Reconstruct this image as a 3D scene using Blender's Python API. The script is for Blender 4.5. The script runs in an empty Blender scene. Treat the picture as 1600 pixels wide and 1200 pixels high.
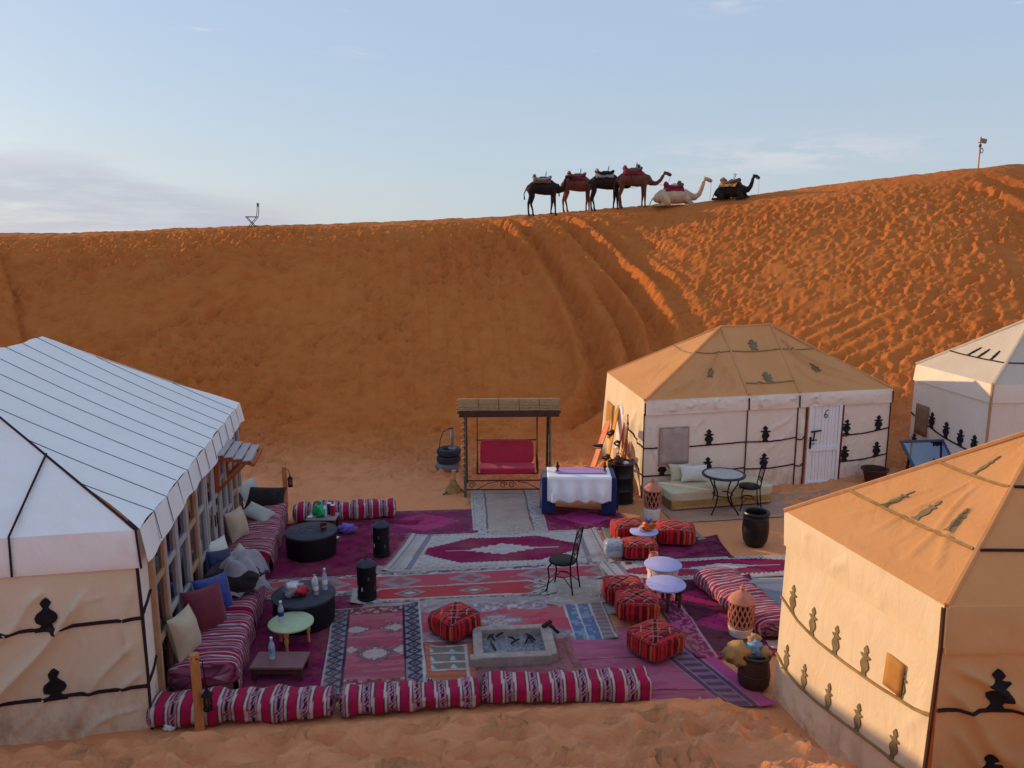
import bpy, math, random
import numpy as np
from mathutils import Vector, Matrix

random.seed(7)
R = math.radians
scene = bpy.context.scene
COL = scene.collection

# ------------------------------------------------------------------ camera
cam_data = bpy.data.cameras.new("camera")
cam = bpy.data.objects.new("camera", cam_data)
COL.objects.link(cam)
cam.location = (0.0, 0.0, 5.0)
cam.rotation_euler = (R(90 - 10.16), 0, 0)
cam_data.sensor_width = 36.0
cam_data.lens = 27.0
cam_data.clip_start = 0.05
cam_data.clip_end = 3000.0
scene.camera = cam

# ------------------------------------------------------------------ light
SUN_EL = 13.4           # degrees above the horizon
SUN_AZ = -61.0          # degrees from +Y towards +X (so from the far left)
world = bpy.data.worlds.new("World")
scene.world = world
world.use_nodes = True


def build_world():
    nt = world.node_tree
    nt.nodes.clear()
    out = nt.nodes.new("ShaderNodeOutputWorld")
    bg = nt.nodes.new("ShaderNodeBackground")
    bg.inputs["Strength"].default_value = 0.15
    nt.links.new(bg.outputs[0], out.inputs[0])
    sky = nt.nodes.new("ShaderNodeTexSky")
    sky.sky_type = 'NISHITA'
    sky.sun_disc = False
    sky.sun_elevation = R(SUN_EL)
    sky.sun_rotation = R(SUN_AZ)
    sky.altitude = 700
    sky.air_density = 1.0
    sky.dust_density = 2.0
    sky.ozone_density = 1.6
    L = nt.links.new

    def math_(op, a, b=None, c=None):
        n = nt.nodes.new("ShaderNodeMath")
        n.operation = op
        for i, v in enumerate((a, b, c)):
            if v is None:
                continue
            if isinstance(v, (int, float)):
                n.inputs[i].default_value = v
            else:
                L(v, n.inputs[i])
        return n.outputs[0]

    def smooth(v, a, b):
        n = nt.nodes.new("ShaderNodeMapRange")
        n.interpolation_type = 'SMOOTHSTEP'
        L(v, n.inputs[0])
        n.inputs[1].default_value = a
        n.inputs[2].default_value = b
        n.inputs[3].default_value = 0
        n.inputs[4].default_value = 1
        return n.outputs[0]

    def mix(f, a, b):
        n = nt.nodes.new("ShaderNodeMix")
        n.data_type = 'RGBA'
        if isinstance(f, float):
            n.inputs[0].default_value = f
        else:
            L(f, n.inputs[0])
        for i, v in ((6, a), (7, b)):
            if isinstance(v, tuple):
                n.inputs[i].default_value = v
            else:
                L(v, n.inputs[i])
        return n.outputs[2]

    tc = nt.nodes.new("ShaderNodeTexCoord")
    sep = nt.nodes.new("ShaderNodeSeparateXYZ")
    L(tc.outputs["Generated"], sep.inputs[0])
    z = sep.outputs[2]
    az = math_('ARCTAN2', sep.outputs[0], sep.outputs[1])

    def noise(scale, vec_scale, detail=8, rough=0.6, off=(0, 0, 0)):
        m = nt.nodes.new("ShaderNodeMapping")
        m.inputs["Scale"].default_value = vec_scale
        m.inputs["Location"].default_value = off
        L(tc.outputs["Generated"], m.inputs[0])
        n = nt.nodes.new("ShaderNodeTexNoise")
        n.inputs["Scale"].default_value = scale
        n.inputs["Detail"].default_value = detail
        n.inputs["Roughness"].default_value = rough
        L(m.outputs[0], n.inputs["Vector"])
        return n.outputs[0]

    n1 = noise(3.0, (1, 1, 7), off=(0.3, 0.1, 0.2))
    n2 = noise(6.0, (1, 1, 9), detail=10, rough=0.65, off=(2.1, 0.7, 0.0))
    n3 = noise(14.0, (1, 1, 5), detail=8, rough=0.6, off=(0.0, 3.0, 1.0))
    # long low bank of cloud, its top uneven
    top = math_('ADD', z, math_('MULTIPLY', math_('SUBTRACT', n2, 0.5), -0.06))
    azn = math_('ADD', az, math_('MULTIPLY', math_('SUBTRACT', n1, 0.5), -0.35))
    slope = math_('ADD', top, math_('MULTIPLY', math_('MAXIMUM', math_('ADD', az, 0.50), 0.0), 0.26))
    bank = math_('MULTIPLY', smooth(slope, 0.112, 0.070), smooth(azn, -0.10, -0.34))
    bank = math_('MULTIPLY', bank, smooth(n1, 0.28, 0.52))
    # thin veils near the horizon all round
    veil = math_('MULTIPLY', smooth(z, 0.17, 0.03), smooth(n1, 0.45, 0.70))
    # small high wisps
    wisp = math_('MULTIPLY', smooth(math_('MULTIPLY', n2, n3), 0.36, 0.50), smooth(z, 0.10, 0.25))
    # sunlit rims in the bank
    rim = math_('MULTIPLY', smooth(slope, 0.060, 0.098), smooth(n2, 0.50, 0.68))
    c = sky.outputs[0]
    hsv = nt.nodes.new("ShaderNodeHueSaturation")
    hsv.inputs["Saturation"].default_value = 0.95
    L(c, hsv.inputs["Color"])
    c = hsv.outputs[0]
    # thin high haze over the whole sky, paler towards the horizon
    c = mix(0.91, c, mix(smooth(z, 0.30, 0.02), (1.33, 1.70, 2.25, 1), (1.55, 1.80, 2.04, 1)))
    c = mix(math_('MULTIPLY', veil, 0.35), c, (2.0, 1.9, 2.0, 1))
    bank = math_('MULTIPLY', bank, math_('ADD', 0.55, math_('MULTIPLY', 0.45, smooth(n2, 0.36, 0.60))))
    for a_, z_, wa, wz in ((0.285, 0.272, 0.055, 0.010), (-0.185, 0.225, 0.022, 0.004), (0.33, 0.105, 0.16, 0.020)):
        g = math_('POWER', math_('DIVIDE', math_('SUBTRACT', az, a_), wa), 2.0)
        g = math_('ADD', g, math_('POWER', math_('DIVIDE', math_('SUBTRACT', z, z_), wz), 2.0))
        g = math_('MULTIPLY', math_('EXPONENT', math_('MULTIPLY', g, -1.0)), smooth(n3, 0.40, 0.60))
        c = mix(math_('MULTIPLY', g, 0.6), c, (2.35, 2.3, 2.45, 1))
    bcol = mix(rim, (1.42, 1.50, 1.92, 1), (2.2, 1.95, 1.95, 1))
    c = mix(math_('MULTIPLY', bank, 0.62), c, bcol)
    c = mix(math_('MULTIPLY', wisp, 0.7), c, (2.3, 2.4, 2.6, 1))
    L(c, bg.inputs["Color"])


build_world()

sun_data = bpy.data.lights.new("sun", 'SUN')
sun_data.energy = 2.0
sun_data.angle = R(0.6)
sun_data.color = (1.0, 0.65, 0.32)
sun = bpy.data.objects.new("sun", sun_data)
COL.objects.link(sun)
sv = Vector((math.sin(R(SUN_AZ)) * math.cos(R(SUN_EL)), math.cos(R(SUN_AZ)) * math.cos(R(SUN_EL)), math.sin(R(SUN_EL))))
sun.rotation_euler = sv.to_track_quat('Z', 'Y').to_euler()
sun.location = sv * 60

scene.view_settings.view_transform = 'Standard'
scene.view_settings.look = 'None'
scene.view_settings.exposure = 1.06
scene.view_settings.gamma = 1.0
scene.view_settings.use_curve_mapping = False
scene.cycles.max_bounces = 6
scene.cycles.transparent_max_bounces = 8


# ------------------------------------------------------------------ helpers
def lin(h):
    h = h.lstrip('#')
    o = []
    for i in (0, 2, 4):
        v = int(h[i:i + 2], 16) / 255
        o.append(v / 12.92 if v <= 0.04045 else ((v + 0.055) / 1.055) ** 2.4)
    return tuple(o)


def tag(o, label=None, cat=None, group=None, kind=None):
    if label: o['label'] = label
    if cat: o['category'] = cat
    if group: o['group'] = group
    if kind: o['kind'] = kind
    return o


def thing(name, label, cat, loc=(0, 0, 0), rz=0.0, group=None):
    o = bpy.data.objects.new(name, None)
    o.empty_display_size = 0.1
    COL.objects.link(o)
    o.location = loc
    o.rotation_euler = (0, 0, rz)
    return tag(o, label, cat, group)


def copy_thing(o, loc=None, rz=None, label=None, parent=None):
    c = o.copy()
    COL.objects.link(c)
    if parent is not None:
        c.parent = parent
    if loc is not None: c.location = loc
    if rz is not None: c.rotation_euler[2] = rz
    if label: c['label'] = label
    for ch in o.children:
        copy_thing(ch, parent=c)
    return c


class MB:
    def __init__(s):
        s.v, s.f, s.c = [], [], []

    def add(s, vs, fs, col=None):
        b = len(s.v)
        s.v.extend([tuple(map(float, p)) for p in vs])
        s.f.extend([tuple(b + i for i in f) for f in fs])
        if col is None:
            s.c.extend([(1, 1, 1)] * len(vs))
        elif isinstance(col, tuple):
            s.c.extend([col] * len(vs))
        else:
            s.c.extend([tuple(x) for x in col])
        return s

    def box(s, c, d, rot=None, col=None):
        x, y, z = d[0] / 2, d[1] / 2, d[2] / 2
        vs = [Vector((i * x, j * y, k * z)) for i in (-1, 1) for j in (-1, 1) for k in (-1, 1)]
        if rot is not None:
            vs = [rot @ p for p in vs]
        c = Vector(c)
        return s.add([p + c for p in vs], [(0, 1, 3, 2), (4, 6, 7, 5), (0, 4, 5, 1), (2, 3, 7, 6), (0, 2, 6, 4), (1, 5, 7, 3)], col)

    def bar(s, p0, p1, w, h=None, up=(0, 0, 1), col=None):
        p0, p1 = Vector(p0), Vector(p1)
        h = h or w
        d = (p1 - p0)
        L = d.length
        d.normalize()
        up = Vector(up)
        if abs(d.dot(up)) > 0.98:
            up = Vector((0, 1, 0))
        a = d.cross(up).normalized()
        b = a.cross(d).normalized()
        m = Matrix((a, d, b)).transposed()
        return s.box((p0 + p1) / 2, (w, L, h), m, col)

    def tube(s, path, r, n=8, cap=True, col=None, closed=False, sx=1.0):
        P = [Vector(p) for p in path]
        m = len(P)
        rs = r if isinstance(r, (list, tuple)) else [r] * m
        vs, fs = [], []
        prev = None
        for i in range(m):
            if closed:
                t = P[(i + 1) % m] - P[i - 1]
            else:
                t = P[min(i + 1, m - 1)] - P[max(i - 1, 0)]
            t.normalize()
            if prev is None:
                a = t.cross(Vector((0, 0, 1)))
                if a.length < 0.1:
                    a = t.cross(Vector((0, 1, 0)))
            else:
                a = prev - t * prev.dot(t)
            a.normalize()
            prev = a
            b = t.cross(a)
            for k in range(n):
                an = 2 * math.pi * k / n
                vs.append(P[i] + (a * math.cos(an) * sx + b * math.sin(an)) * rs[i])
        rng = m if closed else m - 1
        for i in range(rng):
            j = (i + 1) % m
            for k in range(n):
                k2 = (k + 1) % n
                fs.append((i * n + k, i * n + k2, j * n + k2, j * n + k))
        if cap and not closed:
            fs.append(tuple(range(n - 1, -1, -1)))
            fs.append(tuple((m - 1) * n + k for k in range(n)))
        return s.add(vs, fs, col)

    def lathe(s, prof, n=24, at=(0, 0, 0), col=None, a0=0.0, sy=1.0):
        vs, fs = [], []
        rows = []
        cs = []
        for pi, (r, z) in enumerate(prof):
            if r < 1e-6:
                rows.append([len(vs)])
                vs.append((at[0], at[1], at[2] + z))
            else:
                rows.append(list(range(len(vs), len(vs) + n)))
                for k in range(n):
                    an = 2 * math.pi * k / n + a0
                    vs.append((at[0] + r * math.cos(an), at[1] + r * math.sin(an) * sy, at[2] + z))
        for i in range(len(rows) - 1):
            a, b = rows[i], rows[i + 1]
            for k in range(n):
                k2 = (k + 1) % n
                if len(a) == 1 and len(b) == 1:
                    continue
                if len(a) == 1:
                    fs.append((a[0], b[k2], b[k]))
                elif len(b) == 1:
                    fs.append((a[k], a[k2], b[0]))
                else:
                    fs.append((a[k], a[k2], b[k2], b[k]))
        return s.add(vs, fs, col)

    def grid(s, P, col=None):
        """P: array (n, m, 3)"""
        n, m = P.shape[:2]
        vs = P.reshape(-1, 3)
        fs = [(i * m + j, i * m + j + 1, (i + 1) * m + j + 1, (i + 1) * m + j) for i in range(n - 1) for j in range(m - 1)]
        return s.add(vs, fs, None if col is None else (col if isinstance(col, tuple) else col.reshape(-1, 3)))

    def poly_prism(s, pts, axis_a, axis_b, nrm, org, th, col=None):
        """extrude a 2-D outline into a slab"""
        a, b, nr, o = Vector(axis_a), Vector(axis_b), Vector(nrm), Vector(org)
        n = len(pts)
        vs = [o + a * p[0] + b * p[1] for p in pts] + [o + a * p[0] + b * p[1] + nr * th for p in pts]
        fs = [tuple(range(n - 1, -1, -1)), tuple(range(n, 2 * n))] + [(i, (i + 1) % n, n + (i + 1) % n, n + i) for i in range(n)]
        return s.add(vs, fs, col)

    def build(s, name, mat, parent=None, loc=None, rz=None, smooth=40, bevel=0.0, sub=0, solid=0.0, use_col=False):
        me = bpy.data.meshes.new(name)
        me.from_pydata(s.v, [], s.f)
        me.update()
        if use_col:
            ca = me.color_attributes.new("col", 'FLOAT_COLOR', 'POINT')
            a = np.ones((len(s.v), 4), np.float32)
            a[:, :3] = np.array(s.c, np.float32)
            ca.data.foreach_set("color", a.ravel())
        return finish(me, name, mat, parent, loc, rz, smooth, bevel, sub, solid)


def finish(me, name, mat, parent=None, loc=None, rz=None, smooth=40, bevel=0.0, sub=0, solid=0.0):
    if smooth:
        me.polygons.foreach_set("use_smooth", np.ones(len(me.polygons), dtype=bool))
        if smooth < 180:
            me.set_sharp_from_angle(angle=R(smooth))
    me.materials.append(mat)
    o = bpy.data.objects.new(name, me)
    COL.objects.link(o)
    if parent is not None: o.parent = parent
    if loc is not None: o.location = loc
    if rz is not None: o.rotation_euler = (0, 0, rz)
    if solid:
        m = o.modifiers.new("solid", 'SOLIDIFY')
        m.thickness = solid
        m.offset = 0
    if bevel:
        m = o.modifiers.new("bevel", 'BEVEL')
        m.width = bevel
        m.segments = 2
        m.limit_method = 'ANGLE'
        m.angle_limit = R(40)
    if sub:
        m = o.modifiers.new("sub", 'SUBSURF')
        m.levels = m.render_levels = sub
    return o


def mesh_np(name, V, F, col=None):
    """fast quad mesh from numpy arrays"""
    me = bpy.data.meshes.new(name)
    me.vertices.add(len(V))
    me.vertices.foreach_set("co", np.asarray(V, np.float32).ravel())
    nf = len(F)
    me.loops.add(nf * 4)
    me.polygons.add(nf)
    me.loops.foreach_set("vertex_index", np.asarray(F, np.int32).ravel())
    me.polygons.foreach_set("loop_start", np.arange(0, nf * 4, 4, dtype=np.int32))
    me.polygons.foreach_set("loop_total", np.full(nf, 4, np.int32))
    me.update(calc_edges=True)
    if col is not None:
        ca = me.color_attributes.new("col", 'FLOAT_COLOR', 'POINT')
        a = np.ones((len(V), 4), np.float32)
        a[:, :3] = col
        ca.data.foreach_set("color", a.ravel())
    return me


def grid_faces(n, m):
    i = np.arange((n - 1) * (m - 1))
    r, c = i // (m - 1), i % (m - 1)
    a = r * m + c
    return np.stack([a, a + 1, a + m + 1, a + m], 1)


# ---- noise
def h2(ix, iy, seed=0):
    v = np.sin(ix * 127.1 + iy * 311.7 + seed * 74.7) * 43758.5453
    return v - np.floor(v)


def vnoise(x, y, seed=0):
    x = np.asarray(x, float); y = np.asarray(y, float)
    ix, iy = np.floor(x), np.floor(y)
    fx, fy = x - ix, y - iy
    fx = fx * fx * (3 - 2 * fx); fy = fy * fy * (3 - 2 * fy)
    a = h2(ix, iy, seed); b = h2(ix + 1, iy, seed)
    c = h2(ix, iy + 1, seed); d = h2(ix + 1, iy + 1, seed)
    return (a + (b - a) * fx) * (1 - fy) + (c + (d - c) * fx) * fy


def fbm(x, y, seed=0, oct=4):
    s, a, t = 0, 0.5, 0
    for i in range(oct):
        s = s + a * vnoise(x * 2 ** i, y * 2 ** i, seed + i * 17)
        t += a
        a *= 0.5
    return s / t


def sstep(x, a, b):
    t = np.clip((x - a) / (b - a), 0, 1)
    return t * t * (3 - 2 * t)


# ------------------------------------------------------------------ materials
class NT:
    def __init__(s, name):
        s.m = bpy.data.materials.new(name)
        s.m.use_nodes = True
        s.nt = s.m.node_tree
        s.nt.nodes.clear()
        s.out = s.nt.nodes.new("ShaderNodeOutputMaterial")
        s.tc = s.nt.nodes.new("ShaderNodeTexCoord")

    def n(s, t, **kw):
        x = s.nt.nodes.new(t)
        for k, v in kw.items():
            setattr(x, k, v)
        return x

    def L(s, a, b):
        s.nt.links.new(a, b)

    def noise(s, scale, detail=4, rough=0.55, vs=None, coord="Object", dist=0.0):
        x = s.n("ShaderNodeTexNoise")
        x.inputs["Scale"].default_value = scale
        x.inputs["Detail"].default_value = detail
        x.inputs["Roughness"].default_value = rough
        x.inputs["Distortion"].default_value = dist
        if vs:
            m = s.n("ShaderNodeMapping")
            m.inputs["Scale"].default_value = vs
            s.L(s.tc.outputs[coord], m.inputs[0])
            s.L(m.outputs[0], x.inputs["Vector"])
        else:
            s.L(s.tc.outputs[coord], x.inputs["Vector"])
        return x.outputs[0]

    def ramp(s, f, stops):
        x = s.n("ShaderNodeValToRGB")
        cr = x.color_ramp
        while len(cr.elements) < len(stops):
            cr.elements.new(0.5)
        for e, (p, c) in zip(cr.elements, stops):
            e.position = p
            e.color = (c, c, c, 1) if isinstance(c, (int, float)) else tuple(c) + (1,)
        s.L(f, x.inputs[0])
        return x.outputs[0]

    def mix(s, f, a, b, mode='MIX'):
        x = s.n("ShaderNodeMix", data_type='RGBA', blend_type=mode)
        for i, v in ((0, f), (6, a), (7, b)):
            if isinstance(v, (int, float)):
                x.inputs[i].default_value = v
            elif isinstance(v, tuple):
                x.inputs[i].default_value = tuple(v) + (1,) if len(v) == 3 else v
            else:
                s.L(v, x.inputs[i])
        return x.outputs[2]

    def bump(s, h, strength=0.3, dist=0.01, nrm=None):
        x = s.n("ShaderNodeBump")
        x.inputs["Strength"].default_value = strength
        x.inputs["Distance"].default_value = dist
        s.L(h, x.inputs["Height"])
        if nrm is not None:
            s.L(nrm, x.inputs["Normal"])
        return x.outputs[0]

    def bsdf(s, col, rough=0.8, metal=0.0, nrm=None, spec=0.3, sheen=0.0, trans=0.0, transcol=None):
        p = s.n("ShaderNodeBsdfPrincipled")
        if isinstance(col, tuple):
            p.inputs["Base Color"].default_value = tuple(col) + (1,)
        else:
            s.L(col, p.inputs["Base Color"])
        if isinstance(rough, (int, float)):
            p.inputs["Roughness"].default_value = rough
        else:
            s.L(rough, p.inputs["Roughness"])
        p.inputs["Metallic"].default_value = metal
        p.inputs["Specular IOR Level"].default_value = spec
        p.inputs["Sheen Weight"].default_value = sheen
        if nrm is not None:
            s.L(nrm, p.inputs["Normal"])
        o = p.outputs[0]
        if trans:
            t = s.n("ShaderNodeBsdfTranslucent")
            tcol = transcol if transcol is not None else col
            if isinstance(tcol, tuple):
                t.inputs[0].default_value = tuple(tcol) + (1,)
            else:
                s.L(tcol, t.inputs[0])
            if nrm is not None:
                s.L(nrm, t.inputs["Normal"])
            m = s.n("ShaderNodeMixShader")
            m.inputs[0].default_value = trans
            s.L(o, m.inputs[1])
            s.L(t.outputs[0], m.inputs[2])
            o = m.outputs[0]
        s.L(o, s.out.inputs[0])
        return s.m


def simple(name, hexc, rough=0.6, metal=0.0, var=0.15, nscale=8.0, bump=0.1, bscale=60.0, spec=0.4, sheen=0.0, trans=0.0, vs=None):
    t = NT(name)
    c = lin(hexc)
    f = t.noise(nscale, 5, 0.6, vs)
    c0 = tuple(x * (1 - var) for x in c)
    c1 = tuple(min(1, x * (1 + var)) for x in c)
    col = t.mix(t.ramp(f, [(0.3, 0.0), (0.7, 1.0)]), c0, c1)
    nrm = t.bump(t.noise(bscale, 3, 0.6, vs), bump, 0.004) if bump else None
    rg = t.ramp(t.noise(nscale * 1.7, 4), [(0.3, max(0, rough - 0.1)), (0.7, min(1, rough + 0.1))])
    return t.bsdf(col, rg, metal, nrm, spec, sheen, trans)


def gain(col):
    """dyed wool: keep hues, lift to the reflectance of clean yarn"""
    c = np.clip(np.asarray(col, float), 0, 1)
    g = np.clip(1 - (1 - c) ** 1.75, 0, 0.52)
    sat = (g.max(-1, keepdims=True) - g.min(-1, keepdims=True)) / (g.max(-1, keepdims=True) + 1e-6)
    grey = np.clip(1 - sat * 2.2, 0, 1)
    return g * (np.array((1.0, 1.0, 0.88)) * (1 - grey) + np.array((1.06, 0.95, 0.92)) * grey)


def attr_mat(name, rough=0.9, weave=400.0, var=0.35, sheen=0.2, dirt=None, wear=0.3):
    """cloth coloured by the 'col' attribute, with thread grain and uneven wear"""
    t = NT(name)
    a = t.n("ShaderNodeAttribute", attribute_name="col")
    n1 = t.noise(weave * 0.25, 3, 0.7)
    n2 = t.noise(3.0, 5, 0.6)
    col = t.mix(1.0, a.outputs[0], t.ramp(n1, [(0.25, 1 - var), (0.75, 1.0)]), 'MULTIPLY')
    col = t.mix(t.ramp(n2, [(0.45, 0.0), (0.8, wear)]), col, dirt or lin('#7a4a4c'))
    nrm = t.bump(n1, 0.5, 0.006)
    nrm = t.bump(t.noise(14, 3), 0.35, 0.02, nrm)
    return t.bsdf(col, rough, 0, nrm, 0.15, sheen)


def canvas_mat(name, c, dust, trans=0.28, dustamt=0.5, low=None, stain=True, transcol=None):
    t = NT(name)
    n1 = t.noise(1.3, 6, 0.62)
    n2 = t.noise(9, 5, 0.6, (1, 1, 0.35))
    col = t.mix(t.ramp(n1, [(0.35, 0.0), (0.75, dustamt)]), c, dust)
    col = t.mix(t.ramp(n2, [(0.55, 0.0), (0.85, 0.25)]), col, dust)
    if stain:
        sp = t.n("ShaderNodeSeparateXYZ")
        t.L(t.tc.outputs["Object"], sp.inputs[0])
        mr = t.n("ShaderNodeMapRange")
        t.L(sp.outputs[2], mr.inputs[0])
        mr.inputs[1].default_value = 0.75
        mr.inputs[2].default_value = 0.0
        mm = t.n("ShaderNodeMath", operation='MULTIPLY')
        t.L(mr.outputs[0], mm.inputs[0])
        t.L(t.ramp(t.noise(3.2, 7, 0.7, (1, 1, 0.6)), [(0.45, 0.0), (0.68, 0.7)]), mm.inputs[1])
        col = t.mix(mm.outputs[0], col, low or lin('#8d6238'))
    wv = t.noise(300, 2, 0.5)
    nrm = t.bump(wv, 0.08, 0.002)
    nrm = t.bump(t.noise(5.0, 5, 0.55, (1.0, 1.0, 0.45), dist=0.8), 0.35, 0.05, nrm)
    return t.bsdf(col, 0.75, 0, nrm, 0.2, 0.0, trans, transcol)


def sand_mat():
    t = NT("sand")
    n1 = t.noise(0.25, 6, 0.6)
    n2 = t.noise(2.2, 6, 0.6)
    base = t.mix(t.ramp(n1, [(0.3, 0.0), (0.7, 1.0)]), lin('#c26a32'), lin('#ca763a'))
    base = t.mix(t.ramp(n2, [(0.4, 0.0), (0.75, 0.35)]), base, lin('#cf8a4c'))
    base = t.mix(t.ramp(t.noise(600, 2, 0.8), [(0.3, 0.0), (0.9, 0.35)]), base, lin('#98501e'))
    # trodden pale camp ground; extra light there and on near bank painted in
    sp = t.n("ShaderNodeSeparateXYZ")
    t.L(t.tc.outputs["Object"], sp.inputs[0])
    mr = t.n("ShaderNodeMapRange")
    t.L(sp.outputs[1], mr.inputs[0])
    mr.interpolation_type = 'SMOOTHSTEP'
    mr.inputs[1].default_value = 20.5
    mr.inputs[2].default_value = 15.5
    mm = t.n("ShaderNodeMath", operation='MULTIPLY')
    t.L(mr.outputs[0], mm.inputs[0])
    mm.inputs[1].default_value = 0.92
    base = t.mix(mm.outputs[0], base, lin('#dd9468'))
    nrm = t.bump(t.noise(90, 4, 0.7), 0.3, 0.01)
    nrm = t.bump(t.noise(11, 6, 0.65, (1, 1.5, 1), dist=0.6), 0.6, 0.06, nrm)
    return t.bsdf(base, 0.95, 0, nrm, 0.1)


M = {}
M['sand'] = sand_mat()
M['canvas_white'] = canvas_mat('white_canvas', lin('#f2f2f4'), lin('#e0dad4'), 0.06, 0.25, stain=False)
M['canvas_wall'] = canvas_mat('cream_canvas', lin('#efdfc4'), lin('#dfbc90'), 0.20, 0.35)
M['canvas_wall_pale'] = canvas_mat('pale_canvas', lin('#f0e6dc'), lin('#dcc4a8'), 0.14, 0.30)
M['canvas_front_shade'] = canvas_mat('shaded_front_canvas', lin('#dcbc8c'), lin('#c09a64'), 0.36, 0.5)  # darker copy of the cream canvas, front's shade and glow put into colour
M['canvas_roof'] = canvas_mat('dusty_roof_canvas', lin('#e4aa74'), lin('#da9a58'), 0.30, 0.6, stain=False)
M['canvas_thin'] = canvas_mat('thin_canvas', lin('#ecd8b8'), lin('#dcb484'), 0.5, 0.35)
M['canvas_left'] = canvas_mat('warm_cream_canvas', lin('#f5e8d2'), lin('#e6c79c'), 0.34, 0.3)
M['seam_grey'] = simple('grey_seam', '#4c4d5c', 0.9, var=0.2, bump=0)
M['canvas_roof_pale'] = canvas_mat('pale_roof_canvas', lin('#dcd0c0'), lin('#cdb491'), 0.25, 0.3, stain=False)
M['trim'] = simple('dark_trim', '#2a1622', 0.85, var=0.25, bump=0.2)
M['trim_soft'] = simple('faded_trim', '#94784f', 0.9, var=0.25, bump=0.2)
M['applique'] = simple('black_felt', '#15131a', 0.9, var=0.3, bump=0.2)
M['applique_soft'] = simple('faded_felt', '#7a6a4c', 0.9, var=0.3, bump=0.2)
M['timber_grey'] = simple('weathered_pale_timber', '#a9a2a3', 0.75, var=0.2, nscale=6, bump=0.3, bscale=25, vs=(8, 8, 1))
M['timber_tan'] = simple('tan_timber', '#b08a6a', 0.75, var=0.25, nscale=6, bump=0.3, bscale=25, vs=(8, 8, 1))
M['timber_orange'] = simple('orange_stained_timber', '#a8502a', 0.6, var=0.25, nscale=6, bump=0.3, bscale=25, vs=(8, 8, 1))
M['timber_post'] = simple('round_pine_post', '#c07a48', 0.75, var=0.25, nscale=7, bump=0.4, bscale=22, vs=(6, 6, 1))
M['timber_dark'] = simple('dark_brown_timber', '#4a2a1c', 0.7, var=0.3, nscale=7, bump=0.3, bscale=22)
M['white_paint'] = simple('worn_white_paint', '#e6e6ea', 0.6, var=0.08, nscale=5, bump=0.25, bscale=30, vs=(7, 7, 1))
M['iron'] = simple('black_iron', '#14131a', 0.45, 0.6, var=0.3, bump=0.15)
M['black_metal'] = simple('matt_black_sheet', '#0d0d14', 0.55, 0.2, var=0.3, bump=0.1, nscale=4)
M['blue_black'] = simple('dusty_black_top', '#30303f', 0.6, 0.0, var=0.2, bump=0.1, nscale=4)
M['steel'] = simple('dull_steel_tube', '#6b6664', 0.45, 0.7, var=0.2)
M['rust'] = simple('rusty_brown_iron', '#4e2a20', 0.7, 0.3, var=0.35, nscale=14)
M['rubber'] = simple('dusty_rubber', '#3a3d48', 0.85, var=0.35, nscale=6, bump=0.4, bscale=40)
M['rubber_pale'] = simple('dusty_grey_rubber', '#7c7e86', 0.9, var=0.3, nscale=6, bump=0.4, bscale=40)
M['terracotta'] = simple('terracotta', '#b57462', 0.85, var=0.2, nscale=9, bump=0.3, bscale=30)
M['lime'] = simple('limewashed_clay', '#cfc6c4', 0.85, var=0.12, nscale=9, bump=0.3, bscale=30)
M['clay_dark'] = simple('dark_glazed_clay', '#3a241c', 0.5, var=0.35, nscale=5, bump=0.2, bscale=20)
M['pot_black'] = simple('black_glazed_pot', '#12121a', 0.4, var=0.3, nscale=5, bump=0.15, bscale=20)
M['concrete'] = simple('rough_grey_stone', '#9a8b84', 0.9, var=0.25, nscale=10, bump=0.5, bscale=35)
M['ash'] = simple('fire_ash', '#77747c', 1.0, var=0.6, nscale=22, bump=0.8, bscale=60)
M['char'] = simple('charcoal', '#121014', 0.9, var=0.5, nscale=12, bump=0.6)
M['red_vinyl'] = simple('deep_red_cushion', '#c4123f', 0.55, var=0.12, nscale=3, bump=0.15, bscale=30, sheen=0.2)
M['reed'] = simple('reed_thatch', '#9a7552', 0.85, var=0.35, nscale=14, bump=0.6, bscale=60, vs=(1, 9, 1))
M['rope_straw'] = simple('straw_rope', '#b89a70', 0.9, var=0.3, nscale=14, bump=0.6)
M['lilac_paint'] = simple('lilac_painted_wood', '#a9a6d8', 0.5, var=0.08, nscale=5, bump=0.1)
M['sage_paint'] = simple('sage_painted_wood', '#a8b894', 0.55, var=0.12, nscale=5, bump=0.1)
M['maroon_wood'] = simple('dull_maroon_wood', '#7a4e52', 0.6, var=0.15, nscale=6, bump=0.15)
M['grey_wood'] = simple('grey_wood_top', '#948684', 0.6, var=0.15, nscale=6, bump=0.15)
M['linen_white'] = simple('white_tablecloth', '#eeeef4', 0.85, var=0.03, nscale=8, bump=0.3, bscale=90, trans=0.04)
M['cloth_blue'] = simple('navy_cloth', '#1a1f5c', 0.85, var=0.2, nscale=8, bump=0.3, sheen=0.2)
M['cloth_lilac'] = simple('lilac_cloth', '#b08fc0', 0.85, var=0.1, nscale=8, bump=0.3)
M['satin_silver'] = simple('silver_satin', '#a5a49c', 0.42, var=0.1, nscale=5, bump=0.25, bscale=16, sheen=0.3)
M['satin_beige'] = simple('beige_satin', '#b7a48a', 0.42, var=0.1, nscale=5, bump=0.25, bscale=16, sheen=0.3)
M['velvet_black'] = simple('black_velvet', '#17090d', 0.9, var=0.3, nscale=5, bump=0.2, sheen=0.1)
M['velvet_burgundy'] = simple('burgundy_velvet', '#640a26', 0.7, var=0.2, nscale=5, bump=0.2, sheen=0.2)
M['satin_blue'] = simple('royal_blue_satin', '#16227e', 0.5, var=0.2, nscale=5, bump=0.25, bscale=16, sheen=0.3)
M['satin_navy'] = simple('navy_satin', '#151a4c', 0.5, var=0.2, nscale=5, bump=0.25, bscale=16, sheen=0.3)
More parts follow.
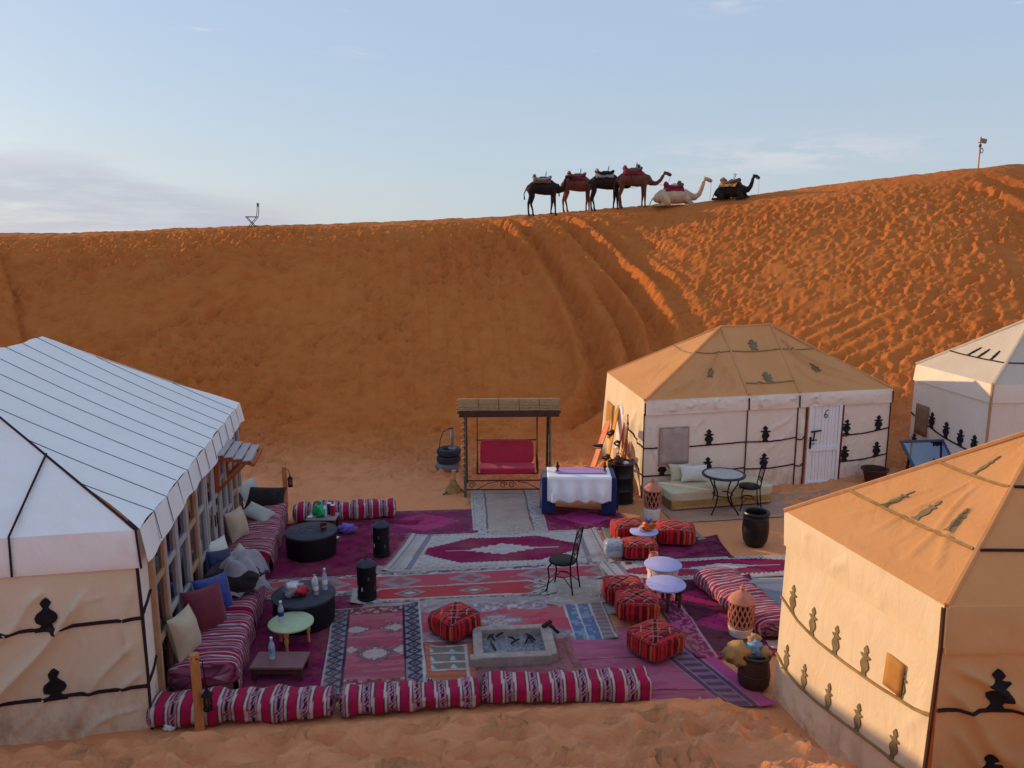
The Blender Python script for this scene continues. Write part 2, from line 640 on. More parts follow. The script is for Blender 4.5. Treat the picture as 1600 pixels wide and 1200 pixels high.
M['wool_grey'] = simple('grey_wool_knit', '#8d8790', 0.95, var=0.15, nscale=12, bump=0.5, bscale=120, sheen=0.3)
M['pillow_white'] = simple('off_white_cotton', '#d6d2ca', 0.85, var=0.06, nscale=6, bump=0.3, bscale=14)
M['bench_cream'] = simple('cream_bench_cloth', '#c6b99c', 0.85, var=0.1, nscale=5, bump=0.3, bscale=18)
M['bench_mustard'] = simple('mustard_bench_skirt', '#a8854a', 0.85, var=0.15, nscale=5, bump=0.3, bscale=18)
M['board_orange'] = simple('orange_sandboard', '#c4451c', 0.5, var=0.12, nscale=4, bump=0.05)
M['board_yellow'] = simple('yellow_sandboard', '#c88c28', 0.5, var=0.12, nscale=4, bump=0.05)
M['plastic_black'] = simple('black_plastic', '#141416', 0.5, var=0.2)
M['cardboard'] = simple('crumpled_cardboard', '#b08a58', 0.9, var=0.2, nscale=8, bump=0.4, bscale=25)
M['paper_white'] = simple('white_paper', '#d8d8de', 0.85, var=0.05, nscale=10, bump=0.2)
M['paper_blue'] = simple('printed_blue_card', '#6f8fb0', 0.7, var=0.45, nscale=22, bump=0.2)
M['foil_red'] = simple('red_foil_bag', '#b0203a', 0.35, 0.2, var=0.4, nscale=18, bump=0.4, bscale=30)
M['foil_orange'] = simple('orange_snack_bag', '#c8602a', 0.35, 0.2, var=0.5, nscale=22, bump=0.4, bscale=30)
M['foil_silver'] = simple('silver_foil', '#b8b8c4', 0.3, 0.6, var=0.2, nscale=18, bump=0.4, bscale=30)
M['plastic_green'] = simple('green_plastic', '#1fa86a', 0.4, var=0.15, nscale=8, bump=0.3, bscale=20)
M['plastic_red'] = simple('red_plastic', '#b01838', 0.4, var=0.1)
M['plastic_blue'] = simple('blue_plastic', '#23307a', 0.4, var=0.1)
M['plastic_white'] = simple('white_plastic', '#dcdce4', 0.4, var=0.05)
M['cloth_purple'] = simple('purple_cloth', '#6a55b8', 0.85, var=0.25, nscale=9, bump=0.3, sheen=0.2)
M['sheet_pale'] = simple('pale_ground_sheet', '#b39a92', 0.9, var=0.18, nscale=3, bump=0.4, bscale=10)
M['juice'] = simple('orange_juice', '#c8701a', 0.3, var=0.1)
M['camel_dark'] = simple('dark_camel_coat', '#241815', 0.9, var=0.5, nscale=4, bump=0.4, bscale=40)
M['camel_brown'] = simple('brown_camel_coat', '#6a3c2e', 0.9, var=0.35, nscale=4, bump=0.4, bscale=40)
M['camel_red'] = simple('reddish_camel_coat', '#74402e', 0.9, var=0.35, nscale=4, bump=0.4, bscale=40)
M['camel_pale'] = simple('pale_camel_coat', '#c0a488', 0.9, var=0.2, nscale=4, bump=0.4, bscale=40)
M['blanket_red'] = simple('crimson_saddle_blanket', '#7c1a34', 0.9, var=0.3, nscale=12, bump=0.4)
M['blanket_brown'] = simple('brown_saddle_pad', '#6a4a3c', 0.9, var=0.4, nscale=12, bump=0.4)
M['blanket_grey'] = simple('grey_white_blanket', '#8d8a86', 0.9, var=0.5, nscale=14, bump=0.4)
M['blanket_tan'] = simple('tan_saddle_pad', '#a07a50', 0.9, var=0.4, nscale=14, bump=0.4)
M['cloth_green'] = simple('green_scarf', '#3f6a48', 0.9, var=0.4, nscale=14, bump=0.4)
M['flap_pink'] = simple('pinkish_window_flap', '#b09a94', 0.9, var=0.1, nscale=6, bump=0.3)
M['flap_tan'] = simple('tan_window_flap', '#c08a48', 0.9, var=0.1, nscale=6, bump=0.3, trans=0.2)
M['flap_brown'] = simple('brown_window_flap', '#8a6650', 0.9, var=0.15, nscale=6, bump=0.3)
M['wool'] = attr_mat('woven_wool', wear=0.1, sheen=0.0, dirt=lin('#a06a58'))
M['kilim'] = attr_mat('kilim_cloth', wear=0.05, var=0.25, sheen=0.05)
M['fringe'] = simple('wool_fringe', '#b8aca6', 0.95, var=0.2, bump=0)
M['stone_top'] = simple('pale_mosaic_top', '#b0aaa6', 0.5, var=0.25, nscale=40, bump=0.2)


def glass_mat(name, tint, mixf=0.75):
    t = NT(name)
    g = t.n("ShaderNodeBsdfGlossy")
    g.inputs["Roughness"].default_value = 0.06
    g.inputs["Color"].default_value = (0.9, 0.9, 0.95, 1)
    tr = t.n("ShaderNodeBsdfTransparent")
    tr.inputs[0].default_value = tuple(tint) + (1,)
    fr = t.n("ShaderNodeFresnel")
    fr.inputs[0].default_value = 1.5
    n = t.noise(3, 4)
    add = t.n("ShaderNodeMath", operation='ADD')
    t.L(fr.outputs[0], add.inputs[0])
    mm = t.n("ShaderNodeMath", operation='MULTIPLY')
    t.L(n, mm.inputs[0])
    mm.inputs[1].default_value = 1 - mixf
    t.L(mm.outputs[0], add.inputs[1])
    m = t.n("ShaderNodeMixShader")
    t.L(add.outputs[0], m.inputs[0])
    t.L(tr.outputs[0], m.inputs[1])
    t.L(g.outputs[0], m.inputs[2])
    t.L(m.outputs[0], t.out.inputs[0])
    return t.m


M['glass'] = glass_mat('window_glass', (0.55, 0.55, 0.62), 0.8)


def plastic_mat(name, c, k):
    t = NT(name)
    p = t.n("ShaderNodeBsdfPrincipled")
    p.inputs["Base Color"].default_value = tuple(c) + (1,)
    p.inputs["Roughness"].default_value = 0.18
    tr = t.n("ShaderNodeBsdfTransparent")
    tr.inputs[0].default_value = (0.93, 0.95, 0.98, 1)
    m = t.n("ShaderNodeMixShader")
    t.L(t.ramp(t.noise(30, 3), [(0.3, max(0, k - .15)), (0.7, min(1, k + .15))]), m.inputs[0])
    t.L(tr.outputs[0], m.inputs[1])
    t.L(p.outputs[0], m.inputs[2])
    t.L(m.outputs[0], t.out.inputs[0])
    return t.m


M['pet'] = plastic_mat('clear_plastic', lin('#c9d2e2'), 0.42)
M['film'] = plastic_mat('cloudy_film', lin('#cfd6e6'), 0.35)
M['amber'] = glass_mat('amber_glass', (0.75, 0.45, 0.15), 0.85)
t_ = NT('mirror_glass')
t_.bsdf(lin('#9fc4f0'), 0.03, 1.0)  # blue of the reflected sky painted into the glass tint
M['mirror'] = t_.m

# ------------------------------------------------------------------ sand
CREST = np.array([(-48, -90, 6.0, 3), (-32, -30, 6.2, 3), (-27, 0, 5.2, 3), (-26.0, 11, 5.2, 3), (-24.6, 21, 7.0, 3), (-22.4, 26.4, 6.4, 3.2), (-20.0, 30.6, 5.54, 4.0),
                  (-10.6, 31.6, 5.84, 4.0), (-6.5, 32.2, 5.96, 3.4), (0.8, 33, 6.33, 1.2), (5.05, 32.3, 6.64, 0.9), (6.75, 31.6, 6.68, 0.8),
                  (8.45, 30.5, 6.87, 0.7), (12.6, 28.7, 7.36, 0.6), (16.6, 27.6, 7.75, 0.5), (19.2, 29.2, 8.0, 0.5), (26, 33, 8.4, 0.6), (45, 34, 9, 1), (90, 10, 8, 2)], float)


def densify(C, step=0.5):
    out = []
    n = len(C)
    for i in range(n - 1):
        p0, p1, p2, p3 = C[max(i - 1, 0)], C[i], C[i + 1], C[min(i + 2, n - 1)]
        k = max(2, int(np.linalg.norm(p2[:2] - p1[:2]) / step))
        for t in np.linspace(0, 1, k, endpoint=False):
            out.append(0.5 * ((2 * p1) + (-p0 + p2) * t + (2 * p0 - 5 * p1 + 4 * p2 - p3) * t * t + (-p0 + 3 * p1 - 3 * p2 + p3) * t ** 3))
    out.append(C[-1])
    return np.array(out)


CD = densify(CREST)


def smax(a, b, k):
    d = a - b
    return 0.5 * (a + b + np.sqrt(d * d + k * k))


def softplus(x, k):
    return 0.5 * (x + np.sqrt(x * x + k * k))


def base_height(x, y):
    """large form of the sand: camp flat, dune behind it and the bank the viewer stands on"""
    x = np.asarray(x, float); y = np.asarray(y, float)
    shp = x.shape
    xf, yf = x.ravel(), y.ravel()
    best = np.full(xf.shape, 1e18)
    zc = np.zeros_like(xf); w1 = np.zeros_like(xf); side = np.zeros_like(xf); along = np.zeros_like(xf)
    T3 = np.gradient(CD[:, :3], axis=0)
    T3 /= np.linalg.norm(T3[:, :2], axis=1)[:, None]
    T = T3[:, :2]
    for i in range(0, len(CD)):
        dx, dy = xf - CD[i, 0], yf - CD[i, 1]
        d = dx * dx + dy * dy
        m = d < best
        best[m] = d[m]
        al = np.clip((T[i, 0] * dx + T[i, 1] * dy)[m], -0.4, 0.4)
        zc[m] = CD[i, 2] + al * T3[i, 2]; w1[m] = CD[i, 3]
        side[m] = (T[i, 0] * dy - T[i, 1] * dx)[m]
        along[m] = al
    q = np.sqrt(np.maximum(best - along ** 2, 0))
    front = side < 0
    wob = 1 + 0.10 * (vnoise(xf * 0.22, yf * 0.22, 5) - 0.5)
    steep = 0.66 * wob
    f = 0.16 * q + (steep - 0.16) * softplus(q - w1, 0.9) - (steep - 0.16) * softplus(-w1, 0.9)
    face = zc - f
    back = zc - 0.05 * q - 0.22 * softplus(q - 1.5, 1.0) + 0.22 * softplus(np.full_like(q, -1.5), 1.0)
    right = sstep(xf, 1.0, 7.0)
    floor = 0.06 * softplus(yf - 17.5, 1.0) * (1 - right) + right * 0.36 * softplus(yf - 18.2, 1.1) - right * 0.0
    floor = np.minimum(floor, 4.0)
    z = np.where(front, smax(face, floor, 0.7) - 0.03, smax(back, floor * 0 - 1.0, 0.8))
    z = np.where(front & (q > 30), floor, z)
    # bank in front
    yb = 7.20 + 0.115 * (xf + 3.8) - 0.10 * softplus(-(xf + 3.5), 0.6)
    yb = yb - 1.35 * sstep(xf, 2.1, 3.3)
    bank = 0.41 * softplus(yb - yf + 0.06, 0.22)
    bank = np.minimum(bank, 3.4 + 0.02 * (-yf))
    z = z + np.where(front, bank, 0) - 0.03
    return z.reshape(shp)


def axis(segs):
    a = []
    for s, e, d in segs:
        n = max(1, int(round(abs(e - s) / d)))
        a.extend(np.linspace(s, e, n, endpoint=False))
    a.append(segs[-1][1])
    return np.array(a)


GX = axis([(-900, -200, 100), (-200, -60, 14), (-60, -24, 1.5), (-24, -19.5, 0.3), (-19.5, 21, 0.050), (21, 26, 0.3), (26, 60, 1.7), (60, 200, 14), (200, 900, 100)])
GY = axis([(-900, -100, 100), (-100, -10, 6), (-10, 4, 0.4), (4, 9.0, 0.055), (9.0, 15, 0.12), (15, 34.5, 0.052), (34.5, 60, 0.8), (60, 200, 14), (200, 900, 100)])


def make_sand():
    X, Y = np.meshgrid(GX, GY)
    Z = base_height(X, Y)
    # fine relief
    core = sstep(X, -22, -19) * (1 - sstep(X, 20, 23)) * sstep(Y, 2, 4) * (1 - sstep(Y, 34, 37))
    yb = 7.20 + 0.115 * (X + 3.8) - 1.35 * sstep(X, 2.1, 3.3)
    fg = 1 - sstep(Y, yb - 0.5, yb + 0.15)
    wx = X + 0.25 * (fbm(X * 1.1, Y * 1.1, 3) - 0.5); wy = Y + 0.3 * (fbm(X * 1.3, Y * 1.3, 9) - 0.5)
    r1 = 1.08 - np.sqrt((2 * vnoise(wx * 2.3, wy * 4.6, 21) - 1) ** 2 + 0.004)
    r2 = 1.08 - np.sqrt((2 * vnoise(wx * 3.9 + 7, wy * 7.6, 31) - 1) ** 2 + 0.004)
    r3 = 1.08 - np.sqrt((2 * vnoise(wx * 6.5 + 3, wy * 9.0 + 5, 33) - 1) ** 2 + 0.012)
    Z += core * fg * ((0.55 + 0.45 * sstep(yb - Y, 0.1, 0.9)) * (0.23 * (r1 ** 2.4) + 0.10 * (r2 ** 2.4)) + 0.010 * r3 - 0.11)
    camp = (1 - sstep(np.abs(X - 0.0), 5.5, 8)) * sstep(Y, 7.6, 8.2) * (1 - sstep(Y, 14.0, 16.5))
    rest = core * (1 - fg) * (1 - camp)
    rr = fbm(X * 1.7, Y * 1.7, 41, 4) - 0.5
    rr = rr + 0.5 * (fbm(X * 6.5, Y * 5.0, 47, 2) - 0.5)
    Z += rest * (0.06 * rr + 0.03 * sstep(Z, 1.5, 3.0) * (fbm((0.83 * X + 0.56 * Y) * 1.3, (0.83 * Y - 0.56 * X) * 1.1, 43, 5) - 0.5))
    # wind ripples low on the slope and horizontal tyre scuffs
    low = sstep(Y, 16, 18) * (1 - sstep(Z, 1.2, 2.6)) * rest
    Z += low * 0.018 * np.sin((Y + 0.35 * fbm(X * 0.5, Y * 0.5, 55)) * 14 + X * 0.6) * sstep(fbm(X * 0.4, Y * 0.8, 57), 0.4, 0.6)
    # foot prints: pits with a pushed-up downhill rim
    rs = np.random.RandomState(4)
    Z0 = Z.copy()
    cd = np.full(X.shape, 99.0)
    mcore = (np.abs(X) < 22) & (Y > 24) & (Y < 37)
    xs_, ys_ = X[mcore], Y[mcore]
    dd = np.full(xs_.shape, 1e9)
    for c_ in CD:
        if abs(c_[0]) < 30:
            dd = np.minimum(dd, (xs_ - c_[0]) ** 2 + (ys_ - c_[1]) ** 2)
    cd[mcore] = np.sqrt(dd)
    crest_mask = 0.12 + 0.88 * sstep(cd, 0.3, 2.2)

    def stamp(px, py, rad, dep, el=1.0, ang=0.0):
        i0, i1 = np.searchsorted(GX, [px - 2.2 * rad, px + 2.2 * rad])
        j0, j1 = np.searchsorted(GY, [py - 2.2 * rad, py + 2.2 * rad])
        if i1 <= i0 or j1 <= j0:
            return
        dx = X[j0:j1, i0:i1] - px; dy = Y[j0:j1, i0:i1] - py
        ca, sa = math.cos(ang), math.sin(ang)
        a = (dx * ca + dy * sa) / el; b = -dx * sa + dy * ca
        d = np.sqrt(a * a + b * b) / rad
        Z[j0:j1, i0:i1] += -dep * np.clip(1 - d ** 3, 0, 1) + dep * 0.7 * np.exp(-((d - 1.12) / 0.22) ** 2) * np.clip(0.5 - 0.9 * dy / rad + 0.4 * dx / rad, 0, 1.4)

    n = 0
    while n < 22000:
        px = rs.uniform(-19, 20.5); py = rs.uniform(16, 33.5)
        dens = 0.25 + 0.75 * sstep(float(fbm(np.array(px * 0.22), np.array(py * 0.22), 77)), 0.38, 0.58)
        if px < -12: dens *= 0.7
        if px > 4: dens *= 1.3
        if px > 15.8: dens *= 0.35
        if rs.rand() > dens:
            n += 0.25
            continue
        deep = 1.6 - 0.6 * float(sstep(px, -1.0, 4.0))
        stamp(px, py, deep ** 0.6 * rs.uniform(0.055, 0.12) * (1.0 + 0.7 * (rs.rand() < .14)), deep * rs.uniform(0.014, 0.042), rs.uniform(1, 2.3), rs.normal(0.25, 0.6))
        n += 1
    for _ in range(900):   # trampled rounding of the left crest
        px = rs.uniform(-19.3, 0); stamp(px, rs.uniform(26.5, 31.5), rs.uniform(0.10, 0.2), rs.uniform(0.03, 0.06), 1.8, rs.uniform(0, 3))
    for _ in range(1500):   # around the camp edge
        px, py = rs.uniform(-6, 10), rs.uniform(14.6, 19.5)
        stamp(px, py, rs.uniform(0.08, 0.17), rs.uniform(0.010, 0.032), 1.4, rs.uniform(0, 3))

    # slide tracks from the crest to the foot
    def track(pts, rad, dep):
        P = densify(np.array([(a, b, 0, 0) for a, b in pts], float), 0.09)
        for k, p in enumerate(P):
            f = min(1, k / 12, (len(P) - k) / 30)
            i0, i1 = np.searchsorted(GX, [p[0] - 2.4 * rad, p[0] + 2.4 * rad])
            j0, j1 = np.searchsorted(GY, [p[1] - 2.4 * rad, p[1] + 2.4 * rad])
            d = np.sqrt((X[j0:j1, i0:i1] - p[0]) ** 2 + (Y[j0:j1, i0:i1] - p[1]) ** 2) / rad
            Z[j0:j1, i0:i1] += f * 0.23 * (-dep * np.exp(-d * d * 2.0) + dep * 0.42 * np.exp(-((d - 1.45) / 0.35) ** 2))

    track([(-0.2, 32.6), (1.3, 29.6), (2.35, 26.4), (2.75, 23.6), (2.5, 21.6), (1.6, 20.2), (0.4, 19.3)], 0.50, 0.34)
    track([(0.6, 32.7), (2.1, 29.4), (3.2, 26.2), (3.6, 23.4), (3.3, 21.2), (2.6, 20.0)], 0.36, 0.30)
    track([(1.5, 32.6), (3.0, 29.2), (4.2, 25.9), (4.6, 23.2), (4.4, 21.8)], 0.40, 0.30)
    track([(2.6, 32.4), (4.1, 28.9), (5.3, 25.8), (5.8, 23.8)], 0.30, 0.18)
    track([(3.6, 32.2), (5.3, 28.6), (6.6, 25.8)], 0.28, 0.12)
    track([(-1.0, 32.2), (0.2, 29.4), (1.0, 26.8)], 0.26, 0.16)
    track([(15.8, 27.0), (17.0, 24.0), (17.6, 22.4)], 0.4, 0.25)
    for k in range(7):     # tyre lines across the foot
        y0 = 18.0 + k * 0.42
        track([(-5 + k * 0.6, y0 - 0.2), (-1, y0 - 0.5 + 0.04 * k), (3, y0 + 0.1), (7, y0 + 1.4), (12, y0 + 2.6)], 0.16, 0.07)
    for k in range(5):
        y0 = 15.9 + k * 0.28
        track([(-4.3 + 0.3 * k, y0), (-3, y0 + 0.55), (-1.8, y0 + 0.3)], 0.14, 0.07)
    Z = Z0 + (Z - Z0) * crest_mask
    # keep the sand under the rugs
    flat = (1 - sstep(np.abs(X), 5.0, 5.6)) * sstep(Y, 7.9, 8.4) * (1 - sstep(Y, 14.6, 15.2))
    Z = Z * (1 - flat) + np.minimum(Z, -0.02) * flat
    V = np.stack([X, Y, Z], -1).reshape(-1, 3)
    me = mesh_np("sand_ground", V, grid_faces(len(GY), len(GX)))
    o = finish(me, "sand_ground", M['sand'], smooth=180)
    tag(o, 'orange desert sand with a trampled dune rising behind the camp', kind='structure')
    return X, Y, Z


SX, SY, SZ = make_sand()


def gz(x, y):
    """height of the sand at a point"""
    i = int(np.clip(np.searchsorted(GX, x), 1, len(GX) - 1)); j = int(np.clip(np.searchsorted(GY, y), 1, len(GY) - 1))
    fx = (x - GX[i - 1]) / (GX[i] - GX[i - 1]); fy = (y - GY[j - 1]) / (GY[j] - GY[j - 1])
    return float((SZ[j - 1, i - 1] * (1 - fx) + SZ[j - 1, i] * fx) * (1 - fy) + (SZ[j, i - 1] * (1 - fx) + SZ[j, i] * fx) * fy)

# ------------------------------------------------------------------ tents
FINIAL = [(.36, 0), (.33, .02), (.17, .14), (.20, .20), (.36, .32), (.38, .40), (.28, .52), (.17, .57), (.44, .66), (.42, .69), (.15, .71), (.10, .75), (.22, .85), (.10, .95), (0, 1.0)]


FINIAL_ROUND = [(.44, 0), (.42, .02), (.20, .17), (.17, .21), (.36, .30), (.42, .40), (.36, .52), (.16, .64), (.09, .70), (.12, .74), (.20, .85), (.10, .95), (0, 1.0)]


class Surf:
    """a stretched sheet of canvas between four corners; X runs along the bottom edge, Y upward, in metres"""

    def __init__(s, bl, br, tr, tl, seed=0, folds=(), bulge=0.0, rough=0.012, edge=0.12):
        s.c = [np.array(p, float) for p in (bl, br, tr, tl)]
        s.W = (np.linalg.norm(s.c[1] - s.c[0]) + np.linalg.norm(s.c[2] - s.c[3])) / 2
        s.H = (np.linalg.norm(s.c[3] - s.c[0]) + np.linalg.norm(s.c[2] - s.c[1])) / 2
        e1 = (s.c[1] + s.c[2]) / 2 - (s.c[0] + s.c[3]) / 2
        e2 = (s.c[3] + s.c[2]) / 2 - (s.c[0] + s.c[1]) / 2
        n = np.cross(e1, e2)
        s.n = n / np.linalg.norm(n)
        s.seed, s.folds, s.bulge, s.rough, s.edge = seed, [f[:5] + (f[5] * 1.35,) for f in folds], bulge, rough * 1.3, edge

    def disp(s, X, Y):
        m = sstep(X, 0, s.edge) * (1 - sstep(X, s.W - s.edge, s.W)) * sstep(Y, -0.01, s.edge) * (1 - sstep(Y, s.H - s.edge, s.H))
        d = s.rough * 2 * (fbm(X * 1.6, Y * 1.2, s.seed, 4) - 0.5)
        d = d + s.bulge * np.sin(np.clip(X / s.W, 0, 1) * math.pi) * np.sin(np.clip(Y / s.H, 0, 1) * math.pi)
        for (x0, y0, x1, y1, w, a) in s.folds:
            dx, dy = x1 - x0, y1 - y0
            L2 = dx * dx + dy * dy
            t = ((X - x0) * dx + (Y - y0) * dy) / L2
            L = math.sqrt(L2)
            wob = 0.035 * np.sin(t * 7 + x0 * 5)
            q = ((X - x0) * dy - (Y - y0) * dx) / L + wob
            ww = w * (0.6 + 0.6 * np.clip(t, 0, 1))
            d = d + a * np.exp(-(q / ww) ** 2) * sstep(t, 0, 0.15) * (1 - sstep(t, 0.75, 1.05))
        return d * m

    def at(s, X, Y, off=0.0):
        X = np.asarray(X, float); Y = np.asarray(Y, float)
        u, v = (X / s.W)[..., None], (Y / s.H)[..., None]
        p = (s.c[0] * (1 - u) + s.c[1] * u) * (1 - v) + (s.c[3] * (1 - u) + s.c[2] * u) * v
        return p + s.n * (s.disp(X, Y) + off)[..., None]

    def sheet(s, name, mat, parent, step=0.06, x0=0.0, x1=None, y0=0.0, y1=None):
        x1 = s.W if x1 is None else x1
        y1 = s.H if y1 is None else y1
        nx, ny = max(2, int((x1 - x0) / step) + 1), max(2, int((y1 - y0) / step) + 1)
        Y, X = np.meshgrid(np.linspace(y0, y1, ny), np.linspace(x0, x1, nx), indexing='ij')
        me = mesh_np(name, s.at(X, Y).reshape(-1, 3), grid_faces(ny, nx))
        return finish(me, name, mat, parent, smooth=180)

    def band(s, name, mat, parent, pts, w=0.035, off=0.022):
        w = w * 0.78
        P = [np.array(p, float) for p in pts]
        cx = []
        for a, b in zip(P[:-1], P[1:]):
            k = max(2, int(np.linalg.norm(b - a) / 0.08))
            cx += [a + (b - a) * t for t in np.linspace(0, 1, k, endpoint=False)]
        cx.append(P[-1])
        cx = np.array(cx)
        t = np.gradient(cx, axis=0)
        t /= np.linalg.norm(t, axis=1)[:, None] + 1e-9
        nn = np.stack([-t[:, 1], t[:, 0]], 1) * w / 2
        jit = (0.006 * (vnoise(cx[:, 0] * 2.3 + s.seed, cx[:, 1] * 2.3, 3) - 0.5))[:, None]
        cx = cx + nn / (w / 2) * jit
        a, b = cx + nn, cx - nn
        G = np.stack([s.at(a[:, 0], a[:, 1], -0.004), s.at(a[:, 0], a[:, 1], off), s.at(b[:, 0], b[:, 1], off), s.at(b[:, 0], b[:, 1], -0.004)], 1)
        mb = MB()
        mb.grid(G)
        return mb.build(name, mat, parent, smooth=60)

    def finial(s, mat, parent, X, Y, h=0.34, w=0.27, lean=0.0, name='finial_applique', prof=None, off=0.024):
        FN = prof or FINIAL
        ys = np.array(sorted(set([q[1] for q in FN]) | set(np.linspace(0, 1, 15))))
        fy = [q[1] for q in FN]; fx = [max(q[0], .015) for q in FN]
        hw = np.interp(ys, fy, fx) * w
        k = np.linspace(-1, 1, 7)
        XX = X + hw[:, None] * k[None, :] + lean * (ys * h)[:, None]
        YY = np.repeat(Y + ys[:, None] * h, 7, 1)
        P_ = s.at(XX, YY, off)
        B_ = s.at(XX, YY, -0.002)
        mb = MB()
        mb.grid(P_)
        for e0, e1 in ((P_[:, 0], B_[:, 0]), (B_[:, -1], P_[:, -1])):
            mb.grid(np.stack([e0, e1], 1))
        return mb.build(name, mat, parent, smooth=0)


def folds(seed, W, H, n, a=0.03, w=0.05, ang=(-70, -35), top=True):
    r = random.Random(seed)
    o = []
    for i in range(n):
        x = r.uniform(0.1 * W, 1.0 * W)
        y = H * r.uniform(0.8, 1.0) if top else H * r.uniform(0.1, 1)
        an = R(r.uniform(*ang))
        L = r.uniform(0.4, 1.0) * H
        o.append((x, y, x + L * math.cos(an), y + L * math.sin(an), w * r.uniform(0.5, 1.6), a * r.uniform(0.4, 1.3)))
    return o


def fine_folds(seed, W, H, n, ang=(-145, -95), a=(.005, .016)):
    r = random.Random(seed)
    o = []
    for _ in range(n):
        x, y, L, an = r.uniform(0, W), r.uniform(.3, 1) * H, r.uniform(.15, .5) * H, R(r.uniform(*ang))
        o.append((x, y, x + L * math.cos(an), y + L * math.sin(an), r.uniform(.014, .03), r.uniform(*a)))
    return o


def V3(*a):
    return np.array(a, float)


def lerp(a, b, t):
    return np.array(a, float) * (1 - t) + np.array(b, float) * t


def up(p, z):
    return np.array([p[0], p[1], z], float)


def cord(name, mat, parent, pts, r=0.015):
    mb = MB()
    mb.tube(pts, r, 6)
    return mb.build(name, mat, parent)


def roof_sheet(name, mat, parent, pts, seed, sag=0.05, n=18, wr=0.012, folds_=()):
    """triangle or quad of roof canvas: pts = eave left, eave right, ridge right, ridge left"""
    bl, br, tr, tl = [np.array(p, float) for p in pts]
    s = Surf(bl, br, tr, tl, seed, folds_, -sag, wr, 0.15)
    if np.linalg.norm(tr - tl) < 1e-3:
        s.W = np.linalg.norm(br - bl)
    s.sheet(name, mat, parent, step=max(s.W, s.H) / (n * 2))
    return s


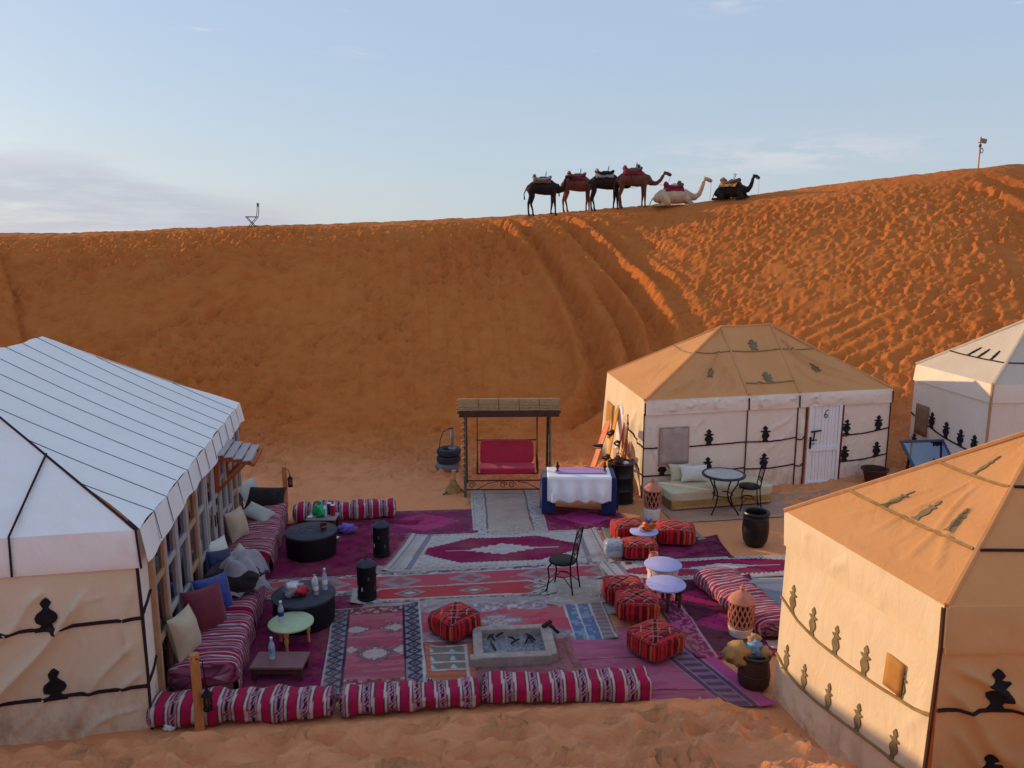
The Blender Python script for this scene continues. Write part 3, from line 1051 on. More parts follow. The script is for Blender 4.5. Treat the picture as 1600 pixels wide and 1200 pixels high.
# ---------------- long tent with the glazed side
def left_tent():
    base = V3(-3.80, 7.34, 0)
    ax = V3(-0.185, 0.983, 0); ax /= np.linalg.norm(ax)
    out = V3(ax[1], -ax[0], 0)        # towards the camp
    W, L, ZE, ZR = 5.4, 6.4, 2.2, 3.62
    t = thing('dining_tent', 'long white roofed tent with striped seams and a row of glazed panes facing the rugs', 'tent', tuple(base))

    def p(s, o, z):                    # s along the side, o outward from it
        return ax * s + out * o + V3(0, 0, z)
    # end wall facing the viewer
    fl = [(2.2, 1.75, 4.55, 0.35, 0.05, .05), (4.2, 1.72, 5.2, 1.2, .04, .02)]
    fl = [(4.95, 1.8, 3.55, 0.12, 0.055, 0.10), (4.55, 1.78, 3.9, 1.15, 0.045, 0.06), (4.0, 1.75, 3.35, 0.95, 0.04, 0.05), (5.3, 1.8, 5.2, .9, .03, .03),
          (3.3, 1.7, 2.4, 0.7, 0.06, 0.035), (2.6, 1.7, 1.6, 0.6, 0.06, 0.04), (1.6, 1.75, 0.6, 0.5, .06, .04),
          (5.3, 1.2, 4.5, 0.15, 0.04, 0.035), (5.35, 0.85, 4.9, 0.25, 0.03, 0.03), (4.6, .95, 4.1, .2, .03, .025), (5.3, .45, 4.6, .1, .03, .02)]
    e = Surf(p(0, -W, -0.15), p(0, 0, -0.15), p(0, -0.02, 1.86), p(0, -W, 1.86), 3, fl, 0.04, 0.02)
    e.folds += [(x_, y_, x_ + L_ * math.cos(a_), y_ + L_ * math.sin(a_), w_, am_) for x_, y_, L_, a_, w_, am_ in [(lambda r: (r.uniform(.3, 5.3), r.uniform(.5, 1.8), r.uniform(.3, .9), R(r.uniform(-145, -95)), r.uniform(.014, .03), r.uniform(.006, .02)))(random.Random(q_)) for q_ in range(46)]]
    e.sheet('wall', M['canvas_left'], t, 0.028)
    for y in (0.62, 1.38):
        e.band('trim_band', M['trim'], t, [(0, y - 0.02), (1.5, y - 0.05), (3.6, y - 0.035), (4.6, y), (W, y + 0.02)], 0.04)
    for y in (0.62, 1.38):
        for x in (4.52, 2.8, 1.1):
            e.finial(M['applique'], t, x, y - 0.03, 0.35, 0.25, 0.03, prof=FINIAL_ROUND)
    # valance and hip of the end
    ev = Surf(p(-0.03, -W - .03, 1.80), p(-0.03, 0.03, 1.80), p(-0.02, 0.02, ZE), p(-0.02, -W - .02, ZE), 5, folds(5, W, .4, 10, .02, .03, (-80, -20)), 0.02, 0.02, .04)
    ev.sheet('valance', M['canvas_white'], t, 0.05)
    a0, a1 = p(2.0, -2.55, ZR), p(L - 1.4, -2.55, ZR)
    hip = roof_sheet('roof_panel', M['canvas_white'], t, (p(-0.02, -W, ZE), p(-0.02, 0, ZE), a0, a0), 7, 0.06, 24, 0.02,
                     [(4.6, 0.1, 3.4, 1.4, .05, .03), (4.9, .05, 4.2, .7, .04, .025), (3.6, .1, 2.8, 1.2, .06, .03)])
    q = lerp(p(-0.02, -1.55, ZE), p(-.02, -1.35, ZE), 1)
    cord('trim_band', M['trim'], t, [p(-0.06, -1.13, 1.81), p(-0.05, -1.12, ZE + 0.02), lerp(p(-0.03, -1.1, ZE + .03), lerp(p(-.03, 0, ZE + .03), a0, .42), .5), lerp(p(0, 0, ZE + .03), a0, .41) + V3(0, 0, .02)], 0.012)
    cord('trim_band', M['trim'], t, [p(-0.05, 0.05, 1.80), p(-.02, 0.02, ZE + .01), lerp(p(0, 0, ZE), a0, .5) + V3(0, 0, .012), a0], 0.013)
    # corner trim down the end wall
    cord('corner_trim', M['trim'], t, [p(-0.01, 0.0, -0.1), p(-0.015, 0.012, .6), p(-0.012, 0.012, 1.3), p(-0.01, 0, 1.84)], 0.017)
    # side slope in strips with sewn seams
    n = 12
    sag = 0.035
    rows = 14
    S = np.linspace(0, L, n + 1)
    ew = 0.010

    def roof_pt(s, v):                 # v 0 eave .. 1 ridge line
        ridge_s = np.clip(s, 2.0, L - 1.4)
        vmax = min(1.0, s / 2.0 if s < 2.0 else 1.0, (L - s) / 1.4 if s > L - 1.4 else 1.0)
        v = v * max(vmax, 0.0)
        z = ZE + (ZR - ZE) * v - sag * math.sin(math.pi * v) + 0.012 * math.sin(s * 5 + v * 3)
        return p(s, 0.055 * (1 - v) - 2.55 * v, z)
    for i in range(n):
        ss = np.linspace(S[i] + 0.004, S[i + 1] - 0.004, 7)
        G = np.array([[roof_pt(s, v) + V3(0, 0, 0.016 * math.sin(math.pi * (s - S[i]) / (S[i + 1] - S[i]))) for s in ss] for v in np.linspace(0, 1, rows)])
        mb = MB(); mb.grid(G)
        mb.build('roof_strip', M['canvas_white'], t, smooth=180)
        drop = lambda s_: 0.33 + 0.035 * math.sin(s_ * 1.7 + 1) + 0.012 * math.sin(s_ * 6.1)
        Gv = np.array([[p(s, 0.055 + 0.05 * (1 - v) + 0.010 * math.sin(s * 9) * (1 - v), ZE - drop(s) * (1 - v)) for s in ss] for v in np.linspace(0, 1, 6)])
        mb = MB(); mb.grid(Gv)
        mb.build('valance', M['canvas_white'], t, smooth=180)
        if i > 0:
            s = S[i]
            cord('seam', M['seam_grey'], t, [p(s, 0.112, ZE - 0.31), p(s, 0.062, ZE - 0.01)] + [roof_pt(s, v) + V3(0, 0, 0.004) for v in np.linspace(0.01, 1, 10)], 0.0045)
    # far hip, back slope, far end, back wall (not seen from here but closing the tent)
    roof_sheet('roof_panel', M['canvas_white'], t, (p(L, 0, ZE), p(L, -W, ZE), a1, a1), 9, 0.04, 12)
    roof_sheet('roof_panel', M['canvas_thin'], t, (p(L, -W, ZE), p(0, -W, ZE), a0, a1), 11, 0.05, 14)
    Surf(p(L, 0, -0.1), p(L, -W, -0.1), p(L, -W, ZE), p(L, 0, ZE), 12).sheet('wall', M['canvas_wall'], t, 0.2)
    Surf(p(L, -W, -0.1), p(0, -W, -0.1), p(0, -W, ZE), p(L, -W, ZE), 13).sheet('wall', M['canvas_thin'], t, 0.2)
    # canvas strips at both ends of the glazed side
    c0 = Surf(p(0, 0, -0.1), p(0.34, 0, -0.1), p(0.34, 0, ZE - .05), p(0, 0, ZE - .05), 14, (), 0.02, 0.02)
    c0.sheet('wall', M['canvas_wall_pale'], t, 0.05)
    for y in (0.62, 1.38):
        c0.band('trim_band', M['trim'], t, [(0.02, y), (0.17, y + 0.07), (0.33, y + 0.12)], 0.03)
    c1 = Surf(p(L - 0.3, 0, -0.1), p(L, 0, -0.1), p(L, 0, ZE - .05), p(L - .3, 0, ZE - .05), 15)
    c1.sheet('wall', M['canvas_wall_pale'], t, 0.1)
    # glazed frames
    bounds = [0.36, 0.86, 1.40, 1.96, 2.52, 3.06]
    far = [4.16, 4.64, 5.12, 5.60, 6.08]

    def bay(s0, s1, k):
        w = MB()
        for s in (s0 + 0.03, s1 - 0.03):
            w.bar(p(s, 0.02, 0.0), p(s, 0.02, ZE - 0.1), 0.06, 0.07, tuple(out))
        for z in (0.06, 0.74 + 0.1 * (k % 2), 1.42, ZE - 0.12):
            w.bar(p(s0 + 0.06, 0.02, z), p(s1 - 0.06, 0.02, z), 0.05, 0.06)
        f = w.build('window', M['timber_grey'] if k % 3 else M['timber_tan'], t, bevel=0.006)
        zs = (0.06, 0.74 + 0.1 * (k % 2), 1.42, ZE - 0.12)
        for z0, z1 in zip(zs[:-1], zs[1:]):
            g = MB()
            g.box(p((s0 + s1) / 2, 0.012, (z0 + z1) / 2), (0.008, s1 - s0 - 0.125, z1 - z0 - 0.062), Matrix.Rotation(math.atan2(-ax[0], ax[1]), 3, 'Z'))
            g.build('pane', M['glass'], f, smooth=0)
        # curtain behind the pane
        cu = np.array([[p(s, -0.22 - 0.03 * math.sin(s * 40 + k), z) for s in np.linspace(s0 + .02, s0 + (s1 - s0) * (0.62 if k % 2 else 0.95), 30)] for z in (0.02, 2.1)])
        mb = MB(); mb.grid(cu)
        mb.build('curtain', M['velvet_burgundy'] if k % 3 == 1 else (M['satin_navy'] if k % 3 == 2 else M['wool_grey']), t, smooth=180)
    for k in range(len(bounds) - 1):
        bay(bounds[k], bounds[k + 1], k)
    for k in range(len(far) - 1):
        bay(far[k], far[k + 1], k + 1)
    # doorway with a pair of glazed leaves under the awning
    for k, (s0, s1) in enumerate(((3.12, 3.62), (3.64, 4.12))):
        d = MB()
        for s in (s0 + 0.04, s1 - 0.04):
            d.bar(p(s, 0.03, 0.02), p(s, 0.03, 2.0), 0.075, 0.05, tuple(out))
        for z in (0.08, 0.55, 1.3, 1.96):
            d.bar(p(s0 + .08, 0.03, z), p(s1 - .08, 0.03, z), 0.06, 0.05)
        dd = d.build('door', M['timber_grey'], t, bevel=0.005)
        for z0, z1 in ((0.08, .55), (.55, 1.3), (1.3, 1.96)):
            g = MB()
            g.box(p((s0 + s1) / 2, 0.03, (z0 + z1) / 2), (0.008, s1 - s0 - 0.16, z1 - z0 - 0.065), Matrix.Rotation(math.atan2(-ax[0], ax[1]), 3, 'Z'))
            g.build('pane', M['glass'], dd, smooth=0)
        h = MB()
        h.bar(p(s1 - 0.06 if k == 0 else s0 + .06, 0.06, 0.9), p(s1 - 0.06 if k == 0 else s0 + .06, 0.06, 1.08), 0.02)
        h.build('handle', M['iron'], dd)
    # awning
    aw = MB()
    s0, s1 = 3.85, 4.80
    N = 4
    for i in range(N):
        o0, o1 = 0.06 + i * 0.13, 0.06 + (i + 1) * 0.13 - 0.006
        z0, z1 = 1.93 - i * 0.035, 1.93 - (i + 1) * 0.035
        b = MB()
        b.bar(p(s0, (o0 + o1) / 2, (z0 + z1) / 2), p(s1, (o0 + o1) / 2, (z0 + z1) / 2), o1 - o0, 0.022)
        b.build('awning_plank', M['timber_grey'], t, bevel=0.004)
    for s in (s0 + 0.06, s1 - 0.08):
        aw.bar(p(s, 0.05, 1.87), p(s, 0.60, 1.74), 0.05)
        aw.bar(p(s, 0.05, 1.30), p(s, 0.07, 1.9), 0.06, 0.06, tuple(ax))
        arc = [p(s, 0.06 + 0.42 * math.sin(q_), 1.78 - 0.42 * (1 - math.sin(q_)) ** 1.0 - .02) for q_ in np.linspace(0, 1.45, 8)]
        aw.tube(arc, 0.03, 6)
    aw.bar(p(s0, 0.60, 1.74), p(s1, 0.60, 1.74), 0.05)
    aw.build('awning_bracket', M['timber_orange'], t, bevel=0.004)
    return p


LT = left_tent()
LB = V3(-3.80, 7.34, 0)


def lt(s, o, z=0.0):
    return LB + LT(s, o, z)


# ---------------- numbered tent in the middle
def centre_tent():
    A, B, C, D = V3(2.62, 14.9, 0), V3(8.16, 16.22, 0), V3(8.0, 20.0, 0), V3(2.30, 18.3, 0)
    zE = 2.0
    t = thing('numbered_tent', 'cream tent with an ochre dusty roof and the number 6 on its white plank door', 'tent', (0, 0, 0))
    P1, P2 = V3(4.70, 17.25, 3.22), V3(5.92, 17.55, 3.24)
    m1, m2 = lerp(A, B, 0.40), lerp(A, B, 0.605)
    d1, d2 = lerp(A, B, 0.640), lerp(A, B, 0.796)       # door jambs
    f = (B - A); Lf = np.linalg.norm(f); f /= Lf
    nrm = V3(f[1], -f[0], 0)
    e = zE
    segs = [(A, m1), (m1, m2), (m2, d1), (d2, B)]
    S = []
    for i, (a, b) in enumerate(segs):
        w = np.linalg.norm(b - a)
        fo = folds(20 + i, w, 1.75, 6, 0.025, 0.04, (-125, -100) if i != 2 else (-120, -100))
        if i == 0:
            fo = [(.3, 1.7, .62, .9, .03, .03), (.1, 1.65, .35, .7, .03, .03), (1.3, 1.72, 1.1, 1.35, .03, .03)]
        if i == 1:
            fo = [(1.15, 1.7, .2, 1.1, .04, .022), (1.1, 1.4, .4, .8, .035, .02), (1.15, 1.6, .7, .6, .03, .02)]
        if i == 3:
            fo = [(.05, 1.7, .12, .9, .04, .04), (1.1, 0.9, .5, .2, .03, .015)]
        s = Surf(up(a, -0.08), up(b, -0.08), up(b, 1.75), up(a, 1.75), 20 + i, fo + fine_folds(i + 70, w, 1.75, 14), 0.03, 0.014, 0.08)
        s.sheet('wall', M['canvas_wall_pale'], t, 0.034)
        S.append(s)
    # trims
    for a in (A, m1, m2, B):
        cord('trim_band', M['trim'], t, [up(a, -0.05) + nrm * .012, up(a, 0.9) + nrm * .018, up(a, 1.73) + nrm * .012], 0.013)
    for a in (d1, d2):
        cord('door_jamb', M['timber_dark'], t, [up(a, -0.05) + nrm * .02, up(a, 1.78) + nrm * .02], 0.014)
    for i, s in enumerate(S):
        for y in (0.52, 1.10):
            if i == 0 and y > 1:
                s.band('trim_band', M['trim'], t, [(0, y), (0.30, y)], 0.03)
                s.band('trim_band', M['trim'], t, [(0.98, y - .01), (s.W, y)], 0.03)
            else:
                dy = 0.05 if i == 3 else 0
                s.band('trim_band', M['trim'], t, [(0.0, y), (s.W / 2, y - 0.01 + dy), (s.W - 0.01, y + 0.03 + dy * 1.7)], 0.03)
    for i, xs in ((0, (0.42, 1.42)), (1, (0.42,)), (3, (0.10, 0.88))):
        for x in xs:
            for y in (0.52, 1.10):
                if i == 0 and x < 1 and y > 1:
                    continue
                S[i].finial(M['applique'], t, x, y + (0.03 if i == 3 else -.01) + (.05 if i == 3 and x > .5 else 0), 0.33, 0.24)
    # window flap
    mb = MB()
    wx0, wx1, wy0, wy1 = 0.34, 0.96, 0.72, 1.50
    G = np.array([[S[0].at(x, y, 0.03 + 0.008 * math.sin(x * 20)) for x in np.linspace(wx0, wx1, 8)] for y in np.linspace(wy0, wy1, 8)])
    mb.grid(G)
    wf = mb.build('window_flap', M['flap_pink'], t, smooth=180, solid=0.012)
    fr = MB()
    for a, b in (((wx0, wy0), (wx0, wy1)), ((wx0, wy1), (wx1, wy1)), ((wx1, wy1), (wx1, wy0)), ((wx1, wy0), (wx0, wy0))):
        fr.tube([S[0].at(*a, .03), S[0].at(*b, .03)], 0.016, 6)
    fr.build('flap_hem', M['timber_tan'], wf)
    # door
    d0, d3 = lerp(d1, d2, 0.06), lerp(d1, d2, 0.94)
    dw = np.linalg.norm(d3 - d0)

    def dp(x, z, o=0.03):
        return d0 + f * x + nrm * o + V3(0, 0, z)
    fm = MB()
    for x in (0.03, dw - 0.03):
        fm.bar(dp(x, 0.0), dp(x, 1.76), 0.06, 0.045, tuple(nrm))
    for z in (0.04, 0.78, 1.73):
        fm.bar(dp(0.06, z, .035), dp(dw - 0.06, z, .035), 0.05 if z != .78 else 0.05, 0.06 if z != .78 else 0.10)
    door = fm.build('door', M['white_paint'], t, bevel=0.004)
    np_ = 8
    pw = (dw - 0.13) / np_
    for k in range(np_):
        for z0, z1 in ((0.07, 0.73), (0.83, 1.70)):
            pb = MB()
            pb.bar(dp(0.066 + pw * (k + 0.5), z0, 0.016 + 0.004 * (k % 2)), dp(0.066 + pw * (k + 0.5), z1, 0.016 + 0.004 * (k % 2)), pw - 0.008, 0.02, tuple(nrm))
            pb.build('plank', M['white_paint'], door, bevel=0.003)
    bl = MB()
    bl.bar(dp(0.05, 1.16, .07), dp(0.30, 1.18, .07), 0.022, 0.03)
    bl.bar(dp(0.14, 1.18, .07), dp(0.12, 0.96, .07), 0.022, 0.03)
    bl.bar(dp(0.06, 0.98, .07), dp(0.20, 0.98, .07), 0.022, 0.02)
    bl.bar(dp(0.05, 0.80, .07), dp(0.05, 1.05, .07), 0.035, 0.03)
    bl.bar(dp(0.06, 0.90, .07), dp(0.16, 0.90, .07), 0.022, 0.015)
    bl.build('bolt_latch', M['iron'], door, bevel=0.003)
    six = [(0.055, 0.115), (0.02, 0.10), (-0.02, 0.05), (-0.035, 0.0), (-0.03, -0.04), (0.0, -0.06), (0.035, -0.045), (0.045, -0.01), (0.025, 0.02), (-0.005, 0.02), (-0.03, -0.01)]
    nb = MB()
    nb.tube([dp(dw / 2 + 0.01 + x * 0.95, 1.50 + z * 0.95, 0.032) for x, z in six], 0.0085, 6)
    nb.build('number_six', M['applique'], door)
    # valance
    vs = [(A, m1), (m1, m2), (m2, B)]
    for i, (a, b) in enumerate(vs):
        w = np.linalg.norm(b - a)
        s = Surf(up(a, 1.70) + nrm * .05, up(b, 1.70) + nrm * .05, up(b, e) + nrm * .03, up(a, e) + nrm * .03, 30 + i,
                 folds(30 + i, w, .3, 5, 0.03, .03, (-140, -110)) + fine_folds(i + 90, w, .3, 16, (-160, -40), (.006, .016)), 0.03, 0.024, 0.04)
        s.sheet('valance', M['canvas_wall_pale'], t, 0.026)
    for a in (A, m1, m2, B):
        cord('trim_band', M['trim'], t, [up(a, 1.70) + nrm * .065, up(a, 1.95) + nrm * .05], 0.015)
    # roof, front
    E_ = lambda a: up(a, e) + nrm * 0.03
    q1, q2, q3, q4 = E_(A), E_(m1), E_(m2), E_(B)
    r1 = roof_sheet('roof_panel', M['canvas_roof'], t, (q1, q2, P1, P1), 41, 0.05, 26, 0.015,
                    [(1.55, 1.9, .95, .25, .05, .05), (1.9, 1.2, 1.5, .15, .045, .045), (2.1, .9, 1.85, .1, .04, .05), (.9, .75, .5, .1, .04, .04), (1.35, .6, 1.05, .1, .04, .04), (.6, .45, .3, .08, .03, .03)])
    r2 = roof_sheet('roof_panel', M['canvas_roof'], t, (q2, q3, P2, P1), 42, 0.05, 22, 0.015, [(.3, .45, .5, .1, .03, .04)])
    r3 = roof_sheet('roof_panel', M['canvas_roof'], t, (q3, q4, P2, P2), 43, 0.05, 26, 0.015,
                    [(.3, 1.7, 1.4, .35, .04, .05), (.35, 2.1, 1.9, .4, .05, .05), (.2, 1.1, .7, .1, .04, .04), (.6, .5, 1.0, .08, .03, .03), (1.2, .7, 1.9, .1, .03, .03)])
    for r_, y in ((r1, 0.62), (r2, 0.62), (r3, 0.62)):
        r_.band('roof_seam', M['trim_soft'], t, [(0.02, r_.H * y), (r_.W - 0.02, r_.H * y)], 0.024)
    r2.band('roof_seam', M['trim_soft'], t, [(0.02, r2.H * .16), (r2.W - .02, r2.H * .16)], 0.03)
    r1.finial(M['applique_soft'], t, 1.3, .78, .34, .26); r2.finial(M['applique_soft'], t, .62, r2.H * .17, .34, .26)
    r2.finial(M['applique_soft'], t, .6, r2.H * .64, .34, .26); r3.finial(M['applique_soft'], t, .95, .74, .34, .26)
    for a, b in ((q1, P1), (q2, P1), (q3, P2), (q4, P2), (P1, P2)):
        cord('roof_rib', M['canvas_roof'], t, [np.array(a) + V3(0, 0, .005), lerp(a, b, .5) + V3(0, 0, -.02), b], 0.035)
    # left side: wall and roof
    wl = np.cross(D - A, V3(0, 0, 1)); wl = -wl / np.linalg.norm(wl)
    if wl[0] > 0: wl = -wl
    s = Surf(up(D, -0.08) + wl * .15, up(A, -0.08), up(A, e), up(D, e), 51, folds(51, 3.4, 1.9, 10, .05, .07, (-100, -80)), 0.04, 0.03, .1)
    s.sheet('wall', M['canvas_wall'], t, 0.06)
    for y in (0.55, 1.12):
        s.band('trim_band', M['trim'], t, [(s.W - .8, y + 0.30), (s.W - 0.4, y + 0.12), (s.W, y)], 0.03)
    fl = MB(); fl.grid(np.array([[s.at(x, y, .03) for x in np.linspace(.5, 1.1, 5)] for y in np.linspace(.7, 1.5, 6)]))
    fl.build('window_flap', M['flap_tan'], t, smooth=180, solid=.012)
    ar = MB()
    pts = [(1.75 + .24 * math.cos(q), 1.1 + .55 * math.sin(q) * (1 if math.sin(q) > 0 else .8)) for q in np.linspace(0, 2 * math.pi, 20, endpoint=False)]
    ar.add([s.at(x, y, .025) for x, y in pts] + [s.at(x, y, -.005) for x, y in pts], [tuple(range(20))] + [(i, 20 + i, 20 + (i + 1) % 20, (i + 1) % 20) for i in range(20)])
    ar.build('arched_window', M['linen_white'], t, smooth=0)
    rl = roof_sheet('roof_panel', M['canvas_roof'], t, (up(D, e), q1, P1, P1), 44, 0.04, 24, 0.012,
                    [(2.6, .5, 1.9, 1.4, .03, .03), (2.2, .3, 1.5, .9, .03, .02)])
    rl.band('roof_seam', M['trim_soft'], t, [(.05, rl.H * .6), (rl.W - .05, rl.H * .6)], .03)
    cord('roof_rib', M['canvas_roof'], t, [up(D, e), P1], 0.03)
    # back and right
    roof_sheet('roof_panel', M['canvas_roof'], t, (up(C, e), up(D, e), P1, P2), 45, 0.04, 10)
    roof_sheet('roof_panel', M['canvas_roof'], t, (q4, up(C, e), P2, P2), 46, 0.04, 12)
    Surf(up(B, -.1), up(C, -.1), up(C, e), up(B, e), 52, (), .03).sheet('wall', M['canvas_wall_pale'], t, .15)
    Surf(up(C, -.1), up(D, -.1), up(D, e), up(C, e), 53, (), .03).sheet('wall', M['canvas_wall_pale'], t, .2)
    return S, f, nrm, A


CT_S, CT_F, CT_N, CT_A = centre_tent()


# ---------------- sunlit tent on the right
def right_tent():
    A, B, C, D = V3(3.48, 5.74, 0), V3(3.04, 7.98, 0), V3(6.9, 8.7, 0), V3(7.4, 5.80, 0)
    zE = 2.17
    t = thing('sunlit_tent', 'peach canvas tent lit orange by low sun, its corner nearest to the viewer', 'tent', (0, 0, 0))
    P1, P2 = V3(5.08, 7.15, 3.3), V3(5.9, 7.25, 3.3)
    zs = 1.80
    W = np.linalg.norm(A - B)
    nl = np.array([-(A - B)[1], (A - B)[0], 0]); nl = nl / np.linalg.norm(nl)
    if nl[0] > 0: nl = -nl
    # left wall from far corner B to near corner A (seen from outside: B on the left)
    s = Surf(up(B, -0.06) + nl * .07, up(A, -0.06) + nl * .10, up(A, zs), up(B, zs) + V3(-.03, 0, 0), 61,
             [(2.2, .9, 1.95, .55, .03, .012), (2.25, .55, 2.0, .35, .03, .015), (.1, .5, .35, .02, .03, .03), (.3, .35, .8, .03, .03, .02), (1.2, .3, 1.7, .02, .03, .02), (2.25, 1.5, 2.05, .9, .03, .012)], 0.02, 0.008, .08)
    s.sheet('wall', M['canvas_wall'], t, 0.045)
    hi = [(0, 1.24), (.35, 1.13), (.75, 1.10), (1.2, 1.12), (1.7, 1.16), (2.1, 1.21), (W, 1.27)]
    lo = [(0, .56), (.22, .47), (.5, .45), (.8, .47), (1.2, .53), (1.7, .60), (W, .66)]
    s.band('trim_band', M['trim_soft'], t, hi, .028)
    s.band('trim_band', M['trim_soft'], t, lo, .028)

    def yat(L, x):
        return float(np.interp(x, [q[0] for q in L], [q[1] for q in L]))
    for x in (.22, .62, 1.02, 1.46, 1.92):
        s.finial(M['applique_soft'], t, x, yat(hi, x) - .01, .31, .15, off=.011)
    for x in (.20, .56, 1.0, 1.46, 1.94):
        s.finial(M['applique_soft'], t, x, yat(lo, x) - .01, .30, .13, off=.011)
    fl = MB(); fl.grid(np.array([[s.at(x, y, .018) for x in np.linspace(1.73, 1.95, 5)] for y in np.linspace(1.22, 1.52, 6)]))
    fl.build('window_flap', M['flap_tan'], t, smooth=180, solid=.01)
    v = Surf(up(B, zs - .02) + nl * .03 + V3(-.03, 0, 0), up(A, zs - .02) + nl * .03, up(A, zE) + nl * .02, up(B, zE) + nl * .02 + V3(-.06, 0, 0), 62,
             [(.5, .35, .35, .05, .03, .012), (1.1, .35, .9, .05, .03, .015), (1.7, .3, 1.5, .02, .03, .01)], 0.012, 0.01, .05)
    v.sheet('valance', M['canvas_wall'], t, 0.045)
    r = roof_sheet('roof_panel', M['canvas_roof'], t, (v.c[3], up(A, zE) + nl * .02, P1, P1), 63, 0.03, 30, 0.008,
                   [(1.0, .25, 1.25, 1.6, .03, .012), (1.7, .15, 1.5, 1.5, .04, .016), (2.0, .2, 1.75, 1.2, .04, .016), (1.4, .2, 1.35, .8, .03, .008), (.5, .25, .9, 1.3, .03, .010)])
    for yy in (.27, .62):
        r.band('roof_seam', M['trim_soft'], t, [(0.02, r.H * yy), (r.W - .02, r.H * yy)], .028)
    for x, yy in ((.7, .28), (1.25, .29), (1.8, .30), (1.1, .63)):
        r.finial(M['applique_soft'], t, x, r.H * yy, .36, .17, off=.010)
    # face towards the viewer
    nf = V3(0, -1, 0)
    fo = [(.05, 1.75, 1.5, .95, .05, .06), (.05, 1.55, .8, .75, .05, .05), (.1, 1.2, .9, .25, .05, .035), (1.8, 1.7, 2.6, .9, .06, .04), (.05, .85, .35, .45, .04, .03)]
    w = Surf(up(A, -0.1) + nf * .05, up(D, -0.1) + nf * .05, up(D, zs), up(A, zs), 64, fo + fine_folds(64, 3.5, 1.8, 30, (-70, -20)), 0.03, 0.02, .08)
    w.sheet('wall', M['canvas_front_shade'], t, 0.032)
    for y in (.62, 1.36):
        w.band('trim_band', M['trim'], t, [(0, y), (.7, y - .0), (1.6, y + .05), (w.W, y + .06)], .03)
        for x in (.48, 1.5, 2.5):
            w.finial(M['applique'], t, x, y, .36, .24)
    v2 = Surf(up(A, zs - .03) + nf * .04, up(D, zs - .03) + nf * .04, up(D, zE) + nf * .02, up(A, zE) + nf * .02, 65, folds(65, 3, .4, 6, .03, .04, (-60, -20)), .03, .02, .05)
    v2.sheet('valance', M['canvas_front_shade'], t, .05)
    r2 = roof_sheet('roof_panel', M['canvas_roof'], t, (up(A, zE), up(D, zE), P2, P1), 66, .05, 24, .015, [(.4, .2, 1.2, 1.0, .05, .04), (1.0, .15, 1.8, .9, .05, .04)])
    for yy in (.27, .62):
        r2.band('roof_seam', M['trim'], t, [(0.02, r2.H * yy), (r2.W - .02, r2.H * yy)], .03)
    r2.finial(M['applique'], t, .85, r2.H * .30, .36, .26)
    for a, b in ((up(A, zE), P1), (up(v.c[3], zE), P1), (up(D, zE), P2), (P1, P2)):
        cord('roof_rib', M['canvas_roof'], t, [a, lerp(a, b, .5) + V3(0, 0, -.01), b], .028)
    cord('corner_trim', M['timber_dark'], t, [up(A, -.1) + nl * .1 + nf * .05, up(A, zs) + nl * .015, up(A, zE - .02) + nl * .025], .020)
    # closing sides
    Surf(up(C, -.1), up(B, -.1), up(B, zE), up(C, zE), 67).sheet('wall', M['canvas_wall'], t, .2)
    Surf(up(D, -.1), up(C, -.1), up(C, zE), up(D, zE), 68).sheet('wall', M['canvas_wall'], t, .2)
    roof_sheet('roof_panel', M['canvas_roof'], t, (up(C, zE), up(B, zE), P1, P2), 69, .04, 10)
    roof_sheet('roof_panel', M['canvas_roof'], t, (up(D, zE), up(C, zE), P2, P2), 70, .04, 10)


right_tent()


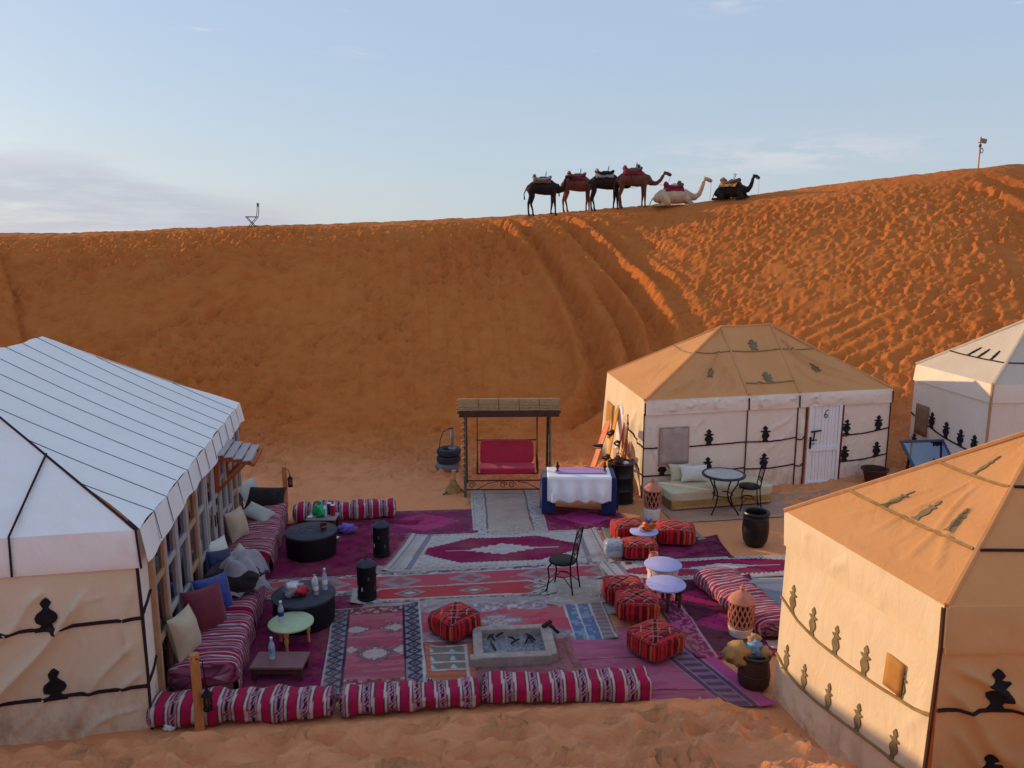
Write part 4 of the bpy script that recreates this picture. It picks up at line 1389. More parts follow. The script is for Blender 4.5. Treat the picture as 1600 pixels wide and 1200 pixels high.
# ---------------- pale tent far right
def far_tent():
    g = 0.1
    A, B, C, D = V3(9.55, 15.0, g), V3(9.42, 17.7, g), V3(13.2, 18.3, g), V3(13.6, 15.2, g)
    zE, zs = 2.30, 1.95
    t = thing('pale_tent', 'pale grey-white tent behind the sunlit tent with a brown window flap', 'tent', (0, 0, 0))
    P1, P2 = V3(11.2, 16.5, 3.5), V3(12.0, 16.6, 3.5)
    s = Surf(up(B, -.2), up(A, -.2), up(A, zs), up(B, zs), 81, folds(81, 2.6, 2, 3, .012, .05, (-120, -95)), .02, .012, .08)
    s.sheet('wall', M['canvas_wall_pale'], t, .06)
    hi = [(.75, 1.20), (1.4, 1.08), (2.1, 1.02), (s.W, 1.03)]
    s.band('trim_band', M['trim'], t, hi, .035)
    s.band('trim_band', M['trim'], t, [(0, 1.35), (.15, 1.30)], .035)
    s.band('trim_band', M['trim'], t, [(0, .65), (.5, .52), (1.4, .42), (s.W, .4)], .035)
    for x in (.86, 1.4, 1.9, 2.35):
        s.finial(M['applique'], t, x, float(np.interp(x, [q[0] for q in hi], [q[1] for q in hi])), .36, .26)
    for x in (.22, .8):
        s.finial(M['applique'], t, x, .58 - .1 * x, .34, .24)
    fl = MB(); fl.grid(np.array([[s.at(x, y, .03) for x in np.linspace(.22, .72, 5)] for y in np.linspace(.92, 1.62, 6)]))
    fl.build('window_flap', M['flap_brown'], t, smooth=180, solid=.015)
    v = Surf(up(B, zs - .02) + V3(-.04, 0, 0), up(A, zs - .02) + V3(-.04, 0, 0), up(A, zE), up(B, zE), 82, (), .01, .01, .05)
    v.sheet('valance', M['canvas_wall_pale'], t, .06)
    r = roof_sheet('roof_panel', M['canvas_roof_pale'], t, (up(B, zE), up(A, zE), P1, P1), 83, .04, 20, .01)
    r.band('roof_seam', M['trim'], t, [(.02, r.H * .3), (r.W - .02, r.H * .3)], .03)
    for x in (.9, 1.4, 2.0):
        r.finial(M['applique'], t, x, r.H * .31, .36, .12)
    w = Surf(up(A, -.2), up(D, -.2), up(D, zs), up(A, zs), 84, folds(84, 3, 2, 6, .03, .05, (-70, -45)), .03, .015, .08)
    w.sheet('wall', M['canvas_wall_pale'], t, .07)
    w.band('trim_band', M['trim'], t, [(0, 1.03), (.6, 1.03), (w.W, 1.08)], .035)
    w.finial(M['applique'], t, .55, 1.03, .38, .28); w.finial(M['applique'], t, 1.5, 1.04, .38, .28)
    v2 = Surf(up(A, zs - .02) + V3(0, -.04, 0), up(D, zs - .02) + V3(0, -.04, 0), up(D, zE), up(A, zE), 85, (), .02, .015, .05)
    v2.sheet('valance', M['canvas_wall_pale'], t, .07)
    r2 = roof_sheet('roof_panel', M['canvas_roof_pale'], t, (up(A, zE), up(D, zE), P2, P1), 86, .04, 16, .01)
    r2.band('roof_seam', M['trim'], t, [(.02, r2.H * .3), (r2.W - .02, r2.H * .3)], .03)
    for a, b in ((up(A, zE), P1), (up(B, zE), P1), (up(D, zE), P2), (P1, P2)):
        cord('roof_rib', M['canvas_roof_pale'], t, [a, lerp(a, b, .5) + V3(0, 0, -.01), b], .04)
    cord('corner_trim', M['timber_tan'], t, [up(A, -.1) + V3(-.01, -.01, 0), up(A, zs) + V3(-.02, -.02, 0), up(A, zE) + V3(-.02, -.02, 0)], .03)
    Surf(up(C, -.2), up(B, -.2), up(B, zE), up(C, zE), 87).sheet('wall', M['canvas_wall_pale'], t, .25)
    Surf(up(D, -.2), up(C, -.2), up(C, zE), up(D, zE), 88).sheet('wall', M['canvas_wall_pale'], t, .25)
    roof_sheet('roof_panel', M['canvas_roof_pale'], t, (up(C, zE), up(B, zE), P1, P2), 89, .04, 10)
    roof_sheet('roof_panel', M['canvas_roof_pale'], t, (up(D, zE), up(C, zE), P2, P2), 90, .04, 10)


far_tent()

# ------------------------------------------------------------------ rugs
def und(x, y):
    return 0.005 * (fbm(np.asarray(x) * 1.3, np.asarray(y) * 1.3, 91, 3) - 0.5)


def c3(h):
    return np.array(lin(h))


def orn(x, y, cell, seed, sym=True):
    a, b = (np.abs(x), np.abs(y)) if sym else (x, y)
    qx, qy = np.floor(a / cell), np.floor(b / cell)
    r = 0.55 * h2(qx, qy, seed) + 0.45 * (0.5 + 0.5 * np.sin(qx * 0.9 + seed) * np.sin(qy * 1.1 + seed * 2))
    return r


def put(col, mask, c, amt=1.0):
    m = np.clip(np.asarray(mask, float), 0, 1)[..., None] * amt
    return col * (1 - m) + np.asarray(c) * m


def rug(name, quad, z, fn, label, cat='rug', cell=0.017, group=None, seed=0, mat=None, fringe=None, fade=0.10, fadec='#8f7078'):
    q = [np.array(p, float) for p in quad]
    W = (np.linalg.norm(q[1] - q[0]) + np.linalg.norm(q[2] - q[3])) / 2
    H = (np.linalg.norm(q[3] - q[0]) + np.linalg.norm(q[2] - q[1])) / 2
    nx, ny = max(4, int(W / cell)), max(4, int(H / cell))
    v, u = np.meshgrid(np.linspace(0, 1, ny), np.linspace(0, 1, nx), indexing='ij')
    X, Y = u * W, v * H
    jx = 0.05 * (fbm(X * 1.1 + seed, Y * 1.1, seed + 5, 3) - 0.5)
    jy = 0.05 * (fbm(X * 1.1, Y * 1.1 + seed, seed + 9, 3) - 0.5)
    col = fn(X + jx * 0.6, Y + jy * 0.6, W, H)
    wear = sstep(fbm(X * 1.2, Y * 2.2, seed + 30, 5), 0.45, 0.75)
    col = put(col, wear, c3(fadec), fade)
    col = col * (0.82 + 0.36 * fbm(X * 5, Y * 40, seed + 3, 3))[..., None]
    dE = np.minimum(np.minimum(X, W - X), np.minimum(Y, H - Y))
    dust = sstep(fbm(X * 2.6 + seed, Y * 3.4, seed + 60, 5) + .16 * (1 - sstep(dE, 0, .35)), .56, .74)
    col = gain(col)
    col = put(col, dust, c3('#9c6a54'), .20)
    u2, v2 = u[..., None], v[..., None]
    P = (q[0] * (1 - u2) + q[1] * u2) * (1 - v2) + (q[3] * (1 - u2) + q[2] * u2) * v2
    px = P[..., 0] + jx; py = P[..., 1] + jy
    ruck = 0.022 * np.clip(fbm(px * 0.9 + seed, py * 3.2, seed + 50, 2) - 0.58, 0, 1) * 4
    pz = z + und(px, py) + ruck * sstep(np.minimum(np.minimum(X, W - X), np.minimum(Y, H - Y)), 0, .25)
    for k_, (cu, cv) in enumerate(((0, 0), (1, 0), (1, 1), (0, 1))):
        if h2(seed, k_, 4) > .45:
            pz = pz + .035 * np.exp(-(((u - cu) * W) ** 2 + ((v - cv) * H) ** 2) / .012)
    # hem turned down
    e = np.zeros_like(pz, bool); e[0, :] = e[-1, :] = e[:, 0] = e[:, -1] = True
    pz = np.where(e, pz - 0.012, pz)
    V = np.stack([px, py, pz], -1).reshape(-1, 3)
    me = mesh_np(name, V, grid_faces(ny, nx)[:, ::-1], col.reshape(-1, 3))
    o = finish(me, name, mat or M['wool'], smooth=180)
    tag(o, label, cat, group)
    if fringe:
        rj = random.Random(seed)
        for ed in fringe:
            G = np.stack([px, py, pz], -1)
            line, inner = (G[:, 0], G[:, 6]) if ed == 'l' else ((G[:, -1], G[:, -7]) if ed == 'r' else (G[-1], G[-7]))
            mb = MB()
            for i in range(0, len(line) - 2, 2):
                d = line[i] - inner[i]
                d = d / (np.linalg.norm(d) + 1e-9)
                L = rj.uniform(.05, .10)
                tip = line[i] + d * L + np.array([rj.uniform(-.02, .02), rj.uniform(-.02, .02), 0])
                a_, b_ = line[i], line[i] + (line[i + 1] - line[i]) * .7
                mb.add([(a_[0], a_[1], a_[2] + .010), (b_[0], b_[1], b_[2] + .010), (tip[0], tip[1], a_[2] + .004)], [(0, 1, 2)])
            f = mb.build('fringe', M['fringe'], o, smooth=0)
            f['kind'] = 'stuff'
    return o


def base(X, h):
    return np.ones(X.shape + (3,)) * c3(h)


def f_plain(h, pat='#2a0a1c', amt=.5, cell=.05, seed=1, bord=None):
    def fn(X, Y, W, H):
        c = base(X, h)
        x, y = X - W / 2, Y - H / 2
        c = put(c, orn(x, y, cell, seed) > .62, c3(pat), amt)
        d = np.minimum(np.minimum(X, W - X), np.minimum(Y, H - Y))
        c = put(c, (d > .10) & (d < .13), c3(pat), amt)
        c = put(c, (d > .24) & (d < .26), c3(pat), amt)
        if bord:
            c = put(c, (d < .24) & (orn(X, Y, .035, seed + 3, False) > .55), c3(bord), .6)
        return c
    return fn


def f_runner(field, grey='#787580', dark='#2c2838', seed=2):
    def fn(X, Y, W, H):
        c = base(X, field)
        e = np.minimum(Y, H - Y)
        x = X - W / 2; y = Y - H / 2
        # blotched motifs down the middle
        per = 1.05
        xx = (x % per) - per / 2
        dm = np.abs(xx) / .34 + np.abs(y) / (H * .30)
        dm = dm + .25 * (orn(xx, y, .045, seed) - .5)
        c = put(c, dm < 1, c3(grey), .75)
        c = put(c, dm < .55, c3(dark), .45)
        c = put(c, dm < .3, c3(field), .7)
        b = e < H * .19
        c = put(c, b, c3(grey))
        c = put(c, b & (orn(X, Y, .04, seed + 1, False) > .55), c3(dark), .75)
        c = put(c, b & (orn(X, Y, .04, seed + 2, False) > .70), c3('#b9b2b4'), .8)
        c = put(c, e < .018, c3(dark))
        c = put(c, (np.abs(e - H * .2) < .012), c3('#b9b2b4'), .6)
        return c
    return fn


def f_hex(field, seed=4):
    def fn(X, Y, W, H):
        c = base(X, '#857f88')
        c = put(c, orn(X, Y, .035, seed, False) > .56, c3('#463f50'), .8)
        c = put(c, orn(X, Y, .03, seed + 1, False) > .72, c3('#c2bcbc'), .9)
        x, y = X - W / 2, Y - H / 2
        xs = np.floor(np.abs(x) / .03) * .03
        hexw = np.clip((W / 2 - .12 - xs) * .55, 0, H * .36)
        inn = np.abs(y) < hexw
        c = put(c, inn, c3(field))
        c = put(c, (~inn) & (np.abs(y) < hexw + .03), c3('#cfc4c0'))
        per = .95
        xx = ((x + .2) % per) - per / 2
        dm = np.abs(xx) / .24 + np.abs(y) / (H * .26)
        dm = np.floor(dm * 7) / 7
        c = put(c, inn & (dm < 1), c3('#7a7478'), .9)
        c = put(c, inn & (dm < .6), c3('#3f2c3c'), .7)
        c = put(c, inn & (dm < .32), c3('#b59aa0'), .8)
        c = put(c, np.minimum(X, W - X) < .14, c3('#a9a2a2'), .85)
        return c
    return fn


def f_medallion(field='#6f0f3f', seed=6, endw=.42, ends=(True, True)):
    def fn(X, Y, W, H):
        c = base(X, '#b9b0b0')
        c = put(c, orn(X, Y, .03, seed, False) > .66, c3('#77707c'), .7)
        x, y = X - W / 2, Y - H / 2
        # outer end borders with bands
        for k, dd in ((0, X), (1, W - X)):
            if not ends[k]:
                continue
            c = put(c, dd < endw, c3('#aba4a6'))
            c = put(c, (dd < endw) & (np.floor(Y / .035) % 2 == 0) & (np.floor(dd / .11) % 2 == 1), c3('#807a84'), .7)
            c = put(c, (dd > endw - .09) & (dd < endw), c3('#6d6a7c'))
            c = put(c, (dd > .10) & (dd < .115), c3('#4c4656'))
        e = np.minimum(Y, H - Y)
        c = put(c, (e < .10) & ((np.floor(X / .04) % 2) == 0) & (e > .05), c3('#5c5666'), .6)
        c = put(c, e < .02, c3('#cdc6c6'))
        iw = W / 2 - endw - .05 if all(ends) else W / 2 - .15
        off = 0 if all(ends) else (endw / 2 if ends[0] else -endw / 2)
        xf = x - off
        xs = np.abs(xf)
        hw = np.where(xs < iw * .48, H * .34, H * .34 - (xs - iw * .48) / (iw * .52) * H * .26)
        hw = hw + .010 * np.sign(np.sin(xf * 80))
        inn = (np.abs(y) < hw) & (xs < iw)
        c = put(c, inn, c3(field))
        rim = (np.abs(y) > hw - .03) & inn
        c = put(c, rim, c3('#4c0c2e'), .7)
        r = np.abs(xf) / .62 + np.abs(y) / (H * .155)
        r = r + .18 * np.sin(np.arctan2(y / (H * .15), xf / .6) * 16) * .5
        c = put(c, inn & (r < 1), c3('#cabcc0'))
        c = put(c, inn & (r < .9) & (orn(xf, y, .032, seed + 4) > .58), c3('#8a6a78'), .7)
        c = put(c, inn & (np.abs(y) < .014) & (xs < .95), c3('#cabcc0'))
        return c
    return fn


def f_center(field, mid, dark, seed=8):
    def fn(X, Y, W, H):
        c = base(X, field)
        x, y = X - W / 2, Y - H / 2
        r = np.abs(x) / (W * .36) + np.abs(y) / (H * .36) + .3 * (orn(x, y, .05, seed) - .5)
        c = put(c, r < 1, c3(mid), .85)
        c = put(c, (r < .9) & (orn(x, y, .045, seed + 1) > .6), c3(dark), .5)
        c = put(c, (r > 1) & (orn(x, y, .06, seed + 2) > .62), c3(dark), .6)
        d = np.minimum(np.minimum(X, W - X), np.minimum(Y, H - Y))
        c = put(c, (d < .15) & (d > .03), c3(dark), .45)
        c = put(c, (d < .15) & (orn(X, Y, .04, seed + 3, False) > .62), c3(mid), .5)
        return c
    return fn


def f_beige(X, Y, W, H):
    c = base(X, '#9b8b86')
    e = np.minimum(X, W - X)
    c = put(c, e < .27, c3('#a9a3a6'))
    c = put(c, (e < .25) & (e > .08) & (orn(X, Y, .03, 3, False) > .58), c3('#6c6672'), .7)
    c = put(c, np.abs(e - .28) < .018, c3('#575060'))
    c = put(c, (np.abs(e - .05) < .01), c3('#575060'), .6)
    ey = np.minimum(Y, H - Y)
    c = put(c, (ey < .2) & (orn(X, Y, .03, 5, False) > .62), c3('#c4bcb8'), .6)
    x, y = X - W / 2, Y - H / 2
    r = np.abs(x) / .32 + np.abs(np.abs(y) - H * .24) / .28
    c = put(c, (r < 1) & (orn(x, y, .03, 7) > .55), c3('#8a7c7c'), .8)
    return c


def f_rosebord(X, Y, W, H):
    c = base(X, '#8c3c52')
    x, y = X - W / 2, Y - H / 2
    # faded ground lines
    c = put(c, fbm(X * 2, Y * 14, 3, 3) > .56, c3('#a05a6a'), .5)
    for cx, cy, rx, ry, s in ((-.26, -.42, .24, .15, 1), (.26, -.42, .26, .17, 2), (0, .22, .30, .27, 3), (-.30, .10, .14, .14, 4), (.34, .16, .16, .16, 5)):
        r = np.abs(x - cx) / rx + np.abs(y - cy) / ry + .55 * (orn(x - cx, y - cy, .028, s) - .5)
        c = put(c, (r < 1) & (orn(x - cx, y - cy, .026, s + 9) > .40), c3('#4a4450'), .8)
        c = put(c, (r < .62), c3('#a49a9a'), .7)
        c = put(c, (r < .3) & (orn(x, y, .03, s) > .5), c3('#b88a90'), .8)
    ey = np.minimum(Y, H - Y)
    c = put(c, (ey < .26) & (orn(x, Y, .04, 11) > .48), c3('#1f1a2c'), .8)
    c = put(c, (ey < .26) & (orn(x, Y, .035, 12) > .66), c3('#9a9294'), .8)
    ex = np.minimum(X, W - X)
    b = ex < .23
    c = put(c, b, c3('#6e6a7c'))
    per = .15
    yy = np.abs((Y % per) - per / 2); xx = np.abs(ex - .12)
    dm = xx / .09 + yy / .07
    c = put(c, b & (ex > .03) & (ex < .215) & (np.abs(dm - .95) < .33), c3('#15132a'), .9)
    c = put(c, b & (dm < .35), c3('#15132a'), .9)
    c = put(c, np.abs(ex - .235) < .012, c3('#1c1830'))
    c = put(c, ex < .03, c3('#a8a0a0'))
    c = put(c, ey < .03, c3('#8d8486'))
    return c


def f_pink_panel(X, Y, W, H):
    c = base(X, '#ae3a50')
    x, y = X - W * .40, Y - H / 2
    c = put(c, fbm(X * 1.5, Y * 6, 8, 4) > .52, c3('#bc5660'), .5)
    r = np.abs(x) / .42 + np.abs(y) / .26 + .4 * (orn(x, y, .035, 3) - .5)
    c = put(c, r < 1, c3('#6d6a7c'), .85)
    c = put(c, (r < .75) & (orn(x, y, .03, 4) > .45), c3('#a59ea4'), .7)
    e = np.minimum(Y, H - Y)
    c = put(c, (e < .24 + .05 * np.sin(X * 9)), c3('#83808e'), .85)
    c = put(c, (e < .24) & (orn(X, Y, .05, 6, False) > .55), c3('#5a566a'), .6)
    c = put(c, (e < .24) & (orn(X, Y, .05, 7, False) > .7), c3('#b8b2b6'), .6)
    p = X > W - .58
    c = put(c, p, c3('#7a7078'))
    c = put(c, (X > W - .56) & (X < W - .22), c3('#49597f'))
    c = put(c, (X > W - .56) & (X < W - .22) & (orn(X, Y, .05, 9, False) > .58), c3('#7488ac'), .6)
    c = put(c, (X > W - .2) & (np.floor(Y / .05) % 2 == 0), c3('#5a4654'), .7)
    for k in (.57, .40, .21, .03):
        c = put(c, np.abs(W - X - k) < .012, c3('#b5a8a4'))
    return c


def f_geo(X, Y, W, H):
    c = base(X, '#a05846')
    c = put(c, (np.floor(Y / .06) % 2 == 0), c3('#8a4038'), .6)
    inx = (X > .05) & (X < W - .12)
    rows = ((.06, .20), (.24, .40), (.44, .58))
    for y0, y1 in rows:
        m = inx & (Y > y0) & (Y < y1)
        c = put(c, m, c3('#55605e'))
        yy = (Y - y0) / (y1 - y0)
        tri = np.abs(((X / .13) % 1) - .5) < (yy - .25) * .5
        odd = np.floor(X / .13) % 2 == 0
        c = put(c, m & tri & (yy < .9) & odd, c3('#c9c4bc'), .9)
        c = put(c, m & tri & (yy < .9) & ~odd, c3('#8a5650'), .8)
    for yb in (.045, .22, .42, .60):
        c = put(c, inx & (np.abs(Y - yb - .008 * np.sin(X * 12)) < .014), c3('#cfc8c0'))
    c = put(c, np.abs(X - (W - .10)) < .02, c3('#c9c0b8'), .8)
    return c


def f_darkdiamond(X, Y, W, H):
    c = base(X, '#48102f')
    x, y = X - W * .55, Y - H / 2
    c = put(c, orn(x, y, .05, 3) > .6, c3('#2a0d26'), .7)
    per = .8
    yy = ((y + .1) % per) - per / 2
    r = np.abs(x) / .55 + np.abs(yy) / .34 + .3 * (orn(x, yy, .05, 5) - .5)
    c = put(c, r < 1, c3('#94195a'), .8)
    c = put(c, (r < .95) & (orn(x, yy, .04, 6) > .62), c3('#5a1240'), .8)
    r2 = np.abs(x - .3) / .22 + np.abs(yy - .28) / .12
    c = put(c, (r2 < 1), c3('#a8527a'), .6)
    c = put(c, (X < .30), c3('#6a1848'), .7)
    c = put(c, (X < .28) & (orn(X, Y, .035, 9, False) > .52), c3('#b25a8a'), .6)
    c = put(c, np.abs(X - .30) < .012, c3('#b0809a'), .8)
    c = put(c, np.abs(X - .04) < .012, c3('#2a0d22'), .8)
    ey = H - Y
    c = put(c, (ey < .12) & (orn(X, Y, .04, 8, False) > .5), c3('#7a1a50'), .7)
    return c


def f_mauve(X, Y, W, H):
    c = base(X, '#8a3f60')
    c = put(c, fbm(X * 3, Y * 12, 4, 3) > .5, c3('#9c5272'), .5)
    for k in (.45, .85):
        c = put(c, np.abs(Y - H * k + .03 * np.sin(X * 2)) < .014, c3('#3c1c34'), .8)
    b = (X > W - .62) & (X < W - .22)
    c = put(c, b, c3('#4a3450'))
    c = put(c, b & (np.floor(Y / .07) % 2 == 0) & (np.abs(X - (W - .42)) < .12), c3('#7a5a74'), .7)
    for k in (.62, .22, .54, .30):
        c = put(c, np.abs(W - X - k) < .01, c3('#8a6a80'), .8)
    c = put(c, X > W - .2, c3('#b03a7a'), .85)
    return c


def f_ribbed(X, Y, W, H):
    c = base(X, '#6c7388')
    c = put(c, np.sin(Y * 90) > .6, c3('#565c70'), .5)
    return put(c, Y < .05, c3('#a8a8b4'), .8)


rug('rug', [(-4.35, 13.35), (-1.65, 13.7), (-1.6, 10.95), (-3.95, 10.75)], .004, f_plain('#6b0f3e', '#3c0a2a', .6, .06, 3), 'large burgundy rug under the rear black drum table by the long tent', seed=1)
rug('rug', [(-3.85, 10.55), (-2.0, 10.70), (-1.95, 7.85), (-3.3, 7.80)], .005, f_plain('#6a0f42', '#3a0a2c', .6, .05, 4, '#8a2a5c'), 'plum rug under the sage green table beside the striped seats', seed=2)
rug('rug', [(-2.75, 14.05), (-0.70, 14.18), (-0.60, 12.92), (-2.45, 12.72)], .007, f_center('#6a1a48', '#a52a66', '#4a3048'), 'reddish purple rug with a pink middle beside the far striped bolster', seed=3)
rug('rug', [(0.60, 14.42), (2.04, 14.06), (2.18, 13.22), (0.62, 13.05)], .006, f_center('#6c1242', '#b52a76', '#4a0e30', 9), 'magenta rug spread in front of the table with the white cloth', seed=4)
rug('rug', [(-0.86, 15.32), (0.52, 15.45), (0.66, 13.0), (-0.70, 12.9)], .014, f_beige, 'beige and grey bordered rug laid out below the red swing seat', seed=5, fade=.15)
rug('rug', [(1.60, 13.12), (3.26, 13.28), (3.36, 12.60), (1.64, 12.45)], .004, f_plain('#77766f', '#4c4a4c', .3, .03, 6), 'grey green mat with a pale edge behind the three red poufs', seed=6)
rug('rug', [(1.70, 12.62), (3.58, 12.78), (3.62, 11.78), (1.80, 11.50)], .010, f_center('#551238', '#7c2052', '#340a26', 11), 'dark burgundy rug under the three poufs around the small lilac table', seed=7)
rug('rug', [(-2.15, 11.45), (1.45, 12.0), (1.45, 9.9), (-2.1, 9.75)], .008, f_plain('#8a8284', '#6a6470', .35, .04, 7), 'worn grey beige rug mostly covered by the coral runners', seed=8)
rug('rug', [(-1.78, 12.80), (1.52, 13.10), (1.66, 11.58), (-2.04, 11.26)], .016, f_medallion(), 'wide pale bordered rug with a burgundy field and one white medallion', seed=9, fade=.1, fringe='lr')
rug('rug', [(1.36, 11.62), (4.85, 11.98), (4.85, 11.18), (1.56, 10.82)], .021, f_medallion(seed=14, endw=.34, ends=(True, False)), 'narrow pale bordered burgundy runner with a white medallion reaching to the sunlit tent', seed=10, fade=.08, fringe='l')
rug('rug', [(-3.80, 10.96), (1.36, 11.62), (1.40, 10.94), (-3.62, 10.26)], .020, f_runner('#a63a4e'), 'long salmon runner with grey patterned borders across the middle of the camp', seed=11, fringe='r')
rug('rug', [(-2.34, 10.60), (0.68, 11.02), (0.66, 10.47), (-2.28, 10.14)], .026, f_hex('#c62e3c'), 'bright coral runner with small grey diamonds in front of the salmon runner', seed=12, fade=.04, fringe='lr')
rug('rug', [(0.62, 11.02), (1.40, 11.02), (1.40, 10.2), (0.5, 10.1)], .023, f_plain('#8c8281', '#a9a2a0', .4, .035, 13), 'small plain beige rug under the black iron chair', seed=13)
rug('rug', [(0.30, 9.42), (2.2, 9.6), (2.95, 7.75), (1.2, 7.70)], .006, f_mauve, 'mauve striped rug with a dark patterned border under the nearest red pouf', seed=14)
rug('rug', [(1.95, 10.98), (3.66, 11.12), (3.60, 8.88), (2.28, 8.70)], .012, f_darkdiamond, 'dark plum rug with magenta diamonds beside the folded striped mattress', seed=15, fade=.1)
rug('rug', [(-1.30, 10.10), (1.28, 10.42), (1.38, 9.18), (-1.14, 9.10)], .018, f_pink_panel, 'faded pink rug with a blue panel at its end behind the stone fire pit', seed=16, fringe='r')
rug('rug', [(-1.16, 9.16), (0.75, 9.2), (1.0, 7.9), (-1.05, 7.9)], .010, f_plain('#7c4a56', '#5a2c40', .5, .05, 17), 'dull rose rug under the stone fire pit', seed=17)
rug('rug', [(-1.10, 9.02), (-0.50, 9.03), (-0.40, 8.22), (-0.98, 8.2)], .020, f_geo, 'small flat woven mat with white triangles between the patterned rug and the fire pit', seed=18, fade=.08, fringe='b')
rug('rug', [(-2.50, 9.99), (-1.30, 10.18), (-0.97, 8.0), (-2.18, 7.92)], .025, f_rosebord, 'dusty rose rug with lattice borders in dark blue in front of the black lantern', seed=19, fade=.12)
rug('rug', [(3.45, 11.06), (4.6, 11.12), (4.3, 9.72), (3.40, 9.72)], .005, f_ribbed, 'blue grey ribbed mat between the folded mattress and the sunlit tent', seed=20)
rug('rug', [(3.22, 9.30), (4.2, 9.42), (4.1, 8.95), (3.26, 8.9)], .017, f_plain('#a39c9c', '#77707a', .4, .03, 21), 'pale grey mat showing past the end of the folded mattress', seed=21)
rug('ground_sheet', [(2.86, 14.45), (6.9, 15.6), (6.2, 13.95), (2.98, 13.45)], .010, lambda X, Y, W, H: put(base(X, '#9a7468'), fbm(X * 2, Y * 3, 5, 4) > .52, c3('#a88478'), .5), 'pale dusty ground sheet in front of the numbered tent', 'ground sheet', seed=22, cell=.03)


# ------------------------------------------------------------------ soft goods
def cube_sphere(n):
    pts, fs = [], []
    for axis_ in range(3):
        for sg in (-1, 1):
            u = np.tan(np.linspace(-1, 1, n) * math.pi / 4)
            U, Vv = np.meshgrid(u, u, indexing='ij')
            p = np.zeros((n, n, 3))
            p[..., axis_] = sg
            p[..., (axis_ + 1) % 3] = U
            p[..., (axis_ + 2) % 3] = Vv
            b = sum(len(q) for q in pts)
            f = grid_faces(n, n) + b
            if sg > 0: f = f[:, ::-1]
            pts.append(p.reshape(-1, 3)); fs.append(f[:, ::-1])
    P = np.concatenate(pts); F = np.concatenate(fs)
    key = np.round(P, 6)
    uq, inv = np.unique(key, axis=0, return_inverse=True)
    return uq, inv.reshape(-1)[F]


def soft_block(name, size, colfn, mat, parent=None, loc=None, rz=None, p=(5, 5, 4), n=26, lump=0.015, seed=0, sag=None, nx=None):
    """rounded upholstered block standing on z=0"""
    P, F = cube_sphere(n)
    r = (np.abs(P[:, 0]) ** p[0] + np.abs(P[:, 1]) ** p[1] + np.abs(P[:, 2]) ** p[2]) ** (1 / min(p))
    pn = 1 / np.maximum(r, 1e-6)
    Q = P * pn[:, None]
    Q = np.clip(Q, -1, 1)
    Q = Q * np.array(size) / 2
    d = Q / (np.linalg.norm(Q, axis=1)[:, None] + 1e-9)
    l = lump * 2 * (fbm(Q[:, 0] * 4 + seed, Q[:, 1] * 4 + Q[:, 2] * 5, seed, 3) - .5)
    Q2 = Q + d * l[:, None]
    Q2[:, 2] += size[2] / 2
    if sag is not None:
        Q2 = sag(Q2)
    Q2[:, 2] = np.maximum(Q2[:, 2], 0)
    col = gain(colfn(Q, size)) if colfn else np.ones((len(Q), 3))
    me = mesh_np(name, Q2, F, col)
    return finish(me, name, mat, parent, loc, rz, smooth=180)


def long_block(name, L, D, H, colfn, mat, parent=None, loc=None, rz=None, seed=0, lump=.02, p=3.2, nu=None, bend=0.0, ends=.10, slump=0.0):
    """upholstered roll or mattress along local x with its own rows for stripes"""
    nu = nu or int(L / .012)
    nv = 44
    u = np.linspace(-1, 1, nu)
    th = np.linspace(0, 2 * math.pi, nv, endpoint=False) + math.pi / 4
    U, T = np.meshgrid(u, th, indexing='ij')
    endf = np.clip((1 - np.abs(U)) * L / 2 / ends, 0, 1)
    rad = (1 - (1 - endf) ** 2.6) ** (1 / 2.6)
    rad = np.maximum(rad, .02)
    c, s = np.cos(T), np.sin(T)
    rr = (np.abs(c) ** p + np.abs(s) ** p) ** (-1 / p)
    Yy = c * rr * D / 2 * (0.35 + .65 * rad); Zz = s * rr * H / 2 * rad
    X = U * L / 2
    l = lump * 2 * (fbm(X * 3 + seed, T * 1.2 + seed, seed, 3) - .5) + .35 * lump * np.sin(X * 19 + seed) * 1
    Yy = Yy * (1 + l / D * 2); Zz = Zz * (1 + l / H * 1.6)
    arc = np.unwrap(T, axis=1) * (D + H) / 4
    col = gain(colfn(X, arc, Yy, Zz))
    Zz = Zz * (1 + .10 * np.sin(X * 2.6 + seed * 2) - .16 * np.exp(-((X - L * .18 * (seed % 3 - 1)) / .16) ** 2))
    Zz = Zz + H / 2 * (1 - .06)
    Zz = Zz - slump * (U * U)
    Yy = Yy + bend * (X / (L / 2)) ** 2
    Zz = np.maximum(Zz, 0)
    V = np.stack([X, Yy, Zz], -1).reshape(-1, 3)
    i = np.arange((nu - 1) * nv); r_, k = i // nv, i % nv
    k2 = (k + 1) % nv
    F = np.stack([r_ * nv + k, (r_ + 1) * nv + k, (r_ + 1) * nv + k2, r_ * nv + k2], 1)
    me = mesh_np(name, V, F[:, ::-1], col.reshape(-1, 3))
    return finish(me, name, mat, parent, loc, rz, smooth=180)


